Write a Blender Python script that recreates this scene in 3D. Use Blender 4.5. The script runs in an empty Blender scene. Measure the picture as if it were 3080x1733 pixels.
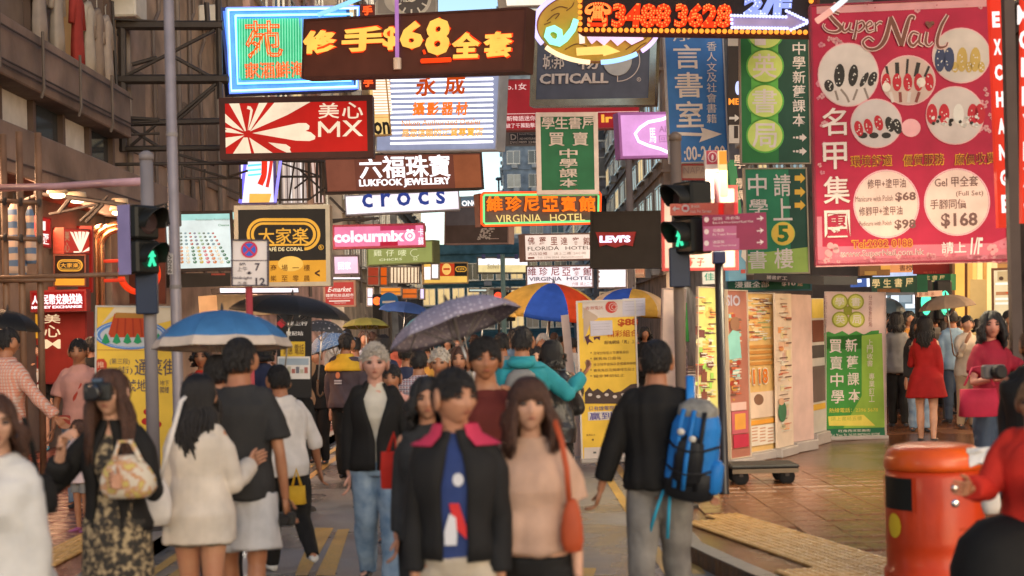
import bpy, math, random
import numpy as np
from mathutils import Vector, Matrix
random.seed(7); np.random.seed(7)
sc = bpy.context.scene
COL = sc.collection
PI = math.pi
# ------------------------------------------------------------------ camera
F, CX, CY = 4277.0, 1540.0, 990.4
ROLL = math.radians(1.4)
CAMZ = 1.74
RIGHT = Vector((math.cos(ROLL), 0, -math.sin(ROLL)))
UP = Vector((math.sin(ROLL), 0, math.cos(ROLL)))
FWD = Vector((0, 1, 0))
CAM = Vector((0, 0, CAMZ))
cd = bpy.data.cameras.new('camera'); cam = bpy.data.objects.new('camera', cd); COL.objects.link(cam)
M = Matrix.Identity(4)
for i in range(3):
    M[i][0] = RIGHT[i]; M[i][1] = UP[i]; M[i][2] = -FWD[i]; M[i][3] = CAM[i]
cam.matrix_world = M
cd.lens = F/3080*36; cd.sensor_width = 36; cd.shift_y = (CY-866.5)/3080
cd.clip_end = 2000; cd.clip_start = .05
cd.dof.use_dof = True; cd.dof.focus_distance = 27; cd.dof.aperture_fstop = 2.2
sc.camera = cam
# ------------------------------------------------------------------ light
w = bpy.data.worlds.new('World'); sc.world = w; w.use_nodes = True
nt = w.node_tree; bg = nt.nodes['Background']
sky = nt.nodes.new('ShaderNodeTexSky'); sky.sky_type = 'NISHITA'; sky.sun_disc = False
SUN_EL, SUN_ROT = math.radians(16), math.radians(160)
sky.sun_elevation = SUN_EL; sky.sun_rotation = SUN_ROT; sky.air_density = 1.0; sky.dust_density = .6; sky.ozone_density = 1.6
nt.links.new(sky.outputs[0], bg.inputs[0]); bg.inputs[1].default_value = 0.115
ld = bpy.data.lights.new('sun', 'SUN'); ld.energy = 0.55; ld.angle = math.radians(35); ld.color = (1, .80, .55)
lo = bpy.data.objects.new('sun', ld); COL.objects.link(lo)
lo.rotation_euler = (math.radians(90)-SUN_EL, 0, PI-SUN_ROT)
vset = sc.view_settings; vs = vset; vs.view_transform = 'Standard'; vs.look = 'None'; vs.exposure = 0.9; vs.gamma = 1
try: vs.use_curve_mapping = False
except Exception: pass
sc.cycles.use_denoising = True
sc.cycles.max_bounces = 6; sc.cycles.diffuse_bounces = 3; sc.cycles.glossy_bounces = 3
sc.cycles.sample_clamp_indirect = 4; sc.cycles.use_light_tree = True
sc.cycles.caustics_reflective = False; sc.cycles.caustics_refractive = False

def area(name, loc, target, sx, sy, power, col):
    a = bpy.data.lights.new(name, 'AREA'); a.shape = 'RECTANGLE'; a.size = sx; a.size_y = sy; a.energy = power; a.color = col
    o = bpy.data.objects.new(name, a); COL.objects.link(o); o.location = loc
    o.rotation_euler = (Vector(target)-Vector(loc)).to_track_quat('-Z', 'Y').to_euler()
    return o
# ------------------------------------------------------------------ picture measures -> metres
VIEW = (0, 0, 3080/2575)
VS = dict(F=(0,0,3080/2575), A=(0,0,770/1860), B=(600,0,1000/2415), C=(1450,0,1000/2415), N=(2280,0,800/1932),
          E=(0,500,770/2231), G=(650,450,900/2371), H=(1350,550,900/2576), I=(2150,500,930/2450),
          J=(0,900,500/870), K=(380,900,600/1044), L=(900,850,600/985), O=(1400,850,850/2053), Q=(1700,950,600/1110),
          R=(2000,1000,700/1384), T=(2500,850,580/952))
def view(k):
    global VIEW
    VIEW = VS[k]
def ray(px, py):
    x = VIEW[0]+px*VIEW[2]; y = VIEW[1]+py*VIEW[2]
    return FWD + RIGHT*((x-CX)/F) + UP*(-(y-CY)/F)
def P(px, py, D): return CAM + ray(px, py)*D
def G(px, py, z=0.0):
    r = ray(px, py); t = (z-CAMZ)/r.z
    return CAM + r*t
# ------------------------------------------------------------------ materials
MC = {}
def mat(name, col, rough=.7, metal=0, var=.12, scale=6, bump=0, emit=0, spec=.4, coat=0, sheen=0, bscale=40, col2=None):
    if name in MC: return MC[name]
    m = bpy.data.materials.new(name); m.use_nodes = True; n = m.node_tree; b = n.nodes['Principled BSDF']
    c = (*col, 1)
    b.inputs['Roughness'].default_value = rough; b.inputs['Metallic'].default_value = metal
    b.inputs['Specular IOR Level'].default_value = spec
    if coat: b.inputs['Coat Weight'].default_value = coat; b.inputs['Coat Roughness'].default_value = .12
    if sheen: b.inputs['Sheen Weight'].default_value = sheen
    tc = n.nodes.new('ShaderNodeTexCoord')
    if var or col2:
        no = n.nodes.new('ShaderNodeTexNoise'); no.inputs['Scale'].default_value = scale; no.inputs['Detail'].default_value = 5
        n.links.new(tc.outputs['Object'], no.inputs['Vector'])
        mx = n.nodes.new('ShaderNodeMix'); mx.data_type = 'RGBA'
        mr = n.nodes.new('ShaderNodeMapRange'); mr.inputs[1].default_value = .3; mr.inputs[2].default_value = .7
        n.links.new(no.outputs['Fac'], mr.inputs[0]); n.links.new(mr.outputs[0], mx.inputs[0])
        lo_ = tuple(v*(1-var) for v in col) if col2 is None else col2
        hi_ = tuple(min(1, v*(1+var)) for v in col) if col2 is None else col
        mx.inputs[6].default_value = (*lo_, 1); mx.inputs[7].default_value = (*hi_, 1)
        n.links.new(mx.outputs[2], b.inputs['Base Color'])
    else: b.inputs['Base Color'].default_value = c
    if bump:
        n2 = n.nodes.new('ShaderNodeTexNoise'); n2.inputs['Scale'].default_value = bscale; n2.inputs['Detail'].default_value = 4
        n.links.new(tc.outputs['Object'], n2.inputs['Vector'])
        bp = n.nodes.new('ShaderNodeBump'); bp.inputs['Strength'].default_value = bump; bp.inputs['Distance'].default_value = .02
        n.links.new(n2.outputs['Fac'], bp.inputs['Height']); n.links.new(bp.outputs[0], b.inputs['Normal'])
    if emit:
        b.inputs['Emission Color'].default_value = c; b.inputs['Emission Strength'].default_value = emit
    m.diffuse_color = c; MC[name] = m
    return m
_k = [0]
def D(col, rough=.6, **k):     # painted / printed surface
    key = 'paint_%s_%s' % ('_'.join('%02d' % round(c*99) for c in col), round(rough*10))
    k.setdefault('var', .13); k.setdefault('scale', 3.5); k.setdefault('spec', .2 if rough > .35 else .4)
    return mat(key + ('m' if k.get('metal') else '') + ('b%s' % k.get('bump') if k.get('bump') else ''), col, rough, **k)
def Lt(col, s=1.0):            # lit acrylic, tube or lamp
    key = 'lit_%s_%s' % ('_'.join('%02d' % round(c*99) for c in col), round(s*20))
    if key in MC: return MC[key]
    m = bpy.data.materials.new(key); m.use_nodes = True; b = m.node_tree.nodes['Principled BSDF']
    b.inputs['Base Color'].default_value = (*[c*.15 for c in col], 1); b.inputs['Roughness'].default_value = .5; b.inputs['Specular IOR Level'].default_value = .12
    b.inputs['Emission Color'].default_value = (*col, 1); b.inputs['Emission Strength'].default_value = s*EMIT
    n = m.node_tree; tc = n.nodes.new('ShaderNodeTexCoord'); no = n.nodes.new('ShaderNodeTexNoise'); no.inputs['Scale'].default_value = 1.7; no.inputs['Detail'].default_value = 6; no.inputs['Roughness'].default_value = .65
    n.links.new(tc.outputs['Object'], no.inputs['Vector']); mr = n.nodes.new('ShaderNodeMapRange'); mr.inputs[1].default_value = .3; mr.inputs[2].default_value = .6; mr.inputs[3].default_value = s*EMIT*.78; mr.inputs[4].default_value = s*EMIT*1.06
    n.links.new(no.outputs[0], mr.inputs[0]); n.links.new(mr.outputs[0], b.inputs['Emission Strength'])
    MC[key] = m; return m
EMIT = 1.0/2**vset.exposure
# ------------------------------------------------------------------ mesh building
class MB:
    def __init__(s): s.v = []; s.f = []
    def add(s, vs, fs):
        o = len(s.v); s.v += [tuple(v) for v in vs]; s.f += [tuple(i+o for i in f) for f in fs]; return s
    def box(s, x0, y0, z0, x1, y1, z1):
        v = [(x, y, z) for x in (x0, x1) for y in (y0, y1) for z in (z0, z1)]
        return s.add(v, [(0,1,3,2),(4,6,7,5),(0,4,5,1),(2,3,7,6),(0,2,6,4),(1,5,7,3)])
    def cbox(s, x0, y0, z0, x1, y1, z1, c=.01):   # chamfered box
        xs = (x0, x1); ys = (y0, y1); zs = (z0, z1); vs = []; idx = {}
        for i in (0, 1):
            for j in (0, 1):
                for k in (0, 1):
                    sx, sy, sz = (1 if i == 0 else -1), (1 if j == 0 else -1), (1 if k == 0 else -1)
                    for a in range(3):
                        p = [xs[i]+c*sx, ys[j]+c*sy, zs[k]+c*sz]; p[a] = (xs[i], ys[j], zs[k])[a]
                        idx[(i, j, k, a)] = len(vs); vs.append(p)
        fs = []
        for a, (b, d) in ((0, (1, 2)), (1, (2, 0)), (2, (0, 1))):
            for e in (0, 1):
                q = []
                for (u, w_) in ((0, 0), (1, 0), (1, 1), (0, 1)):
                    t = [0, 0, 0]; t[a] = e; t[b] = u; t[d] = w_; q.append(idx[(*t, a)])
                fs.append(q if e else q[::-1])
        for a in range(3):
            b, d = (a+1) % 3, (a+2) % 3
            for u in (0, 1):
                for w_ in (0, 1):
                    t0 = [0, 0, 0]; t0[b] = u; t0[d] = w_; t1 = t0[:]; t1[a] = 1
                    q = [idx[(*t0, b)], idx[(*t1, b)], idx[(*t1, d)], idx[(*t0, d)]]
                    fs.append(q if (u != w_) else q[::-1])
        for i in (0, 1):
            for j in (0, 1):
                for k in (0, 1):
                    q = [idx[(i, j, k, a)] for a in range(3)]
                    fs.append(q if (i+j+k) % 2 else q[::-1])
        return s.add(vs, fs)
    def tube(s, pts, r, n=8, cap=True, flat=1.0):
        pts = [Vector(p) for p in pts]; rs = r if isinstance(r, (list, tuple)) else [r]*len(pts)
        o = len(s.v); prev = None
        for i, p in enumerate(pts):
            t = (pts[min(i+1, len(pts)-1)]-pts[max(i-1, 0)])
            if t.length < 1e-9: t = Vector((0, 0, 1))
            t.normalize()
            if prev is None:
                a = Vector((0, 0, 1)) if abs(t.z) < .9 else Vector((0, 1, 0))
                a = (a - t*a.dot(t)).normalized()
            else:
                a = prev - t*prev.dot(t)
                a = a.normalized() if a.length > 1e-6 else prev
            prev = a; b = t.cross(a)
            for k in range(n):
                an = 2*PI*k/n; s.v.append(tuple(p + (a*math.cos(an)*flat + b*math.sin(an))*rs[i]))
        for i in range(len(pts)-1):
            for k in range(n):
                k2 = (k+1) % n; s.f.append((o+i*n+k, o+i*n+k2, o+(i+1)*n+k2, o+(i+1)*n+k))
        if cap:
            s.f.append(tuple(o+k for k in range(n))[::-1]); e = o+(len(pts)-1)*n; s.f.append(tuple(e+k for k in range(n)))
        return s
    def lathe(s, prof, n=24, c=(0, 0, 0)):
        o = len(s.v)
        for r, z in prof:
            for k in range(n): s.v.append((c[0]+r*math.cos(2*PI*k/n), c[1]+r*math.sin(2*PI*k/n), c[2]+z))
        for i in range(len(prof)-1):
            for k in range(n):
                k2 = (k+1) % n; s.f.append((o+i*n+k, o+i*n+k2, o+(i+1)*n+k2, o+(i+1)*n+k))
        s.f.append(tuple(o+k for k in range(n))[::-1]); e = o+(len(prof)-1)*n; s.f.append(tuple(e+k for k in range(n)))
        return s
    def loft(s, rings, cap=True):       # rings: lists of equal length of points
        o = len(s.v); n = len(rings[0])
        for r in rings: s.v += [tuple(p) for p in r]
        for i in range(len(rings)-1):
            for k in range(n):
                k2 = (k+1) % n; s.f.append((o+i*n+k, o+i*n+k2, o+(i+1)*n+k2, o+(i+1)*n+k))
        if cap:
            s.f.append(tuple(o+k for k in range(n))[::-1]); e = o+(len(rings)-1)*n; s.f.append(tuple(e+k for k in range(n)))
        return s
    def ell(s, c, r, n=12, m=8, R=None):
        vs = []; fs = []
        for i in range(1, m):
            th = PI*i/m
            for k in range(n):
                ph = 2*PI*k/n; v = Vector((r[0]*math.sin(th)*math.cos(ph), r[1]*math.sin(th)*math.sin(ph), r[2]*math.cos(th)))
                if R: v = R @ v
                vs.append(Vector(c)+v)
        t = Vector((0, 0, r[2])); b = -t
        if R: t = R @ t; b = R @ b
        vs += [Vector(c)+t, Vector(c)+b]; T = (m-1)*n
        for i in range(m-2):
            for k in range(n): fs.append((i*n+k, (i+1)*n+k, (i+1)*n+(k+1) % n, i*n+(k+1) % n))
        for k in range(n): fs.append((T, k, (k+1) % n)); fs.append((T+1, (m-2)*n+(k+1) % n, (m-2)*n+k))
        return s.add(vs, fs)
    def poly(s, pts, y0, y1):           # closed outline of (x,z), extruded along y
        n = len(pts); v = [(x, y0, z) for x, z in pts]+[(x, y1, z) for x, z in pts]
        f = [tuple(range(n)), tuple(range(2*n-1, n-1, -1))]+[(i, n+i, n+(i+1) % n, (i+1) % n) for i in range(n)]
        return s.add(v, f)
    def mesh(s, name, m, smooth=False):
        me = bpy.data.meshes.new(name); me.from_pydata(s.v, [], s.f)
        if m: me.materials.append(m)
        if smooth: me.polygons.foreach_set('use_smooth', [True]*len(me.polygons))
        me.update(); return me
    def build(s, name, m, parent=None, smooth=False, kind=None):
        return obj(name, s.mesh(name, m, smooth), parent, kind)
def obj(name, me, parent=None, kind=None):
    o = bpy.data.objects.new(name, me); COL.objects.link(o)
    if parent: o.parent = parent
    if kind: o['kind'] = kind
    return o
def thing(name, label, cat, loc=(0, 0, 0), rz=0, group=None, mw=None):
    o = bpy.data.objects.new(name, None); COL.objects.link(o); o.empty_display_size = .1
    if mw is not None: o.matrix_world = mw
    else: o.location = loc; o.rotation_euler = (0, 0, rz)
    return tag(o, label, cat, group)
def tag(o, label, cat, group=None):
    o['label'] = label; o['category'] = cat
    if group: o['group'] = group
    return o
def copy_tree(o, parent=None):
    c = o.copy(); COL.objects.link(c); c.parent = parent
    for ch in list(o.children): copy_tree(ch, c)
    return c
def struct(name, mb, m, smooth=False):
    return mb.build(name, m, None, smooth, 'structure')
# ------------------------------------------------------------------ lettering
TXC = {}
def glyphs(s, bold=0.0, neon=0.0, res=2, mono=False, shear=0, sp=1.0):
    if bold < 0: bold = -bold
    elif any(ord(ch) > 0x2000 for ch in s): bold = min(bold, .010)
    elif s == 'M': bold = 0.005
    key = (s, bold, neon, res, shear, sp)
    if key in TXC: return TXC[key]
    c = bpy.data.curves.new('t', 'FONT'); c.body = s; c.resolution_u = res; c.offset = bold; c.shear = shear; c.space_character = sp
    if neon: c.fill_mode = 'NONE'; c.bevel_depth = neon; c.bevel_resolution = 0; c.resolution_u = 1
    o = bpy.data.objects.new('t', c); me = bpy.data.meshes.new_from_object(o)
    vs = np.array([v.co[:] for v in me.vertices]).reshape(-1, 3); fs = [tuple(p.vertices) for p in me.polygons]
    bpy.data.objects.remove(o); bpy.data.curves.remove(c); bpy.data.meshes.remove(me)
    TXC[key] = (vs, fs); return TXC[key]
SINGLE = {'lettering', 'letter_face', 'printed_nail', 'photo_disc', 'photo_rim', 'price_circle', 'bottle', 'petal', 'printed_leaf', 'curtain', 'lit_panel', 'taped_note', 'printed_bottle', 'lamp', 'logo'}
class Sign:
    """A board standing or hanging at its own place; local x right, z up, y away from the street."""
    def __init__(s, name, label, cat, c, D0, th=.12, face=None, rim=None, rimw=.03, group=None, DR=None, back=None, rimd=.015):
        TL, TR, BR, BL = c
        hL = BL[1]-TL[1]; hR = BR[1]-TR[1]
        DR = D0*hL/hR if DR is None else DR
        DR = max(D0*.8, min(D0*1.25, DR))
        pBL, pBR, pTL = P(*BL, D0), P(*BR, DR), P(*TL, D0)
        ex = (pBR-pBL); W = ex.length; ex.normalize()
        v = pTL-pBL; ez = (v-ex*v.dot(ex)); H = ez.length; ez.normalize()
        ey = ez.cross(ex)
        o = (pBL+pBR)/2
        m = Matrix.Identity(4)
        for i in range(3): m[i][0] = ex[i]; m[i][1] = ey[i]; m[i][2] = ez[i]; m[i][3] = o[i]
        s.mw = m; s.ex, s.ey, s.ez, s.o, s.W, s.H = ex, ey, ez, o, W, H; s.th = th
        s.root = thing(name, label, cat, group=group, mw=m); s.bag = {}; s.lk = .0016 if D0 < 20.5 and max(W, H) < 3 else .004
        if face:
            r = rimw if rim else 0
            MB().box(-W/2+r*.5, 0, r*.5, W/2-r*.5, th*.9, H-r*.5).build('face_panel', face, s.root)
        if rim:
            for (a, b, cc, d, nm) in ((-W/2, 0, -W/2+rimw, H, 'frame_side'), (W/2-rimw, 0, W/2, H, 'frame_side'),
                                  (-W/2+rimw, 0, W/2-rimw, rimw, 'frame_bar'), (-W/2+rimw, H-rimw, W/2-rimw, H, 'frame_bar')):
                MB().box(a, -rimd, b, cc, th, d).build(nm, rim, s.root)
            MB().box(-W/2+rimw, th*.91, rimw, W/2-rimw, th-.004, H-rimw).build('back_panel', rim, s.root)
    def L(s, px, py, off=0.0):
        r = ray(px, py); pl = s.o - s.ey*off; t = (pl-CAM).dot(s.ey)/r.dot(s.ey); q = CAM+r*t-s.o
        return q.dot(s.ex), q.dot(s.ez)
    def b(s, part, m):
        k = (part, m.name)
        if part in SINGLE: k = (part, m.name, len(s.bag))
        if k not in s.bag: s.bag[k] = (MB(), m)
        return s.bag[k][0]
    def ext(s, x0, y0, x1, y1):
        a = s.L(x0, (y0+y1)/2)[0]; b = s.L(x1, (y0+y1)/2)[0]; c = s.L((x0+x1)/2, y1)[1]; d = s.L((x0+x1)/2, y0)[1]
        return a, c, b, d
    def text(s, t, x0, y0, x1, y1, m, bold=0.0, lay=2, th=0.0, part='lettering', neon=0, res=2, off=None, shear=0, sp=1.0):
        vs, fs = glyphs(t, bold, neon, res, shear=shear, sp=sp)
        if len(vs) == 0: return
        if t == '一': y0, y1 = y0*.56+y1*.44, y0*.44+y1*.56
        a, c, b, d = s.ext(x0, y0, x1, y1); mn = vs.min(0); mx = vs.max(0)
        sx = (b-a)/(mx[0]-mn[0]); sz = (d-c)/(mx[1]-mn[1]); off = lay*s.lk if off is None else off
        X = a+(vs[:, 0]-mn[0])*sx; Z = c+(vs[:, 1]-mn[1])*sz
        mb = s.b(part, m)
        if neon:
            Y = -off-(vs[:, 2])*min(sx, sz)
            mb.add(list(zip(X.tolist(), Y.tolist(), Z.tolist())), fs)
        else:
            Y = np.full(len(X), -off-th); n = len(X)
            mb.add(list(zip(X.tolist(), Y.tolist(), Z.tolist())), fs)
            if th:
                ec = {}
                for f in fs:
                    for i in range(len(f)):
                        e = (f[i], f[(i+1) % len(f)])
                        if (e[1], e[0]) in ec: del ec[(e[1], e[0])]
                        else: ec[e] = 1
                V = []; Fq = []
                for (i, j) in ec:
                    k = len(V); V += [(X[i], -off-th, Z[i]), (X[j], -off-th, Z[j]), (X[j], -off, Z[j]), (X[i], -off, Z[i])]
                    Fq.append((k+3, k+2, k+1, k))
                s.b(part, m).add(V, Fq)
    def col(s, t, x0, y0, x1, y1, m, bold=0.0, lay=2, part='lettering', **k):   # characters one under another
        n = len(t); h = (y1-y0)/n
        for i, ch in enumerate(t):
            if ch == ' ': continue
            g = h*.06
            if ch in '一': g = h*.4
            xx0, xx1 = x0, x1
            s.text(ch, xx0, y0+i*h+g, xx1, y0+(i+1)*h-g, m, bold, lay, part=part, **k)
    def rect(s, x0, y0, x1, y1, m, lay=1, part='print', th=.003):
        a, c, b, d = s.ext(x0, y0, x1, y1); y = -lay*s.lk; th = min(th, s.lk*.6) if th == .003 else th
        s.b(part, m).box(a, y-th, c, b, y+.002, d)
    def poly(s, pts, m, lay=1, part='print', th=.003):
        y = -lay*s.lk; q = [s.L(*p) for p in pts]; th = min(th, s.lk*.6) if th == .003 else th
        s.b(part, m).poly(q, y-th, y+.002)
    def ell(s, cx, cy, rx, ry, m, lay=1, part='print', n=28, th=.003):
        s.poly([(cx+rx*math.cos(2*PI*i/n), cy+ry*math.sin(2*PI*i/n)) for i in range(n)], m, lay, part, th)
    def ring(s, cx, cy, rx, ry, w_, m, lay=1, part='print', n=32, a0=0, a1=360):
        y = -lay*s.lk; mb = s.b(part, m); n = max(6, int(n*(a1-a0)/360)); V = []; Fs = []
        for i in range(n+1):
            a = math.radians(a0+(a1-a0)*i/n)
            for k in (1, 1-w_):
                x, z = s.L(cx+rx*k*math.cos(a), cy+ry*k*math.sin(a)); V.append((x, y, z))
        for i in range(n): Fs.append((2*i, 2*i+1, 2*i+3, 2*i+2))
        mb.add(V, Fs)
    def tube(s, pts, r, m, off=.05, part='neon_tube', n=6, closed=False, smooth_pts=0):
        q = [s.L(*p) for p in pts]
        if closed: q.append(q[0])
        s.b(part, m).tube([(x, -off, z) for x, z in q], r, n)
    def stroke(s, pts, w_, m, lay=2, part='lettering', sub=5):    # brush stroke: catmull-rom ribbon of varying width (px)
        p = [np.array(q[:2], float) for q in pts]; ws = [q[2] if len(q) > 2 else w_ for q in pts]
        p = [2*p[0]-p[1]]+p+[2*p[-1]-p[-2]]; C = []; Wd = []
        for i in range(1, len(p)-2):
            for k in range(sub):
                t = k/sub; C.append(.5*((2*p[i])+(p[i+1]-p[i-1])*t+(2*p[i-1]-5*p[i]+4*p[i+1]-p[i+2])*t*t+(3*p[i]-p[i-1]-3*p[i+1]+p[i+2])*t**3))
                Wd.append(ws[i-1]*(1-t)+ws[i]*t)
        C.append(p[-2]); Wd.append(ws[-1]); V = []; Fs = []
        for i in range(len(C)):
            d = C[min(i+1, len(C)-1)]-C[max(i-1, 0)]; d = d/(np.linalg.norm(d)+1e-9); nn = np.array((-d[1], d[0]))
            for sg in (1, -1):
                q = C[i]+nn*sg*Wd[i]/2; x, z = s.L(q[0], q[1]); V.append((x, -lay*s.lk-.0001*i, z))
        for i in range(len(C)-1): Fs.append((2*i, 2*i+1, 2*i+3, 2*i+2))
        s.b(part, m).add(V, Fs)
    def done(s):
        for k_, (mb, m) in s.bag.items():
            mb.build(k_[0], m, s.root, kind='stuff' if k_[0] in ('flower', 'printed_bead', 'emblem') else None)
        s.bag = {}
        return s.root
    def bracket(s, pts, r=.03, m=None, part='bracket'):           # steel arms in local metres
        for (a, b) in pts: MB().tube([a, b], r, 6).build(part, m or STEEL, s.root)
STEEL = mat('dark_steel', (.05, .042, .04), .6, .5, bump=.3)
ALU = mat('aluminium', (.55, .53, .5), .35, .8)
WHITE = D((.78, .74, .7)); BLACK = D((.02, .018, .018)); DKBROWN = D((.06, .025, .02))
VS.update(V=(1250,380,600/2174), W=(2600,750,480/2108), X=(950,880,550/2576), Y=(1950,400,450/1358))
def rgb(r, g, b):
    f = lambda c: c/12.92 if c <= .04045 else ((c+.055)/1.055)**2.4
    return (f(r/255), f(g/255), f(b/255))
# ------------------------------------------------------------------ ground
def wetmat(name, col, col2, brick=None, r0=.16, r1=.6):
    m = bpy.data.materials.new(name); m.use_nodes = True; n = m.node_tree; b = n.nodes['Principled BSDF']
    tc = n.nodes.new('ShaderNodeTexCoord'); no = n.nodes.new('ShaderNodeTexNoise'); no.inputs['Scale'].default_value = .9; no.inputs['Detail'].default_value = 6
    n.links.new(tc.outputs['Object'], no.inputs['Vector'])
    n3 = n.nodes.new('ShaderNodeTexNoise'); n3.inputs['Scale'].default_value = 60; n3.inputs['Detail'].default_value = 3
    n.links.new(tc.outputs['Object'], n3.inputs['Vector'])
    mx = n.nodes.new('ShaderNodeMix'); mx.data_type = 'RGBA'; mx.inputs[6].default_value = (*col, 1); mx.inputs[7].default_value = (*col2, 1)
    ad = n.nodes.new('ShaderNodeMath'); ad.operation = 'MULTIPLY'; n.links.new(no.outputs[0], ad.inputs[0]); n.links.new(n3.outputs[0], ad.inputs[1])
    mr0 = n.nodes.new('ShaderNodeMapRange'); mr0.inputs[1].default_value = .12; mr0.inputs[2].default_value = .42
    n.links.new(ad.outputs[0], mr0.inputs[0]); n.links.new(mr0.outputs[0], mx.inputs[0])
    out = mx.outputs[2]
    if brick:
        br = n.nodes.new('ShaderNodeTexBrick'); br.inputs['Scale'].default_value = 1; br.inputs['Brick Width'].default_value = brick[0]; br.inputs['Row Height'].default_value = brick[1]
        br.inputs['Mortar Size'].default_value = .006; br.inputs['Color1'].default_value = (1, 1, 1, 1); br.inputs['Color2'].default_value = (.72, .72, .72, 1); br.inputs['Mortar'].default_value = (.4, .4, .4, 1)
        n.links.new(tc.outputs['Object'], br.inputs['Vector'])
        m2 = n.nodes.new('ShaderNodeMix'); m2.data_type = 'RGBA'; m2.blend_type = 'MULTIPLY'; m2.inputs[0].default_value = 1
        n.links.new(out, m2.inputs[6]); n.links.new(br.outputs[0], m2.inputs[7]); out = m2.outputs[2]
    n.links.new(out, b.inputs['Base Color'])
    mr = n.nodes.new('ShaderNodeMapRange'); mr.inputs[1].default_value = .38; mr.inputs[2].default_value = .62; mr.inputs[3].default_value = r0; mr.inputs[4].default_value = r1
    n.links.new(no.outputs[0], mr.inputs[0]); n.links.new(mr.outputs[0], b.inputs['Roughness'])
    bp = n.nodes.new('ShaderNodeBump'); bp.inputs['Strength'].default_value = .35; bp.inputs['Distance'].default_value = .01
    n.links.new(n3.outputs[0], bp.inputs['Height']); n.links.new(bp.outputs[0], b.inputs['Normal'])
    MC[name] = m; return m
ASPH = wetmat('wet_asphalt', (.15, .137, .125), (.29, .27, .25), r0=.10, r1=.5)
PAVR = wetmat('brown_paving', (.14, .048, .018), (.31, .125, .05), (.2, .1), r0=.03, r1=.30)
PAVL = wetmat('red_paving', (.20, .05, .03), (.34, .10, .06), (.2, .1), r0=.07, r1=.45)
CONC = wetmat('kerb_stone', (.16, .14, .12), (.3, .27, .23), r0=.3, r1=.7)
YEL = wetmat('worn_yellow_paint', (.30, .20, .08), (.72, .42, .09), r0=.3, r1=.6)
TACT = wetmat('tactile_yellow', (.46, .24, .06), (.70, .40, .12), r0=.2, r1=.5)
struct('ground', MB().box(-300, -60, -.4, 300, 900, -.02), D((.12, .11, .1)))
struct('road', MB().box(-3.2, -20, -.05, 2.6, 260, 0.0), ASPH)
view('F')
# kerb lines: (x, y) from near to far
_k = lambda x, y: tuple(G(x, y, .12).xy)
rk = [(2.6, 6.5), _k(2000, 1490), _k(1900, 1449), _k(1800, 1405), _k(1722, 1368), _k(1668, 1300), (1.45, 18), (1.45, 40), (1.45, 200)]
lk = [(-2.9, 6.0), (-2.9, 12), (-2.9, 40), (-2.9, 200)]
def pavement(name, line, far, m):
    n = len(line); v = [(x, y, .12) for x, y in line]+[(far, y, .12) for x, y in line]+[(x, y, -.03) for x, y in line]+[(far, y, -.03) for x, y in line]
    f = []
    for i in range(n-1):
        f += [(i, i+1, n+i+1, n+i), (2*n+i, 2*n+i+1, i+1, i), (3*n+i+1, 3*n+i, n+i, n+i+1)]
    f += [(0, n, 3*n, 2*n), (n-1, 3*n-1, 4*n-1, 2*n-1)]
    return struct(name, MB().add(v, f), m)
def kerb(line, side, parent):
    # separate kerb stones, each one metre long
    pts = [Vector((x, y, 0)) for x, y in line]; out = []
    for a, b in zip(pts, pts[1:]):
        L_ = (b-a).length; k = max(1, int(L_)) if a.y < 30 else 1
        for i in range(k): out.append((a.lerp(b, i/k), a.lerp(b, (i+1)/k)))
    for a, b in out:
        d = (b-a).normalized(); nn = Vector((d.y, -d.x, 0))*side*.13; a = a+d*.006; b = b-d*.006
        v = []
        for z in (-.03, .126):
            v += [(*(a).xy, z), (*(b).xy, z), (*(b+nn).xy, z), (*(a+nn).xy, z)]
        MB().add(v, [(0,3,2,1),(4,5,6,7),(0,1,5,4),(1,2,6,5),(2,3,7,6),(3,0,4,7)]).build('kerb_stone', CONC, parent)
pr = pavement('right_pavement', rk, 40, PAVR); pl = pavement('left_pavement', [(x, y) for x, y in lk], -40, PAVL)
kerb(rk, 1, pr); kerb(lk, -1, pl)
# single paving slabs where they show largest
def slabs(parent, x0, x1, y0, y1, s, m, inside):
    me = MB().cbox(-s/2+.004, -s/2+.004, 0, s/2-.004, s/2-.004, .016, .003).mesh('paving_slab', m)
    k = 0
    for j in range(int((y1-y0)/s)):
        for i in range(int((x1-x0)/s)):
            x = x0+(i+.5)*s; y = y0+(j+.5)*s
            if not inside(x, y): continue
            o = obj('paving_slab', me, parent); o.location = (x, y, .116+random.uniform(-.0025, .0025)); o.rotation_euler = (random.uniform(-.004, .004), random.uniform(-.004, .004), 0); k += 1
    return k
def kx(line, y):
    for (a, b), (c, d) in zip(line, line[1:]):
        if b <= y <= d: return a+(c-a)*(y-b)/(d-b)
    return line[0][0]
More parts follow.
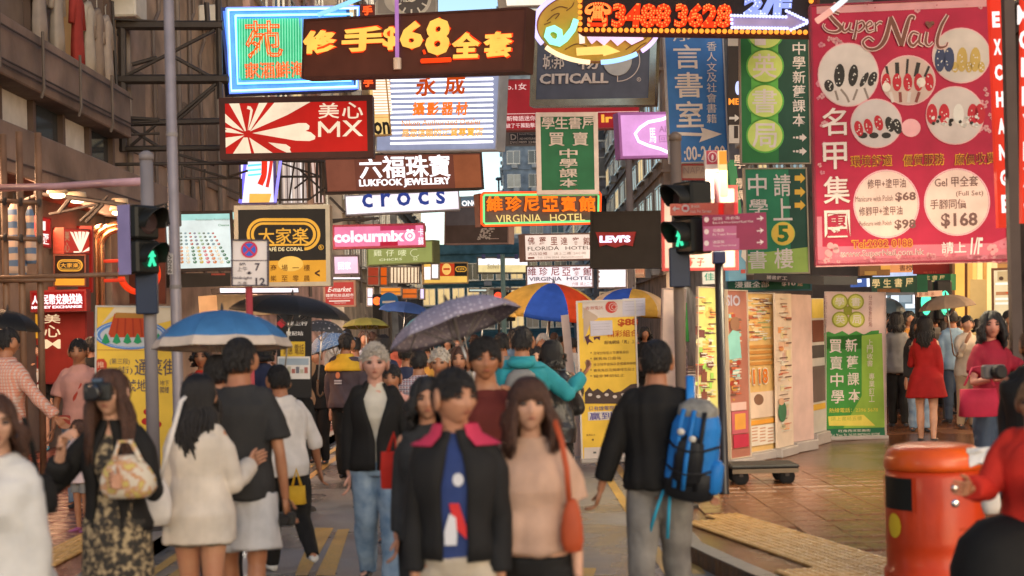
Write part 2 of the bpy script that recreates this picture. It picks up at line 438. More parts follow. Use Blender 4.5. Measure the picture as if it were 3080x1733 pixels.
# tactile areas
tq = [G(1725, 1305, .12), G(1840, 1290, .12), G(2330, 1460, .12), G(1960, 1500, .12)]
def in_q(x, y, q):
    c = False; n = len(q)
    for i in range(n):
        a, b = q[i], q[(i+1) % n]
        if (a.y > y) != (b.y > y) and x < (b.x-a.x)*(y-a.y)/(b.y-a.y)+a.x: c = not c
    return c
tl = [G(100, 1412, .12), G(270, 1312, .12), G(400, 1330, .12), G(330, 1500, .12), G(60, 1500, .12)]
slabs(pr, 1.6, 5.2, 10.0, 15.4, .3, PAVR, lambda x, y: x > kx(rk, y)+.32 and not in_q(x, y, tq))
slabs(pl, -5.6, -3.2, 9.6, 15, .3, PAVL, lambda x, y: not in_q(x, y, tl))
def tactile(parent, q, ang):
    s = .3; mb = MB().cbox(-s/2+.003, -s/2+.003, 0, s/2-.003, s/2-.003, .014, .003)
    for i in range(5):
        for j in range(5):
            mb.lathe([(.022, 0), (.020, .004), (.011, .0065)], 8, (-.12+.06*i, -.12+.06*j, .0145))
    me = mb.mesh('tactile_tile', TACT); ca, sa = math.cos(ang), math.sin(ang)
    cx = sum(p.x for p in q)/len(q); cy = sum(p.y for p in q)/len(q)
    for i in range(-12, 13):
        for j in range(-12, 13):
            x = cx+(i*ca-j*sa)*s; y = cy+(i*sa+j*ca)*s
            if in_q(x, y, q) and (ang == 0 or x > kx(rk, y)+.30) and (ang != 0 or x < -3.25):
                o = obj('tactile_tile', me, parent); o.location = (x, y, .125+random.uniform(-.001, .001)); o.rotation_euler = (0, 0, ang)
tactile(pr, tq, math.radians(14)); tactile(pl, tl, 0)
def paint(name, pts, m=YEL):
    n = len(pts); MB().add([(p.x, p.y, .004) for p in pts]+[(p.x, p.y, -.004) for p in pts], [tuple(range(n)), tuple(range(2*n-1, n-1, -1))]).build(name, m, None, kind='structure')
view('L')
for q in ([(0, 1390), (80, 1213), (170, 1213), (40, 1449), (-20, 1449)], [(80, 1449), (190, 1222), (248, 1218), (175, 1449)]):
    paint('yellow_road_marking', [G(*p) for p in q])
view('F')
for q in ([(640, 1330), (700, 1290), (690, 1340), (640, 1400)], [(1250, 1480), (1330, 1425), (1500, 1430), (1480, 1490)]):
    paint('yellow_road_marking', [G(*p) for p in q])
for x in (1.22, 1.02): paint('yellow_kerb_line', [Vector((x, 9.9, 0)), Vector((x+.09, 9.9, 0)), Vector((x+.09, 60, 0)), Vector((x, 60, 0))])
for x in (-2.75, -2.55): paint('yellow_kerb_line', [Vector((x, 9, 0)), Vector((x+.09, 9, 0)), Vector((x+.09, 60, 0)), Vector((x, 60, 0))])
# ------------------------------------------------------------------ buildings
GLS = [mat('window_glass_%s' % a, c, .12, 0, var=.3, scale=.7, spec=.7) for a, c in (('dark', (.03, .04, .05)), ('teal', (.08, .14, .16)), ('grey', (.16, .17, .18)), ('curtained', (.42, .38, .32)))]
WLIT = Lt(rgb(250, 214, 150), .9)
ACM = D((.5, .48, .45))
def facade(root, o, ux, W, z0, z1, nx, nz, fr, frame=ALU, ww=.62, wh=.55, ac=.3, lit=.12, rng=None, skip=None):
    """windows on a wall plane: o corner at ground, ux direction along the wall, outward = ux rotated -90"""
    rng = rng or random.Random(int(o[0]*10+o[1]*7)); ux = Vector(ux).normalized(); nrm = Vector((ux.y, -ux.x, 0)); bw = W/nx; bh = (z1-z0)/nz
    w_, h_ = bw*ww, bh*wh
    M0 = Matrix(((ux.x, -nrm.x, 0, 0), (ux.y, -nrm.y, 0, 0), (0, 0, 1, 0), (0, 0, 0, 1)))
    fm = MB(); t = .06
    for (a, b, c, d) in ((-w_/2, 0, -w_/2+t, h_), (w_/2-t, 0, w_/2, h_), (-w_/2+t, 0, w_/2-t, t), (-w_/2+t, h_-t, w_/2-t, h_), (-t/2, t, t/2, h_-t)): fm.box(a, -.07, b, c, .01, d)
    fm.box(-w_/2-.06, -.16, -.07, w_/2+.06, .01, -.005)
    fme = fm.mesh('window', frame); pms = [MB().box(-w_/2+t, -.035, t, w_/2-t, .005, h_-t).mesh('pane', g) for g in GLS+[WLIT]]
    acm = MB().cbox(-.35, -.42, 0, .35, -.02, .42, .03); acm.lathe([(.15, 0), (.15, .01)], 10, (0, 0, .425)); acme = acm.mesh('air_conditioner', ACM)
    for j in range(nz):
        for i in range(nx):
            if skip and skip(i, j): continue
            p = Vector(o)+ux*(bw*(i+.5))+Vector((0, 0, z0+bh*j+bh*(1-wh)/2))+nrm*.002
            w = obj('window', fme, root); w.matrix_world = Matrix.Translation(p) @ M0
            g = 4 if rng.random() < lit else rng.choice((0, 0, 1, 2, 3))
            obj('pane', pms[g], w)
            if rng.random() < ac:
                a = obj('air_conditioner', acme, root); a.matrix_world = Matrix.Translation(p+Vector((0, 0, -.55))+ux*rng.uniform(-.3, .3)) @ M0
        b = MB(); q = Vector(o)+Vector((0, 0, z0+bh*j-.09)); bm_ = Matrix.Translation(q) @ M0
        led = b.box(0, -.1, 0, W, .01, .13).build('ledge', fr, root); led.matrix_world = bm_
def building(name, label, x0, x1, y0, y1, h, m, side, nx, nz, z0=4.0, front=None, group='buildings along the street', **k):
    r = thing(name, label, 'building', ((x0+x1)/2, (y0+y1)/2, 0), group=group)
    def own(o):
        o.parent = r; o.matrix_parent_inverse = Matrix.Identity(4); return o
    cx, cy = r.location.x, r.location.y
    MB().box(x0-cx, y0-cy, 0, x1-cx, y1-cy, h).build('wall', m, r)
    MB().box(x0-cx-.15, y0-cy-.15, h+.002, x1-cx+.15, y1-cy+.15, h+.9).build('parapet', m, r)
    h2 = h-.5
    if side == 'R': facade(r, (x1-cx, y0-cy, 0), (0, 1, 0), y1-y0, z0, h2, nx, nz, m, **k)
    if side == 'L': facade(r, (x0-cx, y1-cy, 0), (0, -1, 0), y1-y0, z0, h2, nx, nz, m, **k)
    if front: facade(r, (x0-cx, y0-cy, 0), (1, 0, 0), x1-x0, z0, h2, front, nz, m, **k)
    return r
bpy.context.view_layer.update()
def wallm(name, c, **k): return mat(name, c, .8, 0, var=.38, scale=1.2, bump=.25, bscale=12, **k)
PINKW = wallm('pinkish_plaster', (.55, .37, .34)); BEIGE = wallm('beige_plaster', (.31, .225, .175)); GREYW = wallm('grey_plaster', (.30, .29, .29)); CREAM = wallm('cream_tiles', (.52, .44, .36))
BLUEG = wallm('blue_grey_render', (.25, .29, .33)); TEALW = wallm('teal_cladding', (.09, .20, .24)); BROWNC = wallm('brown_concrete', (.11, .088, .075)); DARKW = wallm('sooty_concrete', (.10, .08, .07))
# left side, near to far
LX = -7.0
b1 = building('shop_building', 'soot brown building at the left edge with long concrete bands', LX-12, LX, 12, 24.6, 26, BROWNC, 'R', 4, 4, z0=9.6, lit=.3)
b2 = building('tenement_building', 'plain beige tenement behind the dark steel sign frames at left', LX-12, LX+.02, 24.9, 38, 30, BEIGE, 'R', 3, 7, z0=12, front=None)
b3 = building('tenement_building', 'pinkish tenement beyond the red bakery sign', LX-12, LX+.15, 38.3, 54, 27, PINKW, 'R', 5, 8, z0=5)
b4 = building('tenement_building', 'cream tiled tenement behind the brown jewellery sign', LX-12, LX+.6, 54.4, 76, 24, CREAM, 'R', 7, 8, z0=4)
b5 = building('tenement_building', 'grey tenement at the far left end of the street', LX-12, LX+.9, 76.5, 98, 25, GREYW, 'R', 7, 9, z0=4)
# right side
RX = 7.6
c1 = building('shop_building', 'brown building at the right edge behind the pink salon billboard', 11.2, 23, 14, 35.5, 26, BROWNC, 'L', 6, 7, z0=8)
c2 = building('tenement_building', 'dark tenement behind the green bookshop banners', RX+.02, RX+14, 36, 46, 24, DARKW, 'L', 4, 8, z0=5, front=6)
c3 = building('tenement_building', 'sooty tenement behind the blue bookroom banner', RX-.5, RX+12, 46.3, 60, 25, GREYW, 'L', 5, 8, z0=4)
c4 = building('tenement_building', 'peach rendered tenement right of the black jeans sign', RX-1.0, RX+12, 60.4, 96, 24, wallm('peach_render', (.50, .36, .27)), 'L', 9, 9, z0=4, front=4)
c5 = building('tenement_building', 'grey rendered block behind the green bookshop board', RX-2, RX+12, 96.6, 140, 34, wallm('pale_grey_render', (.40, .37, .36)), 'L', 9, 12, z0=4, front=6)
# the end of the street
e1 = building('tower_block', 'slim blue grey tower block rising beside the strip of sky', -.6, 22, 168, 190, 60, BLUEG, 'L', 5, 20, z0=4, front=9, ac=.8, group='blocks at the end of the street')
e2 = building('low_block', 'low teal block with glazed floors at the end of the street', -12, 6.5, 128, 140, 8.6, TEALW, 'R', 3, 3, z0=1.5, front=14, ww=.85, wh=.7, lit=.25, group='blocks at the end of the street')
e3 = building('tower_block', 'pale blue grey low tower left of the teal block', -24, -8.5, 120, 130, 13, BLUEG, 'R', 3, 4, z0=2, front=9, group='blocks at the end of the street')
# drainpipes on the plaster walls
for r_, x, y0, n in ((b2, LX+.02, 26, 3), (b3, LX+.15, 40, 3), (b4, LX+.6, 56, 3)):
    for i in range(n):
        o = MB().tube([(x+.08, y0+4*i, 3), (x+.08, y0+4*i, 24)], .06, 6).build('drainpipe', D((.17, .14, .125)), r_); o.location = -r_.location
# left near building: concrete bands, shop windows, canopy
def onb1(mb, name, m, p=b1):
    o = mb.build(name, m, p); o.location = -p.location; return o
for z0_, z1_, y0_, y1_, pr_ in ((5.2, 6.0, 12, 24.6, .5), (3.85, 4.5, 12, 28.6, .75), (8.4, 9.2, 12, 24.6, .5)):
    onb1(MB().cbox(LX+.003, y0_, z0_, LX+pr_, y1_, z1_, .02), 'concrete_band', mat('band_concrete', (.155, .11, .092), .75, 0, var=.45, scale=1.1, bump=.5, bscale=9))
for i in range(9):
    y = 12.4+i*1.36; dk = i % 2
    onb1(MB().box(LX+.003, y, 4.504, LX+.12, y+1.2, 5.196), 'shop_window', GLS[0] if i not in (5, 7) else D((.5, .47, .45)))
    onb1(MB().box(LX+.003, y+1.22, 4.504, LX+.2, y+1.34, 5.196), 'mullion', D((.09, .06, .05)))
    onb1(MB().box(LX+.003, y, 6.004, LX+.1, y+1.2, 8.396), 'shop_window', [D((.22, .19, .17)), Lt(rgb(150, 110, 70), .6), D((.16, .12, .10))][i % 3])
    onb1(MB().box(LX+.003, y+1.22, 6.004, LX+.2, y+1.34, 8.396), 'mullion', D((.09, .06, .05)))
# clothes shown behind the upper glass
for i, (y, c) in enumerate(((20.5, (.5, .42, .4)), (21.3, (.45, .4, .38)), (22.3, (.3, .04, .03)), (22.9, (.42, .38, .33)), (23.4, (.28, .04, .03)), (23.9, (.42, .38, .33)))):
    c = [(.26, .22, .2), (.3, .26, .23), (.26, .035, .03), (.34, .3, .26), (.22, .17, .14), (.3, .25, .22)][i]; g = thing('garment', 'garment %s in the upper shop window at left' % ('nearest the edge', 'second from the edge', 'red and hanging', 'white beside the red', 'second red', 'white at the corner')[i], 'clothing', (LX+.3, y, 6.03), group='clothes in the upper window')
    mb = MB(); n = 16; R_ = []
    for z, r in ((0, .20), (.3, .19), (.7, .15), (1.0, .19), (1.12, .08)):
        R_.append([(r*.5*math.cos(2*PI*k/n), r*math.sin(2*PI*k/n)*(1+.12*math.sin(5*2*PI*k/n+i)), z) for k in range(n)])
    mb.loft(R_).build('body', D(c, .9), g, True); MB().tube([(0, -.3, .62), (0, -.2, 1.0), (0, 0, 1.1), (0, .2, 1.0), (0, .3, .62)], [.05, .06, .07, .06, .05], 8).build('sleeves', D(c, .9), g, True); MB().tube([(0, 0, 1.12), (0, 0, 1.3), (0, .06, 1.34)], .01, 5).build('hanger', ALU, g)

# clutter on the left fronts: pipes, conduits, air conditioners
rr = random.Random(21)
for i in range(7):
    y = 12.9+i*1.7; onb1(MB().tube([(LX+.56, y, 5.1), (LX+.60, y, 5.22), (LX+.60, y, 6.02)], .022, 6), 'conduit', D((.10, .08, .07)))
for z in (5.35, 5.42, 4.05, 5.86): onb1(MB().tube([(LX+(.56 if z > 5 else .80), 12.1, z), (LX+(.56 if z > 5 else .80), 18, z-.05), (LX+(.56 if z > 5 else .80), 24.5, z)], .014, 5), 'cable', D((.05, .04, .04)))
for i, (y, z) in enumerate(((14.6, 6.15), (17.4, 6.15), (19.2, 9.3), (23.0, 9.3))):
    o = MB().cbox(-.35, -.42, 0, .35, -.02, .42, .03).lathe([(.15, 0), (.15, .01)], 10, (0, 0, .425)).build('air_conditioner', ACM, b1); o.matrix_basis = Matrix.Translation(Vector((LX+.5, y, z))-b1.location) @ Matrix.Rotation(PI/2, 4, 'Z')
def onb(r, mb, name, m):
    o = mb.build(name, m, r); o.location = -r.location; return o
for i in range(16):
    y = 25.2+rr.random()*12; z = 4.5+rr.random()*9; x = LX+.02
    if i % 2: onb(b2, MB().cbox(x, y-.4, z, x+.45, y+.4, z+.5, .03), 'air_conditioner', ACM)
    else: onb(b2, MB().tube([(x+.06, y, z-2), (x+.06, y, z+3), (x+.06, y+.5, z+3.4), (x+.06, y+.5, z+7)], .04, 6), 'drainpipe', D((.14, .11, .10)))
for i in range(5): onb(b2, MB().box(LX+.024, 26+i*2.3, 5.2, LX+.07, 27.3+i*2.3, 6.8), 'shuttered_window', D((.17, .13, .11)))
# ------------------------------------------------------------------ signs
SG = 'shop signs over the street'
CRE = rgb(250, 225, 200)
view('B')
# neon seafood restaurant sign with blue border
s = Sign('neon_sign', 'neon sign with a double blue tube border round green panels, topmost at left', 'neon sign', [(182, 55), (1160, 45), (1150, 655), (212, 690)], 26, .25, D((.13, .33, .8)), D((.03, .05, .12)), .06, SG)
s.rect(275, 135, 745, 578, D((.04, .5, .28)), 1, 'backing')
for k in range(24):
    x = 284+k*19.5
    s.tube([(x, 140), (x+3, 574)], .010, Lt(rgb(150, 255, 205), .9), .05, n=4)
for q, c in (([(200, 78), (1140, 65), (1132, 632), (225, 665)], rgb(150, 215, 255)), ([(255, 120), (1100, 108), (1090, 590), (270, 612)], rgb(130, 225, 255)), ([(190, 68), (1150, 55), (1142, 645), (214, 678)], rgb(90, 120, 255))):
    s.tube(q, .022, Lt(c, 3.4), .07, n=6, closed=True)
OR = Lt(rgb(255, 170, 60), 1.5); RD = Lt(rgb(255, 80, 25), 1.6)
s.text('苑', 330, 160, 590, 425, D((.75, .34, .1)), .02, 3, .03); s.text('苑', 325, 155, 595, 430, RD, neon=.016, off=.06)
s.text('家酒鮮海', 325, 455, 760, 570, D((.75, .34, .1)), .02, 3, .03); s.text('家酒鮮海', 322, 452, 763, 573, RD, neon=.02, off=.06)
s.done()
# orange neon manicure sign
s = Sign('neon_sign', 'dark neon sign with huge orange characters and the figure 68', 'neon sign', [(742, 140), (2332, 52), (2358, 520), (742, 572)], 22, .3, D((.075, .028, .022), .5), D((.05, .02, .018)), .03, SG)
YO = Lt(rgb(255, 196, 88), 1.15); RG = Lt(rgb(255, 62, 18), 1.5)
def dbl(s, t, x0, y0, x1, y1, b=-.035, g=9):
    s.text(t, x0, y0, x1, y1, YO, b, 4, .04, part='letter_face'); s.text(t, x0-g, y0-g, x1+g, y1+g, RG, neon=.034, off=.02, part='neon_tube')
for t, a in (('修', (765, 225, 1000, 390)), ('手', (1048, 200, 1345, 376)), ('$', (1345, 200, 1450, 365)), ('6', (1470, 160, 1632, 358)), ('8', (1655, 135, 1825, 405)), ('全', (1845, 240, 2045, 425)), ('套', (2075, 235, 2280, 420))): dbl(s, t, *a)
s.tube([(1625, 448), (1835, 438)], .035, RG, .05); s.tube([(1640, 370), (1650, 395)], .02, RG, .05)
s.done()
s = thing('light_tube', 'violet fluorescent tube fixed upright across the orange neon sign', 'light tube', P(1437, 500, 21.2))
o = MB().tube([P(1432, -40, 21.2)-s.location, P(1436, 420, 21.2)-s.location], .03, 8).build('tube', Lt(rgb(205, 140, 215), .75), s, True)
MB().tube([P(1436, 422, 21.2)-s.location, P(1438, 505, 21.2)-s.location], .06, 8).build('end_fitting', D((.55, .45, .38)), s)
for i, (x, y) in enumerate(((1222, 80), (1228, 600))):
    s = Sign('neon_character', 'small red neon character %s the blue neon border' % ('above the right end of', 'below the right end of')[i], 'neon sign', [(x-50, y-48), (x+50, y-48), (x+50, y+48), (x-50, y+48)], 25, .1, D((.10, .02, .015)), None, group=SG)
    s.text('手', x-36, y-36, x+36, y+36, Lt(rgb(255, 90, 40), 1.6), neon=.05, off=.04); s.done()
# blue and red tube crossing top
t = thing('light_tube', 'slanting pale blue tube above the blue neon border', 'light tube', P(860, 110, 24)); MB().tube([P(860, 110, 24)-t.location, P(1010, 50, 24)-t.location, P(1180, -20, 24)-t.location], .04, 6).build('tube', Lt(rgb(150, 215, 255), 1.2), t)
# red bakery sign with petals
s = Sign('lightbox_sign', 'red lightbox sign with cream petals bursting from one point', 'lightbox sign', [(125, 712), (1250, 690), (1265, 1140), (150, 1162)], 24, .3, Lt(rgb(190, 28, 22), .95), D((.05, .02, .018)), .1, SG)
cm = Lt(rgb(250, 226, 196), 1.0); cx, cy = 345, 970
def petal(pts): s.poly(pts, cm, 1, 'petal')
petal([(330, 955), (205, 735), (285, 735), (338, 950)]); petal([(350, 950), (370, 800), (345, 790), (350, 770), (372, 775), (388, 800), (372, 880)])
petal([(355, 945), (440, 728), (505, 728), (370, 948)]); petal([(368, 955), (560, 728), (840, 722), (640, 835)])
petal([(385, 968), (720, 895), (775, 895), (800, 915), (795, 940), (770, 952), (810, 962), (842, 990), (838, 1012), (800, 1025), (700, 1022)])
petal([(500, 1035), (630, 1050), (662, 1072), (655, 1085), (668, 1110), (640, 1112), (560, 1075)])
petal([(350, 1000), (380, 1133), (232, 1135), (320, 1000)]); petal([(362, 1000), (560, 1130), (405, 1133)])
petal([(325, 985), (165, 1090), (160, 1005)]); petal([(325, 975), (180, 960), (165, 940), (200, 945), (182, 928), (230, 935)]); petal([(322, 955), (158, 800), (158, 870), (240, 925)])
for t, a in (('美', (862, 748, 1015, 862)), ('心', (1035, 742, 1188, 862)), ('X', (1035, 875, 1188, 990))): s.text(t, *a, cm, .012, 1)
for q in ([(873, 995), (873, 884)], [(870, 886), (941, 962)], [(941, 962), (1012, 886)], [(1010, 884), (1010, 995)]): s.stroke(q, 22, cm, 1)
s.done()
# white camera shop neon
s = Sign('neon_sign', 'white neon sign striped by level tubes with orange brush characters', 'neon sign', [(1280, 560), (2145, 515), (2160, 1092), (1280, 1105)], 30, .3, Lt(rgb(160, 166, 196), .8), D((.35, .36, .4)), .03, SG)
for k in range(13):
    y = 590+k*38; s.tube([(1400, y), (2140, y-14)], .026, Lt(rgb(255, 250, 255), 2.0), .05, n=5)
for t, x, y, w_ in (('永', 1590, 545, 150), ('成', 1800, 538, 150)): s.text(t, x, y, x+w_, y+160, Lt(rgb(206, 76, 20), .85), -.03, 24)
for i, t in enumerate('攝影器材'): s.text(t, 1568+i*104, 745, 1658+i*104, 845, Lt(rgb(250, 120, 40), 1.1), neon=.04, off=.10)
s.text('Nikon Authorized Dealer', 1490, 872, 2070, 915, Lt(rgb(235, 140, 50), 1.0), .01, 24); s.text('是您信賴的正貨專賣店', 1490, 935, 2080, 1000, Lt(rgb(250, 175, 70), 1.1), neon=.03, off=.10)
s.done()
s = Sign('lightbox_sign', 'narrow yellow lightbox tucked at the left end of the white striped neon', 'lightbox sign', [(1255, 560), (1395, 560), (1395, 985), (1255, 990)], 27, .2, Lt(rgb(246, 205, 130), 1.0), D((.4, .25, .1)), .03, SG)
s.text('on', 1262, 885, 1380, 978, D((.02, .02, .02)), .03, 2); s.rect(1262, 570, 1388, 830, Lt(rgb(255, 235, 215), 1.4), 1)
for k in range(14): s.rect(1262, 590+k*20, 1388, 596+k*20, Lt(rgb(240, 170, 100), .9), 2)
s.done()
# jewellery sign
s = Sign('lightbox_sign', 'wide brown lightbox with glowing white letters of a jeweller', 'lightbox sign', [(910, 1120), (2055, 1100), (2068, 1375), (915, 1410)], 34, .35, Lt(rgb(112, 62, 48), .95), D((.05, .035, .03)), .05, SG)
s.rect(1850, 1125, 2040, 1370, Lt(rgb(150, 84, 54), .9), 1); s.rect(925, 1150, 1130, 1385, Lt(rgb(132, 76, 58), .9), 1)
s.text('六福珠寶', 1158, 1130, 1815, 1292, Lt((1, .93, .97), 1.6), .025, 3, .05); s.text('LUKFOOK JEWELLERY', 1158, 1298, 1815, 1362, Lt((1, .93, .97), 1.5), .012, 3, .05)
s.done()
view('G')
s = Sign('lightbox_sign', 'white lightbox sign with dark blue rounded lower case letters', 'lightbox sign', [(1025, 362), (1935, 318), (1935, 480), (1025, 525)], 40, .4, Lt(rgb(250, 240, 252), 1.2), D((.3, .3, .35)), .04, SG)
s.text('crocs', 1155, 338, 1815, 448, Lt(rgb(50, 70, 150), .8), .02, 3, .04, sp=1.5); s.done()
# fast food sign and its lower yellow panel
s = Sign('lightbox_sign', 'black lightbox with a gold oval and characters over a yellow panel', 'lightbox sign', [(150, 445), (908, 435), (908, 1080), (150, 1090)], 20, .3, Lt(rgb(46, 40, 34), .8), mat('brushed_steel', (.32, .28, .22), .4, .8), .06, SG)
GO = Lt(rgb(236, 172, 62), .9)
def stadium(s, cx, cy, hw, hh, w_, m, lay):
    pts = []; r = hh
    for a in range(-90, 91, 12): pts.append((cx+hw-r+r*math.cos(math.radians(a)), cy+r*math.sin(math.radians(a))))
    for a in range(90, 271, 12): pts.append((cx-hw+r+r*math.cos(math.radians(a)), cy+r*math.sin(math.radians(a))))
    s.poly(pts, m, lay)
BK = Lt(rgb(46, 40, 34), .8)
stadium(s, 534, 672, 292, 128, 0, GO, 1); stadium(s, 534, 672, 268, 104, 0, BK, 2); stadium(s, 534, 672, 258, 95, 0, GO, 3); stadium(s, 534, 672, 235, 76, 0, BK, 4)
s.rect(180, 765, 700, 812, BK, 5)
s.text('大家楽', 335, 620, 735, 750, GO, .03, 6); s.text('CAFÉ DE CORAL', 385, 768, 690, 805, Lt(rgb(250, 225, 170), .9), .02, 6); s.ring(832, 775, 21, 21, .2, GO, 6); s.text('R', 822, 762, 842, 788, GO, .02, 6)
s.rect(165, 880, 898, 1070, Lt(rgb(226, 160, 52), .9), 1); s.ell(590, 905, 100, 60, Lt(rgb(240, 190, 90), .9), 2)
br = Lt(rgb(120, 70, 20), .7)
for i, t in enumerate('商場一樓'): s.text(t, 430+i*88, 912, 480+i*88, 962, br, .01, 3)
for i, t in enumerate('樂至零晨'): s.text(t, 430+i*88, 998, 480+i*88, 1046, br, .01, 3)
s.text('<', 782, 952, 822, 1008, D((.05, .02, .01)), .04, 3); s.done()
# cosmetics lightbox with bottles (far left centre)
view('E')
s = Sign('lightbox_billboard', 'white lightbox billboard showing rows of small coloured bottles', 'billboard', [(1440, 395), (2050, 385), (2050, 905), (1440, 925)], 27, .3, Lt(rgb(226, 238, 236), 1.0), D((.05, .035, .03)), .06, SG)
s.rect(1500, 405, 2045, 470, Lt(rgb(170, 222, 215), 1), 1); s.text('Resolution Revitalizance', 1705, 455, 2035, 475, D((.25, .3, .3)), 0, 3); s.text('Cleanse 霜', 1900, 500, 2035, 525, D((.08, .3, .12)), .01, 3)
cols = [(120, 170, 140), (205, 110, 140), (60, 90, 75), (205, 130, 70), (90, 140, 175), (230, 232, 225), (170, 70, 70), (40, 120, 100), (100, 100, 150), (190, 180, 80)]
rr = random.Random(3)
for i in range(9):
    x0 = 1532+i*44; x1 = 1500+i*60+(20 if i else 0)
    for j in range(9):
        t = j/8; x = (1535+i*40)*(1-t)+(1525+i*56+i*2)*t; y = 585+250*t; c = cols[(i*2+(1 if t > .4 else 0)) % 10]; k = 11+7*t
        s.ell(x, y, k, k*.8, D(rgb(*c), .3), 2+(j % 2), 'bottle', 9)
        s.ell(x-k*.3, y-k*.2, k*.3, k*.25, Lt((.9, .95, .95), .8), 4, 'bottle', 6)
s.done()
s = Sign('shop_sign', 'black fascia strip under the bottle billboard', 'shop sign', [(1520, 935), (2010, 930), (2010, 1045), (1520, 1060)], 27, .2, D((.03, .025, .022)), None, group=SG)
s.rect(1840, 935, 1960, 950, D((.45, .08, .05)), 1); s.done()
view('G')
# pink drugstore sign etc
s = Sign('lightbox_sign', 'pink lightbox with rounded white letters and a white fruit mark', 'lightbox sign', [(925, 598), (1660, 582), (1662, 772), (925, 790)], 33, .3, Lt(rgb(242, 132, 172), 1.0), D((.5, .08, .12)), .05, SG)
s.rect(1300, 600, 1580, 640, Lt(rgb(205, 60, 100), .9), 1); s.rect(1300, 730, 1440, 768, Lt(rgb(190, 30, 60), .9), 1)
wl = Lt((1, .85, .92), 1.25)
s.text('colourmix', 932, 640, 1490, 735, wl, .045, 3, .03); s.ell(1535, 685, 42, 42, wl, 3); s.ell(1520, 640, 14, 9, wl, 3); s.ell(1552, 640, 14, 9, wl, 3); s.ring(1535, 685, 22, 22, .4, Lt(rgb(242, 132, 172), 1), 4)
s.col('卡蘇', 1600, 620, 1645, 760, wl, .02, 3); s.done()
s = Sign('lightbox_sign', 'olive green lightbox of a chicken shop hanging below the pink one', 'lightbox sign', [(1195, 745), (1725, 715), (1725, 900), (1195, 925)], 37, .3, Lt(rgb(150, 158, 88), .85), D((.1, .12, .05)), .04, SG)
for i, t in enumerate('雞仔嘜'): s.text(t, 1250+i*98, 795, 1315+i*98, 845, Lt(rgb(235, 235, 190), 1), 0, 3)
s.text('CHICKS', 1295, 862, 1475, 880, Lt(rgb(235, 235, 190), 1), .01, 3); s.ring(1578, 820, 38, 30, .1, Lt(rgb(235, 235, 190), 1), 3, a0=30, a1=300); s.text('公', 1560, 850, 1600, 880, Lt(rgb(235, 235, 190), 1), 0, 3); s.done()
s = Sign('lightbox_sign', 'small pale pink square lightbox under the pink drugstore sign', 'lightbox sign', [(925, 835), (1140, 832), (1140, 995), (925, 1000)], 35, .2, Lt(rgb(250, 205, 225), 1.15), D((.25, .2, .22)), .05, SG)
s.text('回家', 965, 890, 1065, 950, Lt((1, 1, 1), 1.6), .03, 3); s.done()
s = Sign('shop_sign', 'faded red supermarket sign with white script hanging low at left', 'shop sign', [(853, 1040), (1108, 1035), (1108, 1245), (853, 1250)], 31, .2, Lt(rgb(196, 70, 62), .85), D((.35, .2, .15)), .04, SG)
ww_ = Lt(rgb(250, 230, 215), .95)
s.text('E-market', 885, 1088, 1072, 1128, ww_, .02, 2, shear=.3); s.text('韓國化妝品超市', 870, 1142, 1090, 1168, ww_, .02, 2); s.text('Beauty Cosmetics Supermarket', 880, 1174, 1088, 1182, ww_, 0, 2); s.rect(895, 1196, 1062, 1204, ww_, 2); s.text('Beauty Centre', 940, 1210, 1030, 1222, ww_, 0, 2); s.done()
s = Sign('lightbox_sign', 'small twin lightbox in red and black above a yellow strip, far down the street', 'lightbox sign', [(1640, 895), (2000, 890), (2000, 1062), (1640, 1068)], 52, .3, Lt(rgb(240, 190, 90), 1.0), D((.3, .2, .1)), .05, SG)
s.rect(1770, 892, 1888, 1003, Lt(rgb(196, 62, 28), .9), 1); s.rect(1888, 892, 1998, 1003, Lt(rgb(30, 26, 24), .8), 1); s.ell(1826, 948, 36, 46, Lt(rgb(245, 190, 100), 1), 2)
s.rect(1800, 940, 1852, 955, Lt(rgb(196, 62, 28), .9), 3); stadium(s, 1940, 948, 45, 22, 0, GO, 2); stadium(s, 1940, 948, 38, 15, 0, BK, 3); s.text('大家楽', 1912, 938, 1968, 957, GO, .03, 4); s.rect(1645, 930, 1765, 1030, Lt(rgb(255, 240, 238), 1.3), 2); s.done()
s = Sign('billboard', 'pale yellow billboard lit by three small lamps over the far crossing', 'billboard', [(2065, 850), (2480, 850), (2480, 985), (2065, 985)], 70, .3, Lt(rgb(246, 222, 160), 1.0), D((.2, .18, .15)), .08, SG)
s.rect(2075, 860, 2275, 915, Lt((1, .97, .97), 1.3), 1); s.rect(2290, 860, 2475, 915, Lt((1, .97, .97), 1.3), 1); s.text('Solvil', 2150, 905, 2240, 945, D((.35, .25, .15)), 0, 2); s.rect(2276, 850, 2289, 985, D((.12, .2, .22)), 3, 'post')
for x in (2120, 2240, 2380): s.rect(x-14, 832, x+14, 868, D((.12, .12, .3)), 6, 'lamp', .2)
s.done()
s = Sign('billboard', 'big dark brown billboard with a small silver knit emblem', 'billboard', [(1808, 455), (2320, 440), (2320, 748), (1808, 755)], 42, .3, D((.085, .062, .06)), D((.3, .2, .18)), .04, SG)
s.rect(1815, 460, 2100, 600, D((.11, .11, .14)), 1); rr = random.Random(5)
for k in range(46):
    u, v = rr.random(), rr.random(); s.ell(2075+u*95+v*38, 715-v*90-u*6, 9, 6, D((.5, .45, .42)), 2+k % 3, 'emblem', 7)
s.rect(2165, 704, 2242, 709, D((.55, .42, .38)), 2); s.done()
s = Sign('lightbox_sign', 'blue grey lightbox fragment with white letters between white and neon signs', 'lightbox sign', [(1940, 372), (2085, 366), (2085, 505), (1940, 512)], 44, .3, Lt(rgb(96, 116, 130), .8), D((.2, .2, .22)), .03, SG)
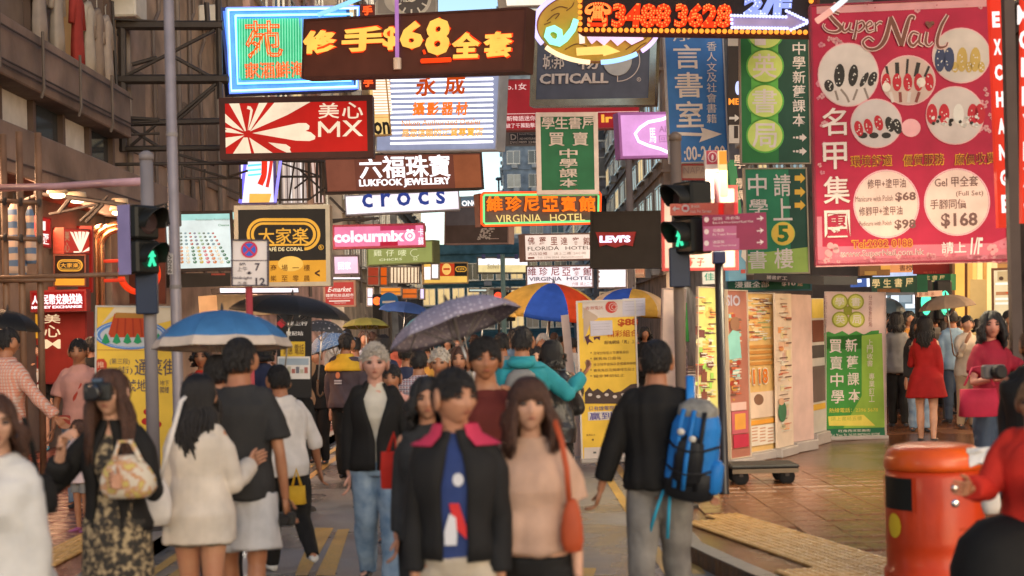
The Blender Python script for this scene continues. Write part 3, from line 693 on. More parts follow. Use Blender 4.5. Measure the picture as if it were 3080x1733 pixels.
s.text('ONGI', 1945, 402, 2085, 448, Lt((1, .95, .97), 1.5), .03, 3); s.text('one', 2005, 452, 2082, 478, Lt((1, .95, .97), 1.5), .02, 3); s.done()
# far bright clutter at the crossing
for i, (x0, y0, x1, y1, D_, c, st, lab) in enumerate([
    (1195, 925, 1295, 1080, 56, (168, 58, 34), .9, 'brick red shop panel far down the left side'), (1295, 925, 1362, 1080, 57, (222, 92, 20), 1, 'orange shop panel beside the brick red one'),
    (1365, 925, 1615, 1065, 60, (246, 214, 176), 1.15, 'bright cream shop front with upright ribs'), (1295, 1088, 1470, 1160, 55, (236, 140, 40), 1.1, 'orange lightbox over the far shop'),
    (1470, 1095, 1600, 1185, 56, (226, 110, 40), 1.0, 'red orange strip sign of the far shop'), (1190, 1090, 1250, 1245, 50, (236, 224, 250), 1.3, 'lilac white shop light left of the red signal'),
    (1610, 1095, 1655, 1190, 54, (222, 206, 255), 1.4, 'upright lilac lamp at the far crossing'), (1700, 900, 1770, 1030, 50, (255, 244, 246), 1.3, 'blown out white panel beside the twin lightbox'),
    (2170, 1095, 2400, 1112, 66, (240, 110, 90), 1.3, 'thin red light strip over far shops'), (2000, 1100, 2150, 1130, 66, (210, 225, 215), 1.0, 'pale strip lights of far shops')]):
    s = Sign('corner_shop', lab, 'shop', [(x0, y0), (x1, y0), (x1, y1), (x0, y1)], D_, .3, Lt(rgb(*c), st), D((.25, .2, .17)), .05, 'far lit shops')
    if i == 2:
        for k in range(9): s.rect(x0+10+k*27, y0+6, x0+19+k*27, y1-6, D(rgb(120, 84, 60)), 1)
    if i in (0, 1, 3, 4, 5): s.rect(x0+6, (y0+y1)/2, x1-6, (y0+y1)/2+8, D(rgb(120, 84, 60)), 1)
    s.done()
view('H')
# neon hotel sign
s = Sign('neon_sign', 'hotel neon sign in a red and green rounded tube border, orange characters', 'neon sign', [(262, 92), (1300, 78), (1292, 352), (272, 378)], 30, .25, D((.17, .12, .12)), D((.15, .05, .03)), .05, SG)
for q, c, st in (([(285, 90), (1280, 82), (1294, 100), (1290, 335), (1270, 350), (290, 372), (270, 355), (268, 110)], rgb(255, 80, 30), 1.8), ([(298, 108), (1268, 100), (1275, 115), (1272, 320), (1258, 332), (302, 355), (290, 340), (288, 120)], rgb(120, 235, 140), 1.3)):
    s.tube(q, .024, Lt(c, st), .07, n=6, closed=True)
xs = (315, 480, 635, 795, 955, 1112); 
for t, x in zip('維珍尼亞賓館', xs):
    s.text(t, x, 120, x+135, 248, Lt(rgb(226, 96, 20), .9), .02, 8); s.text(t, x-3, 117, x+138, 251, Lt(rgb(255, 120, 30), 1.3), neon=.03, off=.06)
s.text('VIRGINIA', 400, 275, 790, 342, Lt(rgb(250, 214, 130), 1.1), .005, 8); s.text('HOTEL', 865, 268, 1165, 330, Lt(rgb(250, 214, 130), 1.1), .005, 8); s.done()
# florida + virginia white boxes
s = Sign('lightbox_sign', 'cream hotel lightbox with brown characters under the neon hotel sign', 'lightbox sign', [(650, 440), (1230, 430), (1230, 665), (650, 680)], 36, .3, Lt(rgb(248, 222, 205), 1.05), D((.2, .12, .1)), .04, SG)
dr = D((.28, .06, .03)); dk = D((.10, .08, .07))
for t, x in zip('佛羅里達賓館', (678, 778, 875, 962, 1062, 1155)): s.text(t, x, 468, x+58, 535, dr, .01, 2)
s.text('FLORIDA', 678, 548, 948, 582, dk, .005, 2); s.text('HOTEL', 1003, 545, 1215, 575, dk, .005, 2); s.text('酒店設備', 680, 598, 845, 625, dr, 0, 2); s.text('請上二樓  24小時', 905, 595, 1180, 620, D((.4, .3, .26)), 0, 2); s.text('Tel: 2396 3344  Airconditioned', 760, 632, 1150, 648, D((.4, .3, .26)), 0, 2)
s.rect(680, 640, 735, 655, dr, 2); s.done()
s = Sign('lightbox_sign', 'white hotel lightbox with dark red characters just above the parasol', 'lightbox sign', [(665, 715), (1248, 705), (1248, 905), (665, 915)], 37, .3, Lt(rgb(252, 236, 240), 1.12), D((.2, .15, .16)), .04, SG)
for t, x in zip('維珍尼亞賓館', (680, 778, 880, 975, 1062, 1155)): s.text(t, x, 728, x+72, 800, D((.35, .04, .06)), .015, 2)
s.text('VIRGINIA', 690, 810, 970, 845, D((.06, .07, .16)), .015, 2); s.text('HOTEL', 1015, 806, 1235, 838, D((.06, .07, .16)), .015, 2); s.text('六樓  請上二十', 1060, 855, 1240, 885, D((.4, .12, .14)), 0, 2); s.rect(1140, 895, 1235, 901, dr, 2); s.done()
s = Sign('lightbox_sign', 'plain white lightbox right of the lower hotel sign', 'lightbox sign', [(1278, 738), (1535, 735), (1535, 910), (1278, 912)], 38, .3, Lt((1, .94, .97), 1.3), D((.3, .25, .25)), .04, SG)
for y in (760, 800, 840): s.rect(1290, y, 1300, y+18, D((.4, .3, .3)), 2)
s.rect(1430, 895, 1520, 900, dr, 2); s.done()
s = Sign('shop_sign', 'small brown hotel plate partly behind the lamp post', 'shop sign', [(1585, 735), (1685, 735), (1685, 815), (1585, 818)], 40, .2, D((.35, .2, .14)), D((.2, .1, .06)), .04, SG)
s.text('維珍尼', 1592, 745, 1678, 775, dr, .01, 2); s.text('VIRGINIA', 1592, 785, 1678, 803, dk, 0, 2); s.done()
s = Sign('shop_sign', 'thin white strip sign with dark characters over the parasol tops', 'shop sign', [(1300, 938), (1540, 935), (1540, 975), (1300, 978)], 34, .2, D((.5, .46, .4)), None, group=SG)
s.text('维珍酒店客棧', 1305, 945, 1525, 968, dk, .01, 2); s.done()
# black jeans sign
s = Sign('billboard', 'large black square sign with a small glowing batwing logo', 'billboard', [(1208, 250), (1828, 238), (1828, 735), (1215, 738)], 30, .3, D((.026, .022, .02)), D((.03, .025, .022)), .04, SG)
s.poly([(1268, 425), (1440, 428), (1615, 422), (1600, 480), (1588, 548), (1520, 535), (1440, 560), (1360, 535), (1302, 552), (1290, 490)], D((.28, .03, .03)), 2, 'logo', .04)
s.text("LEVI'S", 1308, 455, 1570, 515, Lt(rgb(235, 225, 255), 2.0), .045, 13, .03); s.text('R', 1575, 425, 1600, 445, Lt(rgb(235, 225, 255), 1.2), 0, 3); s.done()
# callphone sign
view('C')
s = Sign('billboard', 'dark slate billboard in a polished steel frame with pale capital letters', 'billboard', [(315, 135), (1265, 108), (1255, 762), (345, 772)], 28, .3, D((.075, .085, .12)), mat('polished_steel', (.5, .45, .36), .22, 1.0), .13, SG)
gl = D((.50, .44, .42), .4)
s.text('城邦', 445, 395, 600, 505, gl, .03, 3, .03); s.text('物', 700, 400, 850, 505, gl, .03, 3, .03); s.text('CITICALL', 422, 535, 920, 610, gl, .028, 3, .03)
s.ell(985, 440, 105, 112, D((.33, .34, .36)), 3, 'logo', 28, .03); s.ring(985, 440, 165, 155, .04, gl, 3, 'logo', a0=-30, a1=90); s.rect(982, 550, 988, 595, gl, 3); s.ring(1140, 578, 15, 15, .2, gl, 3); s.text('R', 1134, 570, 1147, 586, gl, 0, 3); s.done()
s = Sign('billboard', 'long crimson karaoke billboard behind the slate one', 'billboard', [(118, 578), (1150, 560), (1150, 930), (125, 952)], 36, .3, Lt(rgb(158, 26, 38), .8), D((.2, .05, .05)), .03, SG)
pk = Lt(rgb(246, 205, 200), .9)
s.text('No.1女', 132, 605, 322, 655, pk, .03, 2); s.rect(125, 818, 1150, 822, pk, 2); s.text('全新韓語迷你', 135, 842, 388, 880, pk, .02, 2); s.text('突破了千萬點擊3', 137, 895, 400, 930, pk, .02, 2); s.text('Ir', 865, 832, 950, 890, Lt(rgb(250, 170, 60), 1.1), .04, 2); s.done()
s = Sign('shop_sign', 'small navy advertising plate with a white letter D in a box', 'shop sign', [(192, 960), (400, 958), (400, 1052), (195, 1055)], 38, .2, D((.06, .07, .10)), D((.2, .2, .22)), .03, SG)
lg = D((.6, .6, .62))
s.text('D', 206, 975, 248, 1018, lg, .02, 2); s.text('DWI', 203, 1026, 250, 1045, lg, .02, 2); s.rect(256, 966, 259, 1048, lg, 2); s.text('Donald Wong Ltd', 268, 968, 392, 984, lg, 0, 2); s.text('AD HOTLINE', 270, 1000, 390, 1016, lg, .02, 2); s.text('9899 2348', 266, 1024, 392, 1042, lg, .02, 2); s.done()
s = Sign('shop_sign', 'green bookshop board in a white frame, characters stacked in the middle', 'shop sign', [(400, 818), (850, 815), (850, 1410), (402, 1415)], 26, .12, D((.03, .16, .075)), D((.7, .6, .55)), .08, SG)
pw = D((.66, .58, .53))
for i, t in enumerate('學生書屋'): s.text(t, 432+i*98, 852, 525+i*98, 938, pw, .03, 2, .02)
s.text('買', 482, 965, 598, 1062, pw, .03, 2, .02); s.text('賣', 655, 962, 772, 1060, pw, .03, 2, .02)
for i, t in enumerate('中學課本'): s.text(t, 562, 1082+i*72, 692, 1146+i*72, pw, .03, 2, .02)
s.rect(555, 1375, 580, 1392, D((.4, .05, .04)), 2); s.rect(672, 1375, 695, 1392, D((.4, .05, .04)), 2); s.done()
s = Sign('lightbox_sign', 'pink lightbox with a white neon wave, partly behind the blue banner', 'lightbox sign', [(1000, 818), (1395, 812), (1395, 1145), (1003, 1155)], 27, .25, Lt(rgb(226, 160, 222), 1.0), D((.3, .12, .4)), .05, SG)
s.tube([(1350, 850), (1300, 870), (1200, 890), (1140, 930), (1105, 975), (1130, 1030), (1200, 1060), (1290, 1085), (1350, 1112)], .03, Lt((1, .9, 1), 1.8), .05)
s.text('馬', 1212, 930, 1262, 1040, Lt((1, .9, .97), 1.3), .02, 2); s.text('AL', 1285, 915, 1350, 960, D((.4, .2, .5)), .01, 2); s.text('回', 1285, 985, 1345, 1035, D((.4, .2, .5)), .02, 2); s.done()
# oval neon
s = Sign('neon_sign', 'oval gold neon sign with a turquoise note and a yellow arrow', 'neon sign', [(385, -60), (1280, -60), (1280, 470), (385, 470)], 24, .15, None, None, group=SG)
s.ell(828, 200, 440, 262, D((.42, .25, .03)), 0, 'face_panel', 48, .1); s.ring(828, 200, 440, 262, .04, D((.2, .08, .03)), 26, 'rim', 48)
def arc(a0, a1, c, st, rx=452, ry=268):
    s.tube([(828+rx*math.cos(math.radians(a)), 200+ry*math.sin(math.radians(a))) for a in range(a0, a1+1, 6)], .04, Lt(rgb(*c), st), .17)
arc(150, 240, (190, 180, 255), 1.8); arc(96, 148, (255, 220, 170), 1.7); arc(50, 90, (150, 195, 255), 1.8); arc(8, 48, (225, 190, 255), 1.6)
s.tube([(680, 160), (655, 230), (600, 300), (560, 330), (500, 315), (470, 275), (480, 235), (520, 222), (560, 245), (565, 290), (545, 320)], .06, Lt(rgb(150, 250, 215), 1.6), .17)
s.poly([(680, 358), (870, 345), (875, 325), (1000, 385), (878, 418), (876, 405), (685, 415)], Lt(rgb(255, 205, 110), 1.3), 30)
s.poly([(700, 255), (740, 250), (745, 325), (705, 330)], Lt(rgb(255, 220, 200), 1.3), 30)
rr = random.Random(2); s.tube([(775, 305), (830, 270), (880, 310), (930, 265), (980, 312), (1030, 270), (1080, 305), (1150, 268)], .085, Lt(rgb(250, 205, 235), 1.3), .17)
for q in ([(470, 165), (520, 120), (560, 110), (530, 150)], [(500, 90), (560, 60), (620, 70)], [(610, 90), (650, 60), (665, 30)], [(450, 190), (500, 170)], [(600, 370), (680, 330), (760, 345)], [(1040, 370), (1100, 330), (1170, 300), (1200, 270)], [(1080, 400), (1150, 340), (1190, 320)]): s.stroke(q, 7, D((.12, .05, .01)), 29)
s.done()
# bulb sign
s = Sign('bulb_sign', 'black sign edged with amber bulbs, red phone number and a white arrow', 'bulb sign', [(697, -140), (2412, -140), (2412, 262), (697, 240)], 19.5, .25, D((.022, .015, .015)), D((.10, .02, .015)), .04, SG)
redb = Lt(rgb(255, 60, 18), 1.1); sq = D((.3, .03, .01), .4)
s.text('☎', 748, 20, 945, 205, redb, .02, 2, .03); s.text('3488', 950, 30, 1375, 205, redb, .05, 2, .04); s.text('3628', 1405, 30, 1815, 205, redb, .05, 2, .04)
bl = Lt(rgb(150, 165, 250), 1.2)
s.text('2/F', 1905, -20, 2250, 115, bl, .06, 2, .04); s.poly([(1815, 118), (2210, 128), (2215, 85), (2380, 165), (2225, 232), (2220, 212), (1820, 205)], D((.35, .28, .42)), 2); 
q = [(1815, 118), (2210, 128), (2215, 85), (2380, 165), (2225, 232), (2220, 212), (1820, 205)]
# bulbs as single parts
amb = Lt(rgb(255, 150, 50), 1.6); vio = Lt(rgb(190, 195, 255), 1.9); ora = Lt(rgb(255, 130, 60), 1.8)
def bulbs(pts, r, m, off):
    me = MB().ell((0, -off, 0), (r, r*1.25, r), 8, 6).mesh('bulb', m, True)
    for p in pts:
        x, z = s.L(*p); o = obj('bulb', me, s.root); o.location = (x, 0, z)
def along(pts, step, closed=True):
    out = []; L_ = pts+[pts[0]] if closed else pts
    for (a, b), (c, d) in zip(L_, L_[1:]):
        n = max(1, int(math.hypot(c-a, d-b)/step))
        out += [(a+(c-a)*k/n, b+(d-b)*k/n) for k in range(n)]
    return out
bulbs(along([(720, -30), (722, 222), (2395, 242), (2395, -30)], 41, False), .032, amb, .06)
bulbs(along(q, 22), .022, vio, .04)
s.done()
# speckle of little bulbs on the red figures: one part
mb = MB(); rr = random.Random(8)
for (t, x0, y0, x1, y1) in (('3488', 950, 30, 1375, 205), ('3628', 1405, 30, 1815, 205), ('☎', 748, 20, 945, 205), ('2/F', 1905, -20, 2250, 115)):
    vs_, fs_ = glyphs(t, .0 if t != '☎' else 0, 0, 2); a, c, b_, d = s.ext(x0+9, y0+9, x1-9, y1-9); mn = vs_.min(0); mx_ = vs_.max(0); loops = vs_
    mb2 = MB()
    for v in loops[::1]:
        mb2.ell((a+(v[0]-mn[0])/(mx_[0]-mn[0])*(b_-a), -.055, c+(v[1]-mn[1])/(mx_[1]-mn[1])*(d-c)), (.012, .012, .012), 5, 4)
    mb2.build('bulb_cluster', vio if t == '2/F' else ora, s.root, kind='stuff')
# blue banner
s = Sign('hanging_banner', 'blue bookroom banner with white characters, an arrow and opening hours', 'banner', [(1325, 180), (1790, 180), (1795, 1180), (1362, 1190)], 21, .06, D((.045, .16, .42)), D((.3, .3, .32)), .02, SG)
s.text('言', 1390, 325, 1590, 500, pw, .03, 2); s.text('書', 1400, 525, 1600, 710, pw, .03, 2); s.text('室', 1408, 735, 1605, 925, pw, .03, 2); s.text('序', 1385, 240, 1520, 300, pw, .02, 2)
s.poly([(1410, 960), (1600, 968), (1585, 925), (1740, 975), (1575, 1035), (1595, 990), (1412, 985)], pw, 2)
s.col('香人文及社會書籍', 1630, 300, 1702, 900, pw, .0, 2); s.text(':00-24:00', 1465, 1060, 1765, 1165, pw, .02, 2); s.done()
s = Sign('shop_sign', 'cream and red strip sign under the blue banner', 'shop sign', [(1440, 1190), (1640, 1190), (1640, 1310), (1440, 1310)], 22, .06, D((.55, .45, .4)), D((.4, .08, .08)), .03, SG)
s.text('NAPA', 1462, 1212, 1625, 1262, D((.42, .33, .32)), 0, 2); s.done()
# dark strip between the banners
s = Sign('shop_sign', 'dark sign strip with amber letters between the blue and green banners', 'shop sign', [(1780, 270), (1890, 270), (1890, 905), (1790, 905)], 30, .2, D((.04, .03, .028)), None, group=SG)
s.text('ME', 1790, 715, 1868, 762, Lt(rgb(255, 150, 50), 1.3), .03, 2); s.poly([(1795, 850), (1835, 850), (1835, 832), (1872, 858), (1835, 885), (1835, 868), (1795, 868)], D((.6, .58, .56)), 2); s.ell(1860, 640, 22, 50, Lt(rgb(190, 200, 255), 1.5), 2); s.rect(1785, 275, 1862, 335, D((.45, .4, .36)), 2); s.done()
s = Sign('shop_sign', 'narrow grey plate with a black figure below the dark strip', 'shop sign', [(1795, 908), (1880, 908), (1880, 1040), (1795, 1040)], 29, .1, D((.5, .47, .45)), None, group=SG)
s.rect(1830, 915, 1860, 1005, D((.04, .03, .03)), 1); s.done()
# green banners
GR = D((.03, .17, .05)); YG = D((.42, .62, .10)); YG2 = D((.55, .66, .16)); DG = D((.02, .07, .045))
s = Sign('hanging_banner', 'tall green bookshop banner with three lime discs', 'banner', [(1870, 200), (2378, 200), (2388, 1192), (1878, 1195)], 20, .06, GR, D((.25, .2, .15)), .02, SG)
s.rect(2150, 205, 2372, 1185, DG, 1)
for cy_ in (235, 480, 735, 985): s.ell(2055, cy_, 138, 128, D((.12, .42, .07)), 2, n=32)
for y in (355, 608, 862): s.rect(1955, y-60, 2150, y+60, D((.12, .42, .07)), 2)
for cy_, t in ((235, ''), (480, '英'), (735, '書'), (985, '局')):
    s.ell(2055, cy_, 126, 116, YG2, 3, n=32)
    if t: s.text(t, 1962, cy_-88, 2140, cy_+88, pw, .03, 5)
s.rect(1980, 280, 2060, 330, pw, 5)
s.col('中學新舊課本', 2255, 300, 2348, 925, pw, .01, 3)
for y in (1000, 1100):
    s.rect(2258, y-6, 2272, y+6, pw, 3); s.rect(2280, y-8, 2298, y+8, pw, 3); s.poly([(2305, y-14), (2325, y-14), (2325, y-30), (2358, y), (2325, y+30), (2325, y+14), (2305, y+14)], pw, 3)
s.done()
view('I')
s = Sign('hanging_banner', 'lower green bookshop banner with a yellow numbered disc', 'banner', [(235, 15), (735, 10), (752, 850), (252, 862)], 19.6, .06, D((.03, .20, .10)), D((.3, .25, .18)), .02, SG)
s.rect(595, 25, 728, 850, D((.02, .07, .05)), 1); s.poly([(250, 700), (745, 640), (748, 845), (255, 855)], D((.30, .44, .10)), 2)
s.text('中', 262, 62, 410, 235, pw, .03, 3); s.text('學', 270, 262, 420, 370, pw, .03, 3); s.text('書', 265, 670, 410, 815, pw, .03, 3); s.text('請', 465, 62, 600, 238, pw, .03, 3); s.text('上', 462, 255, 612, 430, pw, .03, 3); s.text('樓', 470, 650, 620, 810, pw, .03, 3)
s.ell(540, 535, 94, 94, D((.75, .50, .08)), 3); s.ring(540, 535, 94, 94, .06, D((.5, .55, .1)), 4); s.text('5', 495, 468, 585, 602, D((.03, .16, .05)), .04, 5)
for y in (95, 205, 310): s.poly([(632, y-20), (678, y-20), (678, y-40), (718, y), (678, y+40), (678, y+20), (632, y+20)], D((.7, .42, .06)), 3)
s.done()
s = Sign('hanging_banner', 'green strip banner showing half characters behind the lower green one', 'banner', [(105, -50), (245, -50), (245, 655), (180, 660)], 23, .06, D((.03, .20, .10)), None, group=SG)
s.col('學課', 165, 90, 235, 275, pw, .02, 2); s.text('學', 150, -90, 235, 20, pw, .03, 2); s.done()
s = Sign('shop_sign', 'dark green comic shop board with pale price lettering', 'shop sign', [(90, 905), (765, 895), (768, 985), (92, 995)], 18.5, .15, D((.02, .10, .06)), D((.05, .12, .14)), .02, SG)
s.text('漫畫全部', 158, 912, 430, 962, pw, .03, 2); s.text('$10', 530, 918, 640, 950, pw, .03, 2); s.text('起', 655, 922, 695, 950, D((.6, .35, .2)), .02, 2); s.done()
s = Sign('shop_sign', 'black shutter box above the green comic shop board', 'shop sign', [(310, 850), (760, 842), (862, 940), (310, 905)], 18.8, .4, D((.02, .025, .02)), None, group=SG)
s.text('補書釘工', 415, 868, 580, 900, pw, .02, 2); s.done()
# nail billboard
view('N')
s = Sign('billboard', 'big crimson nail salon billboard with photo discs and price circles', 'billboard', [(377, 35), (1660, 0), (1822, 1892), (421, 1930)], 16, .18, D((.37, .014, .045)), D((.22, .02, .04)), .02, SG, DR=15.8)
fl = D((.56, .26, .26)); fl2 = D((.50, .16, .20))
view('N'); s.rect(425, 20, 1660, 75, fl, 1)
view('I'); s.rect(800, 720, 2310, 780, fl, 1); s.poly([(795, 640), (2200, 610), (2320, 560), (2330, 760), (800, 785)], D((.52, .13, .17)), 1); s.rect(795, 400, 850, 640, fl2, 1)
view('N')
rr = random.Random(4)
def flower(x, y, r, m, lay):
    for k in range(5):
        a = 2*PI*k/5+rr.random(); s.ell(x+r*.6*math.cos(a), y+r*.6*math.sin(a), r*.45, r*.45, m, lay+k % 2, 'flower', 8)
    s.ell(x, y, r*.2, r*.2, D((.35, .05, .08)), lay+2, 'flower', 6)
for k in range(46):
    e = rr.random()
    if e < .35: flower(430+rr.random()*60, 280+rr.random()*1100, 10+rr.random()*16, fl if k % 2 else fl2, 3)
    elif e < .6: flower(450+rr.random()*1180, 30+rr.random()*50, 12+rr.random()*14, fl, 3)
    elif e < .75: flower(500+rr.random()*140, 280+rr.random()*100, 14+rr.random()*14, fl, 3)
    else: flower(1600+rr.random()*100, 640+rr.random()*330, 12+rr.random()*14, fl, 3)
view('I')
for k in range(40): flower(810+rr.random()*1480, 700+rr.random()*60, 10+rr.random()*18, (fl, fl2, D((.42, .1, .13)))[k % 3], 3)
flower(925, 665, 60, fl, 4); flower(2200, 660, 45, fl, 4); flower(2290, 620, 40, fl2, 4)
view('N')
def photo(cx, cy, rx, ry, base):
    s.ell(cx, cy, rx+8, ry+8, D((.66, .34, .34)), 6, 'photo_rim', 32); s.ell(cx, cy, rx, ry, base, 7, 'photo_disc', 32)
def nail(x, y, w_, h_, a, m, dots=None):
    pts = []
    for k in range(14):
        t = 2*PI*k/14; u = w_*math.cos(t)*.5; v = h_*math.sin(t)*.5; pts.append((x+u*math.cos(a)-v*math.sin(a), y+u*math.sin(a)+v*math.cos(a)))
    s.poly(pts, m, 9, 'printed_nail')
    if dots:
        for k in range(5): s.ell(x+(rr.random()-.5)*w_*.5, y+(rr.random()-.5)*h_*.7, 5, 6, dots, 10, 'printed_nail', 6)
WG = D((.55, .47, .42)); sk = D((.35, .25, .2)); bkn = D((.03, .02, .02)); rdn = D((.42, .02, .03)); sil = D((.6, .56, .5)); gold = D((.45, .30, .08)); nv = D((.04, .05, .1))
photo(655, 545, 215, 225, WG)
for x, y, w_, h_, a in ((590, 550, 78, 170, .05), (690, 550, 70, 160, .12), (770, 580, 40, 120, .5), (830, 575, 60, 110, .4), (515, 625, 70, 90, -.3)): nail(x, y, w_, h_, a, bkn, sil)
for q in ([(600, 650), (640, 700), (660, 745)], [(720, 650), (690, 730)], [(560, 660), (580, 730)], [(770, 640), (800, 720)]): s.stroke(q, 16, D((.22, .17, .14)), 8)
photo(1090, 585, 192, 175, D((.5, .36, .3)))
for k in range(5): s.stroke([(930+k*78, 430+abs(k-2)*26), (945+k*66, 560)], 30 if k % 2 else 18, bkn, 8)
for k in range(5): nail(930+k*78, 600, 66, 130, 0, rdn, sil)
s.ell(1183, 600, 32, 34, D((.7, .6, .5)), 10); s.ell(930, 635, 30, 34, D((.7, .6, .5)), 10)
for k in range(4): s.stroke([(960+k*70, 670), (980+k*55, 745)], 22, (D((.2, .05, .04)) if k % 2 else WG), 8)
photo(1475, 405, 205, 195, D((.52, .44, .38)))
for x, m_ in ((1320, nv), (1385, nv), (1480, gold), (1575, gold)): nail(x, 435, 78, 180, .04, m_, sil)
for x in (1430, 1530, 1620): nail(x, 490, 50, 80, 0, gold, sil)
photo(858, 898, 180, 172, D((.5, .43, .4)))
for x, y, m_ in ((730, 935, rdn), (800, 920, rdn), (875, 895, rdn), (955, 905, bkn), (1010, 920, bkn)): nail(x, y, 62, 115, -.25, m_, sil)
for x in (760, 840, 930): s.ell(x, 985, 34, 22, bkn, 8)
photo(1430, 840, 205, 205, D((.5, .42, .38)))
for x, m_ in ((1262, rdn), (1350, rdn), (1455, sil), (1558, rdn), (1610, rdn)): nail(x, 830, 78, 150, 0, m_, sil)
for k in range(26): s.ell(1260+rr.random()*330, 850+rr.random()*70, 13, 13, sil if k % 3 else bkn, 11, 'printed_bead', 8)
s.ell(1110, 930, 70, 66, D((.72, .36, .36)), 5, n=24)
# script title
tb = D((.16, .06, .04)); to = D((.66, .42, .38))
def scr(pts, w_):
    s.stroke([(p[0], p[1], (p[2] if len(p) > 2 else w_)+14) for p in pts], w_, to, 12); s.stroke(pts, w_, tb, 14)
scr([(590, 100, 14), (540, 85, 16), (520, 110, 20), (560, 160, 26), (600, 205, 24), (570, 235, 16), (510, 230, 10), (475, 200, 8), (480, 175, 6)], 18)
scr([(625, 165, 8), (612, 210, 16), (630, 232, 14), (665, 200, 10), (672, 168, 8), (662, 220, 16), (690, 232, 8)], 12)
scr([(720, 150, 8), (712, 210, 14), (695, 290, 16)], 14); scr([(715, 180, 8), (755, 160, 12), (770, 195, 14), (735, 230, 10), (712, 225, 6)], 12)
scr([(790, 200, 8), (825, 180, 10), (810, 160, 10), (785, 190, 12), (800, 232, 12), (840, 222, 6)], 12); scr([(850, 165, 8), (852, 232, 14)], 12); scr([(852, 190, 8), (880, 165, 12), (900, 170, 14)], 10)
scr([(840, 300, 10), (800, 275, 12), (760, 310, 14), (790, 355, 16), (860, 355, 20), (920, 290, 30), (965, 130, 26)], 20)
scr([(960, 125, 26), (990, 200, 34), (1040, 330, 30)], 28); scr([(1040, 335, 26), (1070, 220, 30), (1100, 130, 20), (1130, 125, 16), (1125, 145, 10)], 20)
scr([(1165, 250, 12), (1120, 240, 14), (1095, 300, 20), (1125, 335, 20), (1170, 290, 12)], 14); scr([(1178, 245, 14), (1168, 310, 18), (1200, 335, 10)], 14)
scr([(1225, 235, 14), (1215, 310, 20), (1240, 335, 10), (1270, 310, 8)], 14); s.ell(1228, 172, 16, 15, tb, 14); s.ell(1262, 172, 16, 15, tb, 14); s.poly([(1213, 178), (1278, 178), (1240, 212)], tb, 14)
scr([(1375, 110, 14), (1330, 190, 20), (1300, 290, 22), (1310, 345, 20), (1360, 340, 12), (1375, 310, 8)], 18)
cw = D((.68, .56, .5))
def big(t, x0, y0, x1, y1):
    s.text(t, x0+6, y0+6, x1+6, y1+6, D((.28, .02, .03)), .04, 5); s.text(t, x0, y0, x1, y1, cw, .035, 7)
big('名', 462, 785, 642, 985); big('甲', 472, 1035, 645, 1230)
view('I'); big('集', 860, 80, 1070, 298); big('團', 868, 350, 1070, 565)
view('N')
for i, (t, x) in enumerate((('環境舒適', 675), ('優質服務', 1055), ('廉價收費', 1430))): 
    y = 1130-i*8; s.text(t, x-5, y-5, x+300, y+85, D((.62, .28, .02)), .05, 6); s.text(t, x+3, y+3, x+292, y+77, D((.16, .03, .02)), .0, 8)
view('I')
for cx_, cy_, rx_, ry_ in ((1358, 300, 262, 272), (1918, 285, 262, 268)):
    s.ring(cx_, cy_, rx_, ry_, .04, D((.7, .35, .38)), 6, 'price_circle', 44); s.ell(cx_, cy_, rx_-12, ry_-12, D((.66, .47, .40)), 5, 'price_circle', 40)
tk = D((.16, .08, .07))
s.text('修甲+塗甲油', 1208, 100, 1512, 175, tk, .02, 8); s.text('Manicure with Polish', 1112, 235, 1410, 280, tk, .0, 8); s.text('$68', 1428, 205, 1592, 282, tk, .03, 8)
s.text('修腳甲+塗甲油', 1140, 318, 1485, 392, tk, .02, 8); s.text('Pedicure with Polish', 1145, 435, 1400, 472, tk, .0, 8); s.text('$98', 1422, 422, 1592, 505, tk, .03, 8)
s.text('Gel 甲全套', 1740, 80, 2085, 165, tk, .02, 8); s.text('(Full Set)', 1910, 195, 2125, 245, tk, .0, 8); s.text('手腳同價', 1705, 262, 1992, 340, tk, .03, 8); s.text('$168', 1790, 368, 2080, 492, tk, .03, 8)
s.text('Tel:2332 0188', 1082, 578, 1568, 652, D((.62, .28, .02)), .06, 6); s.text('Tel:2332 0188', 1088, 585, 1562, 645, D((.3, .03, .03)), .01, 8)
s.text('www.SuperNail.com.hk', 1000, 662, 1660, 725, D((.70, .56, .52)), .03, 6); s.text('www.SuperNail.com.hk', 1003, 665, 1657, 722, D((.30, .16, .15)), .0, 8)
s.text('請上', 1795, 600, 1990, 690, D((.66, .58, .55)), .03, 7); s.text('1/F', 2020, 565, 2125, 700, D((.66, .58, .55)), .03, 7, shear=.2)
s.done()
view('N')
t = thing('light_tube', 'slanting white and red tube at the top left corner of the nail billboard', 'light tube', P(430, 150, 15.2)); MB().tube([P(425, 155, 15.2)-t.location, P(530, 80, 15.2)-t.location], .035, 8).build('tube', Lt(rgb(255, 180, 160), .9), t); MB().tube([P(530, 80, 15.2)-t.location, P(640, -10, 15.2)-t.location], .03, 8).build('tube', Lt((.92, .96, 1), 1.1), t)
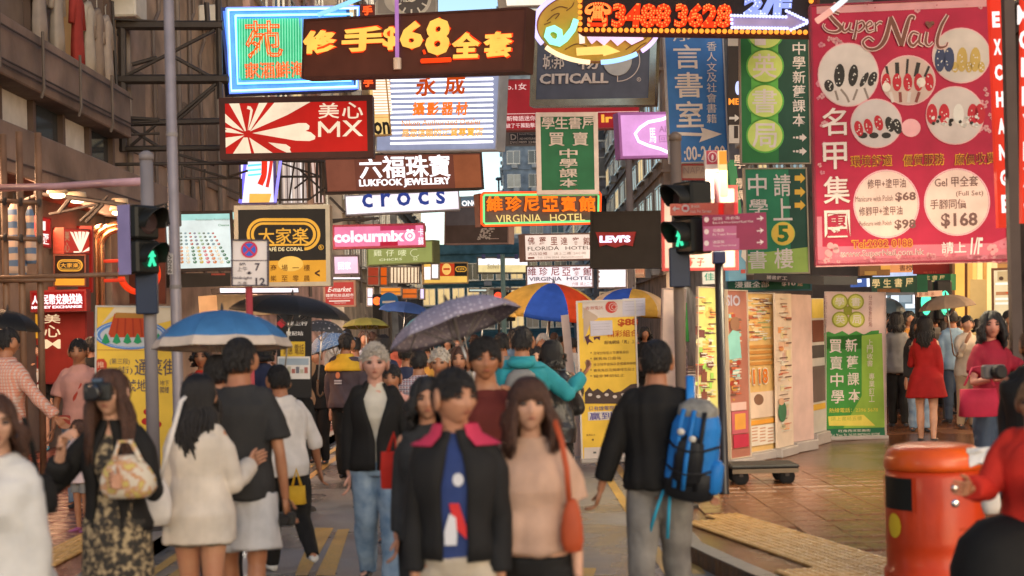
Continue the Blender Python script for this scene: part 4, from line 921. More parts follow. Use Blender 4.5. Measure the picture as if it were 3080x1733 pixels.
# exchange lightboxes at right
s = Sign('lightbox_sign', 'tall red lightbox with white capitals running down at the right edge', 'lightbox sign', [(1668, -60), (1800, -60), (1874, 1650), (1748, 1655)], 13, .08, Lt(rgb(226, 44, 20), .95), None, .01, SG, DR=13)
wx = Lt((1, .9, .86), 1.25)
for ch, x, y in (('E', 1700, 85), ('X', 1710, 285), ('C', 1718, 470), ('H', 1728, 665), ('A', 1742, 860), ('N', 1750, 1050), ('G', 1758, 1235)): s.text(ch, x, y, x+(55 if ch != 'A' else 52), y+115, wx, .05, 3)
view('I'); s.text('E', 2270, 228, 2335, 370, wx, .05, 3); view('N'); s.done()
s = Sign('lightbox_sign', 'orange red lightbox cut off by the right edge of the picture', 'lightbox sign', [(1850, -60), (1990, -60), (2060, 1620), (1920, 1620)], 11.5, .08, Lt(rgb(232, 50, 24), .95), None, .01, SG, DR=11.5)
for ch, x, y in (('M', 1882, 60), ('O', 1895, 240), ('N', 1910, 440), ('E', 1915, 650), ('Y', 1920, 850), ('E', 1925, 1050), ('X', 1925, 1240), ('C', 1930, 1440)): s.text(ch, x, y-20, x+85, y+120, wx, .05, 3)
s.done()
t = thing('steel_post', 'dark brown steel post carrying the red lightboxes at right', 'post', P(1825, 1900, 12.4)); t.location.z = 0
a = P(1790, -60, 12.4); b_ = P(1880, 2000, 12.4); x = b_.x; MB().box(-.045, -.045, 0, .045, .045, 7).build('post', D((.07, .05, .045)), t); t.location = (P(1850, 1500, 12.6).x, 12.6, 0)
# left small signs
view('E')
s = Sign('lightbox_sign', 'small red bakery lightbox with white petals at far left', 'lightbox sign', [(550, 535), (780, 550), (780, 765), (550, 765)], 21.5, .15, Lt(rgb(196, 40, 24), .9), D((.2, .03, .02)), .02, SG)
for k in range(5):
    x = 620+k*36; s.poly([(695, 750), (x-12, 570), (x+12, 570+abs(k-2)*4), (705, 750)], Lt(rgb(255, 236, 205), 1.3), 1, 'petal')
s.poly([(712, 752), (775, 705), (775, 735)], Lt(rgb(255, 236, 205), 1.3), 1, 'petal'); s.rect(640, 742, 690, 758, Lt(rgb(255, 236, 205), 1.3), 1, 'petal'); s.col('美心', 558, 560, 602, 755, Lt(rgb(190, 150, 110), .8), .01, 2); s.done()
s = Sign('lightbox_sign', 'small black lightbox with a gold oval above an amber strip at far left', 'lightbox sign', [(465, 770), (748, 770), (750, 1050), (468, 1050)], 21, .15, Lt(rgb(52, 24, 16), .8), D((.1, .03, .02)), .02, SG)
stadium(s, 610, 865, 112, 52, 0, GO, 1); stadium(s, 610, 865, 100, 42, 0, BK, 2); stadium(s, 610, 865, 94, 36, 0, GO, 3); stadium(s, 610, 865, 88, 30, 0, BK, 4); s.text('大家楽', 530, 845, 690, 885, GO, .03, 5); s.rect(470, 980, 748, 1046, Lt(rgb(236, 160, 50), 1), 1); s.done()
s = Sign('lightbox_sign', 'deep red money changer lightbox with glowing pinkish white letters', 'lightbox sign', [(265, 1085), (758, 1072), (758, 1262), (268, 1275)], 20.5, .2, Lt(rgb(160, 16, 18), .9), D((.2, .02, .02)), .03, SG)
s.text('人', 285, 1130, 340, 1205, Lt((1, .72, .74), 1.7), .04, 3, .03); s.text('民幣兌換找換', 375, 1115, 722, 1205, Lt((1, .72, .74), 1.7), .03, 3, .03); s.text('MONEY EXCHANGE', 280, 1215, 718, 1240, Lt((1, .72, .74), 1.6), .03, 3, .02); s.done()
s = Sign('shop_sign', 'maroon shop panel with stylised cream characters below the money changer sign', 'shop sign', [(30, 1275), (765, 1268), (765, 1900), (30, 1900)], 21, .2, D((.24, .025, .02)), D((.15, .02, .02)), .03, SG)
ce = Lt(rgb(250, 215, 170), 1.0)
s.text('美', 385, 1290, 530, 1370, ce, .02, 2); s.text('心', 385, 1385, 530, 1490, ce, .02, 2); s.text('M', 390, 1510, 530, 1590, ce, .02, 2); s.rect(285, 1290, 335, 1500, Lt(rgb(230, 160, 50), .9), 2); s.done()
s = Sign('lightbox_sign', 'narrow upright red lightbox beside the striped cloth bag at left', 'lightbox sign', [(320, 430), (440, 450), (440, 715), (320, 700)], 19, .15, Lt(rgb(186, 30, 30), .9), D((.2, .02, .02)), .02, SG)
s.text('I', 360, 480, 395, 560, Lt((1, .8, .75), 1.4), .04, 2); s.text('匯', 365, 590, 425, 680, Lt((1, .8, .75), 1.4), .02, 2); s.done()
# maroon shop interior walls on the left
view('E')
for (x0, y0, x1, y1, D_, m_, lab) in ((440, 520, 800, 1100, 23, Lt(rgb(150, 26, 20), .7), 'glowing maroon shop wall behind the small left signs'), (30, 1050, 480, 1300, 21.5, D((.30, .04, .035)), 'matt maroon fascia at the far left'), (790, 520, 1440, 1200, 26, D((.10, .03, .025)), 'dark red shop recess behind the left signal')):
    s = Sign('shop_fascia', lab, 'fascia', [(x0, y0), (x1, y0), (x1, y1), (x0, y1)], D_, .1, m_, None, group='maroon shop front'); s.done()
# red circle sign with gold pipes
t = thing('ring_sign', 'orange red ring sign half hidden by the left pedestrian signal', 'shop sign', P(1220, 940, 25)); mb = MB()
for k in range(36):
    a0, a1 = 2*PI*k/36, 2*PI*(k+1)/36; pass
ringm = []; n = 40
for r_ in ((.37, 0), (.37, .1), (.27, .1), (.27, 0)): ringm.append([(r_[0]*math.cos(2*PI*k/n), -r_[1], r_[0]*math.sin(2*PI*k/n)) for k in range(n)])
ringm.append(ringm[0]); mb.loft(ringm, False).build('ring', Lt(rgb(232, 60, 24), 1.0), t, True)
t = thing('pipe_arch', 'brass pipe arches framing the red shop recess at left', 'pipe arch', P(790, 1190, 24)); t.location.z = 0; L0 = t.location.copy()
BR_ = mat('warm_brass', (.6, .3, .16), .25, .9)
for (x, top, xe) in ((790, 540, 900), (835, 560, 1090), (880, 600, 1090)):
    arc_ = [P(x, 1250, 24), P(x, top+90, 24)]+[P(x+(xe-x)*(1-math.cos(a)), top+90-((90 if x > 800 else 40)+60)*math.sin(a), 24) for a in (.3, .6, .9, 1.2, 1.5)]
    arc_[0].z = 0.12
    MB().tube([p-L0 for p in arc_], .055, 8).build('pipe', BR_, t, True)
for y in (830, 1000):
    MB().tube([P(880, y, 24)-L0, P(1090, y-8, 24)-L0], .03, 6).build('rail', Lt(rgb(220, 60, 35), .9), t)
# ------------------------------------------------------------------ street furniture
view('F')
def at_ground(px, py, Dd, z=0.12):
    p = P(px, py, Dd); return Vector((p.x, p.y, z))
GP = D((.19, .17, .18), .45); GPB = D((.15, .11, .09), .5)
# tall lamp post left
b = at_ground(452, 1150, 12.6); t = thing('lamp_post', 'tall grey lamp post passing in front of the red bakery sign side at left', 'lamp post', b)
MB().lathe([(.060, 0), (.060, .9), (.050, .95), (.043, 9)], 16).build('post', mat('galvanised', (.24, .21, .23), .45, .2, bump=.1), t, True)
MB().lathe([(.11, 0), (.11, .05), (.07, .08)], 16).build('base', GPB, t)
for z in (2.05, 3.4): MB().lathe([(.051, 0), (.053, .005), (.053, .03), (.051, .035)], 16, (0, 0, z)).build('clamp_band', D((.2, .18, .18), .5), t)
vs_, fs_ = glyphs('9205', .02)     # number plate running up the post
s = Sign('number_plate', 'small black number running down the tall lamp post', 'number plate', [(421, 638), (434, 638), (435, 690), (422, 690)], 12.5, .004, D((.4, .37, .36)), None)
s.col('5026', 423, 640, 432, 688, BLACK, .02, 1); s.done()
def ped_signal(name, label, x, ytop, ybot, Dd, yaw, postbase=None, lit=True, side=None, arrow=False):
    """two-aspect pedestrian signal; lenses face local -y"""
    pt, pb = P(x, ytop, Dd), P(x, ybot, Dd); H = pt.z-pb.z; t = thing(name, label, 'traffic signal', (pt.x, pt.y, pb.z), yaw)
    wd = H*.46; dp = H*.36
    DKG = D((.012, .012, .011), .45)
    for k in (0, 1):
        z = H*.5*k; MB().cbox(-wd/2, 0, z+.004, wd/2, dp, z+H*.5-.004, .02).build('signal_box', DKG, t)
        r = H*.175; cz = z+H*.25
        MB().lathe([(r, 0), (r*.8, .015), (.0005, .022)], 20).build('lens', D((.05, .03, .03) if k else (.01, .05, .035), .2), t).matrix_local = Matrix.Translation((0, -.002, cz)) @ Matrix.Rotation(PI/2, 4, 'X')
        v = MB(); R_ = []
        for j in range(7):
            q = []
            for i in range(25):
                a = math.radians(-25+230*i/24); ln = .30*H*(.55+.45*math.sin(max(0, a)))*j/6
                q.append((r*1.12*math.cos(a), -.002-ln-.0, cz+r*1.12*math.sin(a)))
            R_.append(q)
        V = [p for q in R_ for p in q]; Fs = [(j*25+i, j*25+i+1, (j+1)*25+i+1, (j+1)*25+i) for j in range(6) for i in range(24)]
        V2 = [(p[0]*.94, p[1], cz+(p[2]-cz)*.94) for p in V]; n = len(V)
        Fs += [tuple(n+i for i in f[::-1]) for f in Fs]+[(6*25+i, 6*25+i+1, n+6*25+i+1, n+6*25+i) for i in range(24)]
        v.add(V+V2, Fs).build('visor', DKG, t, True)
    if lit:    # walking green man
        g = Lt(rgb(60, 225, 165), 1.5); m = MB(); z = H*.25; k = H*.16; y = -.03
        m.ell((0, y, z+k*.75), (k*.17, .01, k*.17), 8, 6)
        for a, c, r in (((0, .5), (0, -.05), .2), ((0, -.05), (-.35, -.85), .13), ((0, -.05), (.38, -.8), .13), ((0, .45), (-.4, .0), .09), ((0, .45), (.42, .05), .09)):
            m.tube([(a[0]*k, y, z+a[1]*k), (c[0]*k, y, z+c[1]*k)], r*k, 6)
        m.build('green_man', g, t)
    if side: MB().box(-wd/2-.012, dp*.35, 0, -wd/2-.002, dp, H).build('side_light_tint', side, t)  # thin plate whose lilac colour stands for light on the side face
    return t
ped_signal('pedestrian_signal', 'pedestrian signal with lit green man on the short grey post at left', 372, 515, 690, 11.8, math.radians(60), side=D((.22, .19, .38)))
ped_signal('pedestrian_signal', 'pedestrian signal with lit green man on the brown post right of the road', 1712, 456, 640, 12.4, math.radians(-60))
for x, y0_, y1_, Dd, m_, lab, r in ((374, 388, 515, 12.0, GP, 'short capped grey signal post carrying the left pedestrian signal', .055), (1705, 340, 456, 12.6, GPB, 'brown and grey signal post right of the road', .05)):
    b = at_ground(x+16, 1300, Dd); t = thing('signal_post', lab, 'signal post', b); zt = P(x, y0_, Dd).z-b.z
    MB().lathe([(r, 0), (r, zt-.05)], 14).build('post', m_, t, True); MB().lathe([(r*1.15, zt-.05), (r*1.15, zt), (r*.4, zt+.03)], 14).build('cap', m_, t, True)
    MB().tube([(r, -.0, zt-.45), (r+.1, 0, zt-.42), (r+.12, 0, zt-.6)], .014, 6).build('cable', BLACK, t); MB().cbox(-.09, -.12, zt-1.35, .09, -.05, zt-1.0, .01).build('control_box', D((.02, .03, .06), .4), t)
    MB().lathe([(.13, 0), (.13, .03)], 14).build('base', STEEL, t)
# no stopping sign
s = Sign('traffic_sign', 'no stopping sign with a blue and red disc and hours from 7 to 12', 'traffic sign', [(580, 602), (675, 602), (676, 720), (582, 720)], 12, .02, D((.62, .56, .56), .35), D((.06, .05, .07)), .012)
view('G'); bl_ = D((.04, .12, .55)); re_ = D((.55, .03, .06))
s.rect(112, 876, 412, 884, D((.12, .1, .12)), 2); s.ell(263, 793, 66, 66, re_, 2); s.ell(263, 793, 52, 52, bl_, 3)
for a in (45, -45):
    dx, dy = 50*math.cos(math.radians(a)), 50*math.sin(math.radians(a)); nx, ny = -dy*.13, dx*.13
    s.poly([(263-dx+nx, 793-dy+ny), (263+dx+nx, 793+dy+ny), (263+dx-nx, 793+dy-ny), (263-dx-nx, 793-dy-ny)], re_, 4+(a > 0))
kk = D((.05, .04, .06))
s.text('am', 185, 898, 232, 918, kk, .01, 3); s.text('上午', 168, 928, 248, 966, kk, .0, 3); s.text('7', 308, 900, 348, 962, kk, .03, 3); s.poly([(238, 976), (288, 976), (262, 992)], kk, 3); s.rect(254, 966, 272, 978, kk, 3)
s.text('midnight', 132, 1006, 286, 1034, kk, .01, 3); s.text('午夜', 172, 1046, 248, 1080, kk, .0, 3); s.text('12', 312, 1016, 390, 1078, kk, .03, 3); s.done()
view('F')
b = at_ground(640, 1300, 12.05, 0.12); t = thing('sign_post', 'red post under the no stopping sign', 'post', b); MB().lathe([(.03, 0), (.03, P(628, 721, 12.05).z-.12)], 12).build('post', D((.35, .05, .06)), t, True)
# direction signs at right
s = Sign('direction_sign', 'red finger sign with a white arrow pointing left', 'direction sign', [(1683, 513), (1845, 509), (1846, 540), (1685, 542)], 12.1, .04, D((.55, .02, .035), .35), None)
view('Y'); wp = D((.72, .60, .60))
s.poly([(222, 690), (245, 664), (250, 680), (285, 682), (285, 694), (250, 696), (245, 714)], wp, 2); s.ell(340, 685, 34, 34, wp, 2); s.rect(322, 670, 358, 700, D((.55, .02, .035)), 3)
s.text('黑布街', 390, 655, 470, 682, wp, 0, 2); s.text('Hak Po Street', 385, 698, 575, 724, wp, .0, 2); s.rect(640, 632, 682, 740, Lt(rgb(225, 20, 20), .9), 2); s.done()
PU = D((.26, .035, .085), .4); PU2 = D((.42, .12, .24), .4)
s = Sign('direction_sign', 'purple finger board of three rows with white arrows pointing right', 'direction sign', [(495, 745), (1078, 720), (1080, 1052), (500, 1075)], 12.2, .05, PU, None)
for y, a, b_ in ((795, '弼街  洗衣街', 'Bute St & Prince Edward Road West'), (905, '花園街', 'Fa Yuen Street'), (1010, '通菜街', 'Tung Choi Street')):
    s.ell(528, y-8, 22, 24, wp, 2); s.text(a, 585, y-34, 830 if y < 800 else 690, y-6, wp, 0, 2); s.text(b_, 585, y+4, 955 if y < 800 else 800, y+24, wp, 0, 2)
    s.poly([(985, y-20), (1020, y-22), (1012, y-44), (1048, y-22), (1014, y+8), (1022, y-12), (985, y-10)], wp, 2)
s.poly([(500, 850), (800, 842), (800, 960), (500, 968)], PU2, 1); s.poly([(500, 962), (825, 955), (825, 1060), (500, 1070)], PU2, 1); s.done()
s = Sign('totem_sign', 'slim totem sign with a red top disc and a lit amber edge', 'totem sign', [(525, 160), (640, 155), (648, 600), (530, 605)], 13.9, .1, D((.52, .47, .47)), None)
s.rect(527, 160, 635, 285, D((.38, .05, .08)), 1); s.ring(582, 218, 42, 48, .14, wp, 3); s.ell(582, 222, 10, 26, wp, 3); s.col('旺角道', 570, 310, 600, 400, D((.6, .4, .4)), 0, 2); s.text('Mong Kok', 560, 430, 600, 540, D((.6, .4, .4)), 0, 2); s.done()
s = Sign('strip_lamp', 'lit amber strip standing along the right edge of the slim totem', 'lamp', [(640, 160), (718, 158), (722, 570), (648, 572)], 13.7, .08, Lt(rgb(255, 214, 150), 1.15), None); s.rect(642, 165, 712, 285, Lt(rgb(240, 160, 60), 1.0), 1); s.done()
s = Sign('notice_board', 'pinkish board in a dark red frame with two red characters behind the right signal', 'notice board', [(115, 485), (810, 475), (820, 1245), (125, 1255)], 14.4, .05, D((.55, .38, .34)), D((.32, .04, .04)), .03)
s.text('不', 340, 1135, 425, 1210, D((.35, .06, .05)), .02, 2); s.text('子', 440, 1135, 510, 1210, D((.35, .06, .05)), .02, 2); s.text('在', 205, 1135, 270, 1210, D((.35, .06, .05)), .02, 2); s.rect(445, 450, 495, 1100, D((.6, .38, .1)), 3, 'yellow_edge'); s.done()
s = Sign('shop_sign', 'small white sign with a teal character under the pinkish board', 'shop sign', [(492, 1262), (615, 1258), (615, 1370), (495, 1374)], 16.5, .05, D((.62, .6, .56)), None, group=SG)
s.text('佳', 508, 1270, 600, 1340, D((.02, .28, .2)), .04, 2); s.done()
s = Sign('shop_sign', 'blue poster strip with a red and white corner beside the comic shop board', 'shop sign', [(720, 1060), (885, 1060), (890, 1340), (730, 1345)], 17.5, .05, D((.12, .35, .55)), None, group=SG)
s.poly([(850, 1062), (885, 1062), (885, 1170), (840, 1120)], D((.6, .58, .56)), 2); s.rect(840, 1240, 880, 1275, D((.5, .06, .06)), 2); s.done()
view('F')
b = at_ground(1822, 1245, 13.5); t = thing('sign_post', 'black sign post with a navy collar standing on the right pavement', 'post', b); zt = P(1811, 632, 13.5).z-.12
MB().lathe([(.05, 0), (.05, .02), (.043, .04), (.043, zt-.1)], 14).build('post', D((.018, .014, .014), .35), t, True); MB().cbox(-.058, -.058, zt-.12, .058, .058, zt, .01).build('collar', D((.02, .03, .09), .4), t)
MB().lathe([(.03, zt), (.03, zt+.75)], 10).build('post_extension', D((.10, .03, .04), .4), t, True)
b = at_ground(1592, 850, 33); t = thing('lamp_post', 'thin dark lamp post in front of the black jeans sign', 'lamp post', b); MB().lathe([(.11, 0), (.075, P(1565, 395, 33).z)], 12).build('post', D((.16, .14, .15), .5), t, True)
MB().tube([(0, 0, P(1565, 395, 33).z), (.3, 0, P(1565, 395, 33).z+.15)], .06, 8).build('arm', STEEL, t)
# far lamp and far signals
b = at_ground(1263, 830, 150, 0); t = thing('lamp_post', 'far lamp post standing against the strip of sky', 'lamp post', b); zz = P(1263, 450, 150).z; MB().lathe([(.16, 0), (.1, zz)], 8).build('post', D((.1, .1, .11)), t); MB().ell((0, 0, zz), (.35, .5, .2), 8, 6).build('lamp_head', D((.12, .12, .13)), t)
for x, y, Dd, lab, c in ((948, 757, 45, 'left', (255, 96, 40)), (1253, 745, 60, 'right', (255, 70, 40)), (1283, 752, 70, 'small red one behind the right', (255, 60, 40))):
    p = P(x, y, Dd); t = thing('traffic_light', {'left': 'far traffic light showing red at the left of the crossing', 'right': 'far traffic light showing red near the thin teal post', 'small red one behind the right': 'tiny far traffic light showing red beside the parasol'}[lab], 'traffic light', (p.x, p.y, 0), group='far traffic lights')
    k = Dd/45; MB().cbox(-.15*k, 0, p.z-.7*k, .15*k, .2, p.z+.22*k, .03).build('signal_box', BLACK, t); MB().tube([(0, .1, 0), (0, .1, p.z-.7*k)], .05, 8).build('post', STEEL, t)
    MB().lathe([(.13*k, 0), (.001, .06)], 14).build('lens', Lt(rgb(*c), 2.5), t).matrix_local = Matrix.Translation((0, -.01, p.z)) @ Matrix.Rotation(PI/2, 4, 'X')
p = P(978, 760, 44); t = thing('traffic_sign', 'round blue turn sign beside the left red light', 'traffic sign', (p.x, p.y, 0)); MB().lathe([(.3, 0), (.3, .03)], 24).build('disc', D((.03, .18, .5)), t).matrix_local = Matrix.Translation((0, 0, p.z)) @ Matrix.Rotation(PI/2, 4, 'X'); MB().box(-.2, -.05, p.z-.03, .2, -.04, p.z+.04).build('bar', WHITE, t); MB().tube([(0, .03, 0), (0, .03, p.z)], .04, 6).build('post', STEEL, t)
t = thing('lamp_post', 'thin teal post rising left of the far right red light', 'lamp post', at_ground(1268, 830, 52, 0)); MB().lathe([(.1, 0), (.08, P(1266, 640, 52).z)], 10).build('post', D((.10, .17, .18)), t)
# twin green signal at right
p = P(2342, 745, 24)
for i, x in enumerate((2328, 2376)):
    p = P(x, 762, 23); t = thing('traffic_light', ('left', 'right')[i]+' one of the twin green lights under the nail billboard', 'traffic light', (p.x, p.y, .12), group='twin green lights'); MB().cbox(-.13, 0, p.z-.4, .13, .2, p.z+.25, .03).build('signal_box', BLACK, t)
    MB().ell((0, -.02, p.z-.12), (.085, .02, .2), 12, 8).build('lens', Lt(rgb(90, 250, 190), 1.6), t, True); MB().tube([(0, .1, 0), (0, .1, p.z-.4)], .05, 8).build('post', STEEL, t)
# ------------------------------------------------------------------ litter bin
b = at_ground(2356, 1500, 8.8); t = thing('litter_bin', 'glossy orange litter bin with a domed top in the right foreground', 'litter bin', b, math.radians(0))
OG = mat('orange_bin_plastic', (.64, .052, .006), .42, 0, coat=.12, spec=.25, col2=(.40, .035, .008), scale=2.3, bump=.12, bscale=14)
zt = P(2345, 1116, 8.8).z-.12; R = .295
prof = [(R*1.02, 0), (R*1.06, .02), (R*1.06, .075), (R, .09), (R, .22), (R*1.008, .235), (R*1.008, .27), (R, .285), (R*1.0, zt-.2), (R*.985, zt-.19), (R*.985, zt-.15)]
MB().lathe(prof, 48).build('body', OG, t, True)
MB().lathe([(R*1.01, zt-.148), (R*1.02, zt-.12), (R*1.0, zt-.075), (R*.93, zt-.035), (R*.8, zt-.01), (R*.6, zt), (.001, zt+.003)], 48).build('lid', mat('orange_lid_plastic', (.78, .11, .010), .36, 0, coat=.2, spec=.3, col2=(.5, .06, .01), scale=4, bump=.1, bscale=14), t, True)
def curved(name, a0, a1, z0, z1, m, off=.004, n=14, shape=None):
    mb = MB(); V = []; Fs = []
    for i in range(n+1):
        a = math.radians(a0+(a1-a0)*i/n); e = 1.0
        if shape == 'oval': e = math.sqrt(max(0, 1-(2*i/n-1)**2))
        zc = (z0+z1)/2; h = (z1-z0)/2*e
        for z in (zc-h, zc+h): V.append(((R+off)*math.cos(a), (R+off)*math.sin(a), z))
    for i in range(n): Fs.append((2*i, 2*i+2, 2*i+3, 2*i+1))
    mb.add(V, Fs).build(name, m, t)
curved('opening', -183, -131, zt-.385, zt-.19, D((.012, .012, .01), .6))
curved('opening_rim', -185, -182.5, zt-.39, zt-.185, OG, .012); curved('opening_rim', -131.5, -128, zt-.39, zt-.185, OG, .012)
curved('sticker', -172, -148, zt-.56, zt-.41, D((.75, .5, .03), .4), .005, 16, 'oval')
curved('embossed_text', -70, -28, zt-.30, zt-.27, D((.42, .05, .015), .4), .003); curved('embossed_text', -78, -30, zt-.50, zt-.485, D((.42, .05, .015), .4), .003)
for z in (zt-.245, zt-.335):
    a = math.radians(-83); c = ((R+.002)*math.cos(a), (R+.002)*math.sin(a), z)
    MB().ell(c, (.026, .012, .026), 12, 8).build('lock', mat('chrome', (.75, .72, .7), .2, 1), t, True)
# ------------------------------------------------------------------ flat trolley
b = at_ground(1915, 1200, 14.4); t = thing('trolley', 'low black flat trolley parked on the right pavement behind the black post', 'trolley', b)
MB().cbox(-.34, -.25, .17, .34, .25, .205, .012).build('deck', D((.03, .028, .026), .6), t)
MB().box(-.33, -.25, .125, .33, -.22, .168).build('frame_rail', D((.16, .12, .08)), t); MB().box(-.33, .22, .125, .33, .25, .168).build('frame_rail', D((.16, .12, .08)), t)
for x in (-.24, .22):
    for y in (-.19, .17):
        w_ = MB().lathe([(.03, -.022), (.075, -.02), (.082, -.01), (.082, .01), (.075, .02), (.03, .022)], 16).build('wheel', D((.015, .015, .015), .8), t, True); w_.matrix_local = Matrix.Translation((x, y, .082)) @ Matrix.Rotation(PI/2, 4, 'X') @ Matrix.Rotation(.3*x, 4, 'Z')
        MB().box(x-.02, y-.035, .09, x+.02, y-.028, .125).build('fork', STEEL, t)
MB().tube([(-.34, -.2, .21), (-.42, -.2, .3), (-.5, -.18, .42), (-.5, .18, .42), (-.42, .2, .3), (-.34, .2, .21)], .013, 6).build('handle', STEEL, t)
# ------------------------------------------------------------------ banners, boards and poster panels
BG = 'roll-up banners and poster panels'
def feet(s, w_=None):
    """base box of a roll-up from the ground"""
    q = s.root.matrix_world.inverted() @ Vector((s.o.x, s.o.y, 0.12)); z = q.z
    s_ = MB().cbox(-s.W/2-.01, -.06, z+.002, s.W/2+.01, .12, max(z+.055, -.004), .01).build('base', D((.36, .32, .30), .4), s.root)
    MB().tube([(0, .05, z+.05), (0, .05, s.H)], .012, 6).build('support_pole', ALU, s.root)
YB = D((.72, .46, .055), .5)
s = Sign('roll_up_banner', 'yellow roll-up banner with a dish of red meat and street names, at left', 'banner', [(230, 768), (437, 770), (441, 1240), (236, 1240)], 13, .02, YB, D((.45, .43, .4)), .015, BG)
view('E')
s.poly([(1000, 1228), (1510, 1228), (1512, 1340), (1350, 1380), (1280, 1285), (1010, 1290), (880, 1380)], D((.62, .52, .38)), 1)
view('J'); s.ell(685, 185, 192, 78, D((.08, .2, .5)), 3, 'dish', 32); s.ell(690, 190, 165, 60, D((.45, .47, .5)), 4, 'dish', 32); s.ring(685, 185, 180, 70, .03, D((.5, .6, .7)), 5)
s.poly([(600, 75), (790, 78), (818, 185), (790, 200), (580, 200), (568, 180)], D((.42, .05, .012)), 6, 'printed_meat'); s.poly([(608, 70), (795, 75), (800, 100), (600, 98)], D((.35, .16, .03)), 7)
for k in range(5): s.stroke([(620+k*38, 100), (610+k*45, 195)], 8, D((.30, .03, .01)), 8)
for x in (555, 612, 668, 722, 778, 830): s.poly([(x-22, 225), (x-8, 190), (x, 178), (x+8, 190), (x+22, 225), (x, 235)], D((.02, .25, .10)), 8, 'printed_leaf')
s.rect(500, 265, 868, 268, D((.4, .2, .05)), 3)
km = D((.10, .08, .09)); s.poly([(500, 330), (515, 312), (545, 312), (560, 335), (560, 400), (500, 400)], D((.45, .05, .02)), 3); s.col('推介', 510, 325, 545, 395, D((.7, .5, .35)), 0, 5)
s.text('(第三段)', 575, 310, 680, 345, km, 0, 3); s.text('(街)', 600, 352, 695, 395, km, 0, 3); s.text('通菜街', 705, 312, 925, 400, km, .02, 3); s.text('號地下', 660, 420, 825, 485, km, .02, 3); s.text('地下', 838, 425, 885, 452, km, 0, 3); s.text('閣樓', 838, 458, 885, 492, km, 0, 3)
for x, y in ((775, 590), (800, 612), (765, 640), (822, 655), (790, 665)): s.ell(x, y, 24, 18, D((.4, .02, .015)), 3)
feet(s); s.done()
view('F')
s = Sign('info_stand', 'black information stand with red flower logo and pasted notices', 'information stand', [(693, 792), (780, 792), (782, 1000), (696, 1000)], 14, .06, BLACK, None, group=BG)
view('K'); s.poly([(785, 128), (812, 102), (838, 128), (812, 152)], D((.45, .03, .04)), 2); s.text('隨上行', 845, 118, 948, 138, WHITE, .02, 2); s.text('登記站', 835, 168, 925, 190, WHITE, .02, 2)
s.rect(808, 222, 935, 300, D((.62, .40, .04)), 3); s.text('優惠 電話', 820, 235, 930, 290, D((.12, .06, .02)), .03, 4); s.rect(792, 300, 962, 418, D((.62, .58, .55)), 3)
for k in range(7): s.rect(800+k*22, 350+(k*13) % 24, 818+k*22, 388, (D((.35, .12, .1)), D((.15, .15, .18)), D((.4, .38, .3)))[k % 3], 4)
s.rect(798, 310, 955, 345, D((.3, .36, .42)), 4)
q = s.root.matrix_world.inverted() @ Vector((s.o.x, s.o.y, 0.004)); MB().tube([(0, .03, q.z+.04), (0, .03, 0)], .02, 8).build('pole', ALU, s.root); MB().lathe([(.22, q.z), (.2, q.z+.03), (.02, q.z+.05)], 20, (0, .03, 0)).build('base', STEEL, s.root); s.done()
view('F')
s = Sign('roll_up_banner', 'yellow roll-up banner priced $88 with a white header and two taped notes', 'banner', [(1452, 757), (1616, 752), (1612, 1152), (1462, 1158)], 17, .02, YB, D((.55, .5, .46)), .02, BG)
view('O'); hd = D((.58, .50, .46)); s.poly([(850, 130), (1270, 120), (1275, 245), (850, 260)], hd, 1); s.poly([(855, 180), (860, 440), (870, 400), (910, 290), (960, 265), (960, 245)], D((.45, .34, .26)), 2)
s.ell(1060, 178, 44, 44, D((.5, .05, .04)), 3); s.ring(1072, 178, 30, 30, .12, hd, 4); s.ring(1078, 178, 18, 18, .2, hd, 4); s.text('香港電訊', 870, 172, 1000, 198, D((.4, .12, .1)), 0, 3)
nt_ = D((.50, .47, .54)); s.poly([(1140, 118), (1305, 112), (1305, 240), (1140, 240)], nt_, 6, 'taped_note'); s.poly([(905, 280), (1065, 275), (1070, 378), (910, 390)], nt_, 6, 'taped_note')
for y in (135, 155, 175, 200): s.rect(1155, y, 1290, y+2, D((.3, .28, .34)), 8)
for y in (300, 320, 340): s.rect(920, y, 1050, y+2, D((.3, .28, .34)), 8)
ro = D((.42, .07, .012)); s.text('$88', 1105, 262, 1255, 320, ro, .04, 3); s.text('精彩組合', 1030, 345, 1252, 395, ro, .03, 3); bw = D((.16, .09, .03)); s.text('超強網絡「馬」上中', 1008, 418, 1258, 445, bw, .01, 3)
for k, (a, y, x1) in enumerate((('足球分析貼士及賽果資訊', 510, 1185), ('賽馬每日最強', 552, 1130), ('投注賠率查詢及直播最新鮮數', 592, 1240), ('賽馬馬匹及騎練排名貼士', 635, 1232), ('獨家賽前貼士', 678, 1155))): s.text(a, 930, y-12, x1, y+10, bw, 0, 3); s.ell(912, y, 5, 5, bw, 3, n=6)
s.poly([(865, 395), (905, 375), (895, 405), (930, 440), (900, 432), (885, 455)], D((.08, .03, .05)), 3); s.poly([(930, 395), (980, 390), (975, 420), (955, 405), (935, 420)], D((.08, .03, .05)), 3)
s.poly([(868, 800), (900, 760), (925, 790), (960, 770), (1000, 800), (1040, 770), (1080, 800), (1130, 790), (1200, 740), (1268, 730), (1268, 880), (868, 880)], D((.07, .045, .04)), 3)
for k in range(6): s.ell(905+k*60, 815+(k % 2)*14, 16, 12, hd, 4, n=8)
s.text('係有線電視贏到', 895, 895, 1150, 928, D((.12, .1, .2)), .01, 3); s.rect(890, 935, 1160, 998, D((.62, .56, .5)), 3); s.text('贏到盡', 900, 940, 1150, 995, D((.06, .05, .25)), .03, 5)
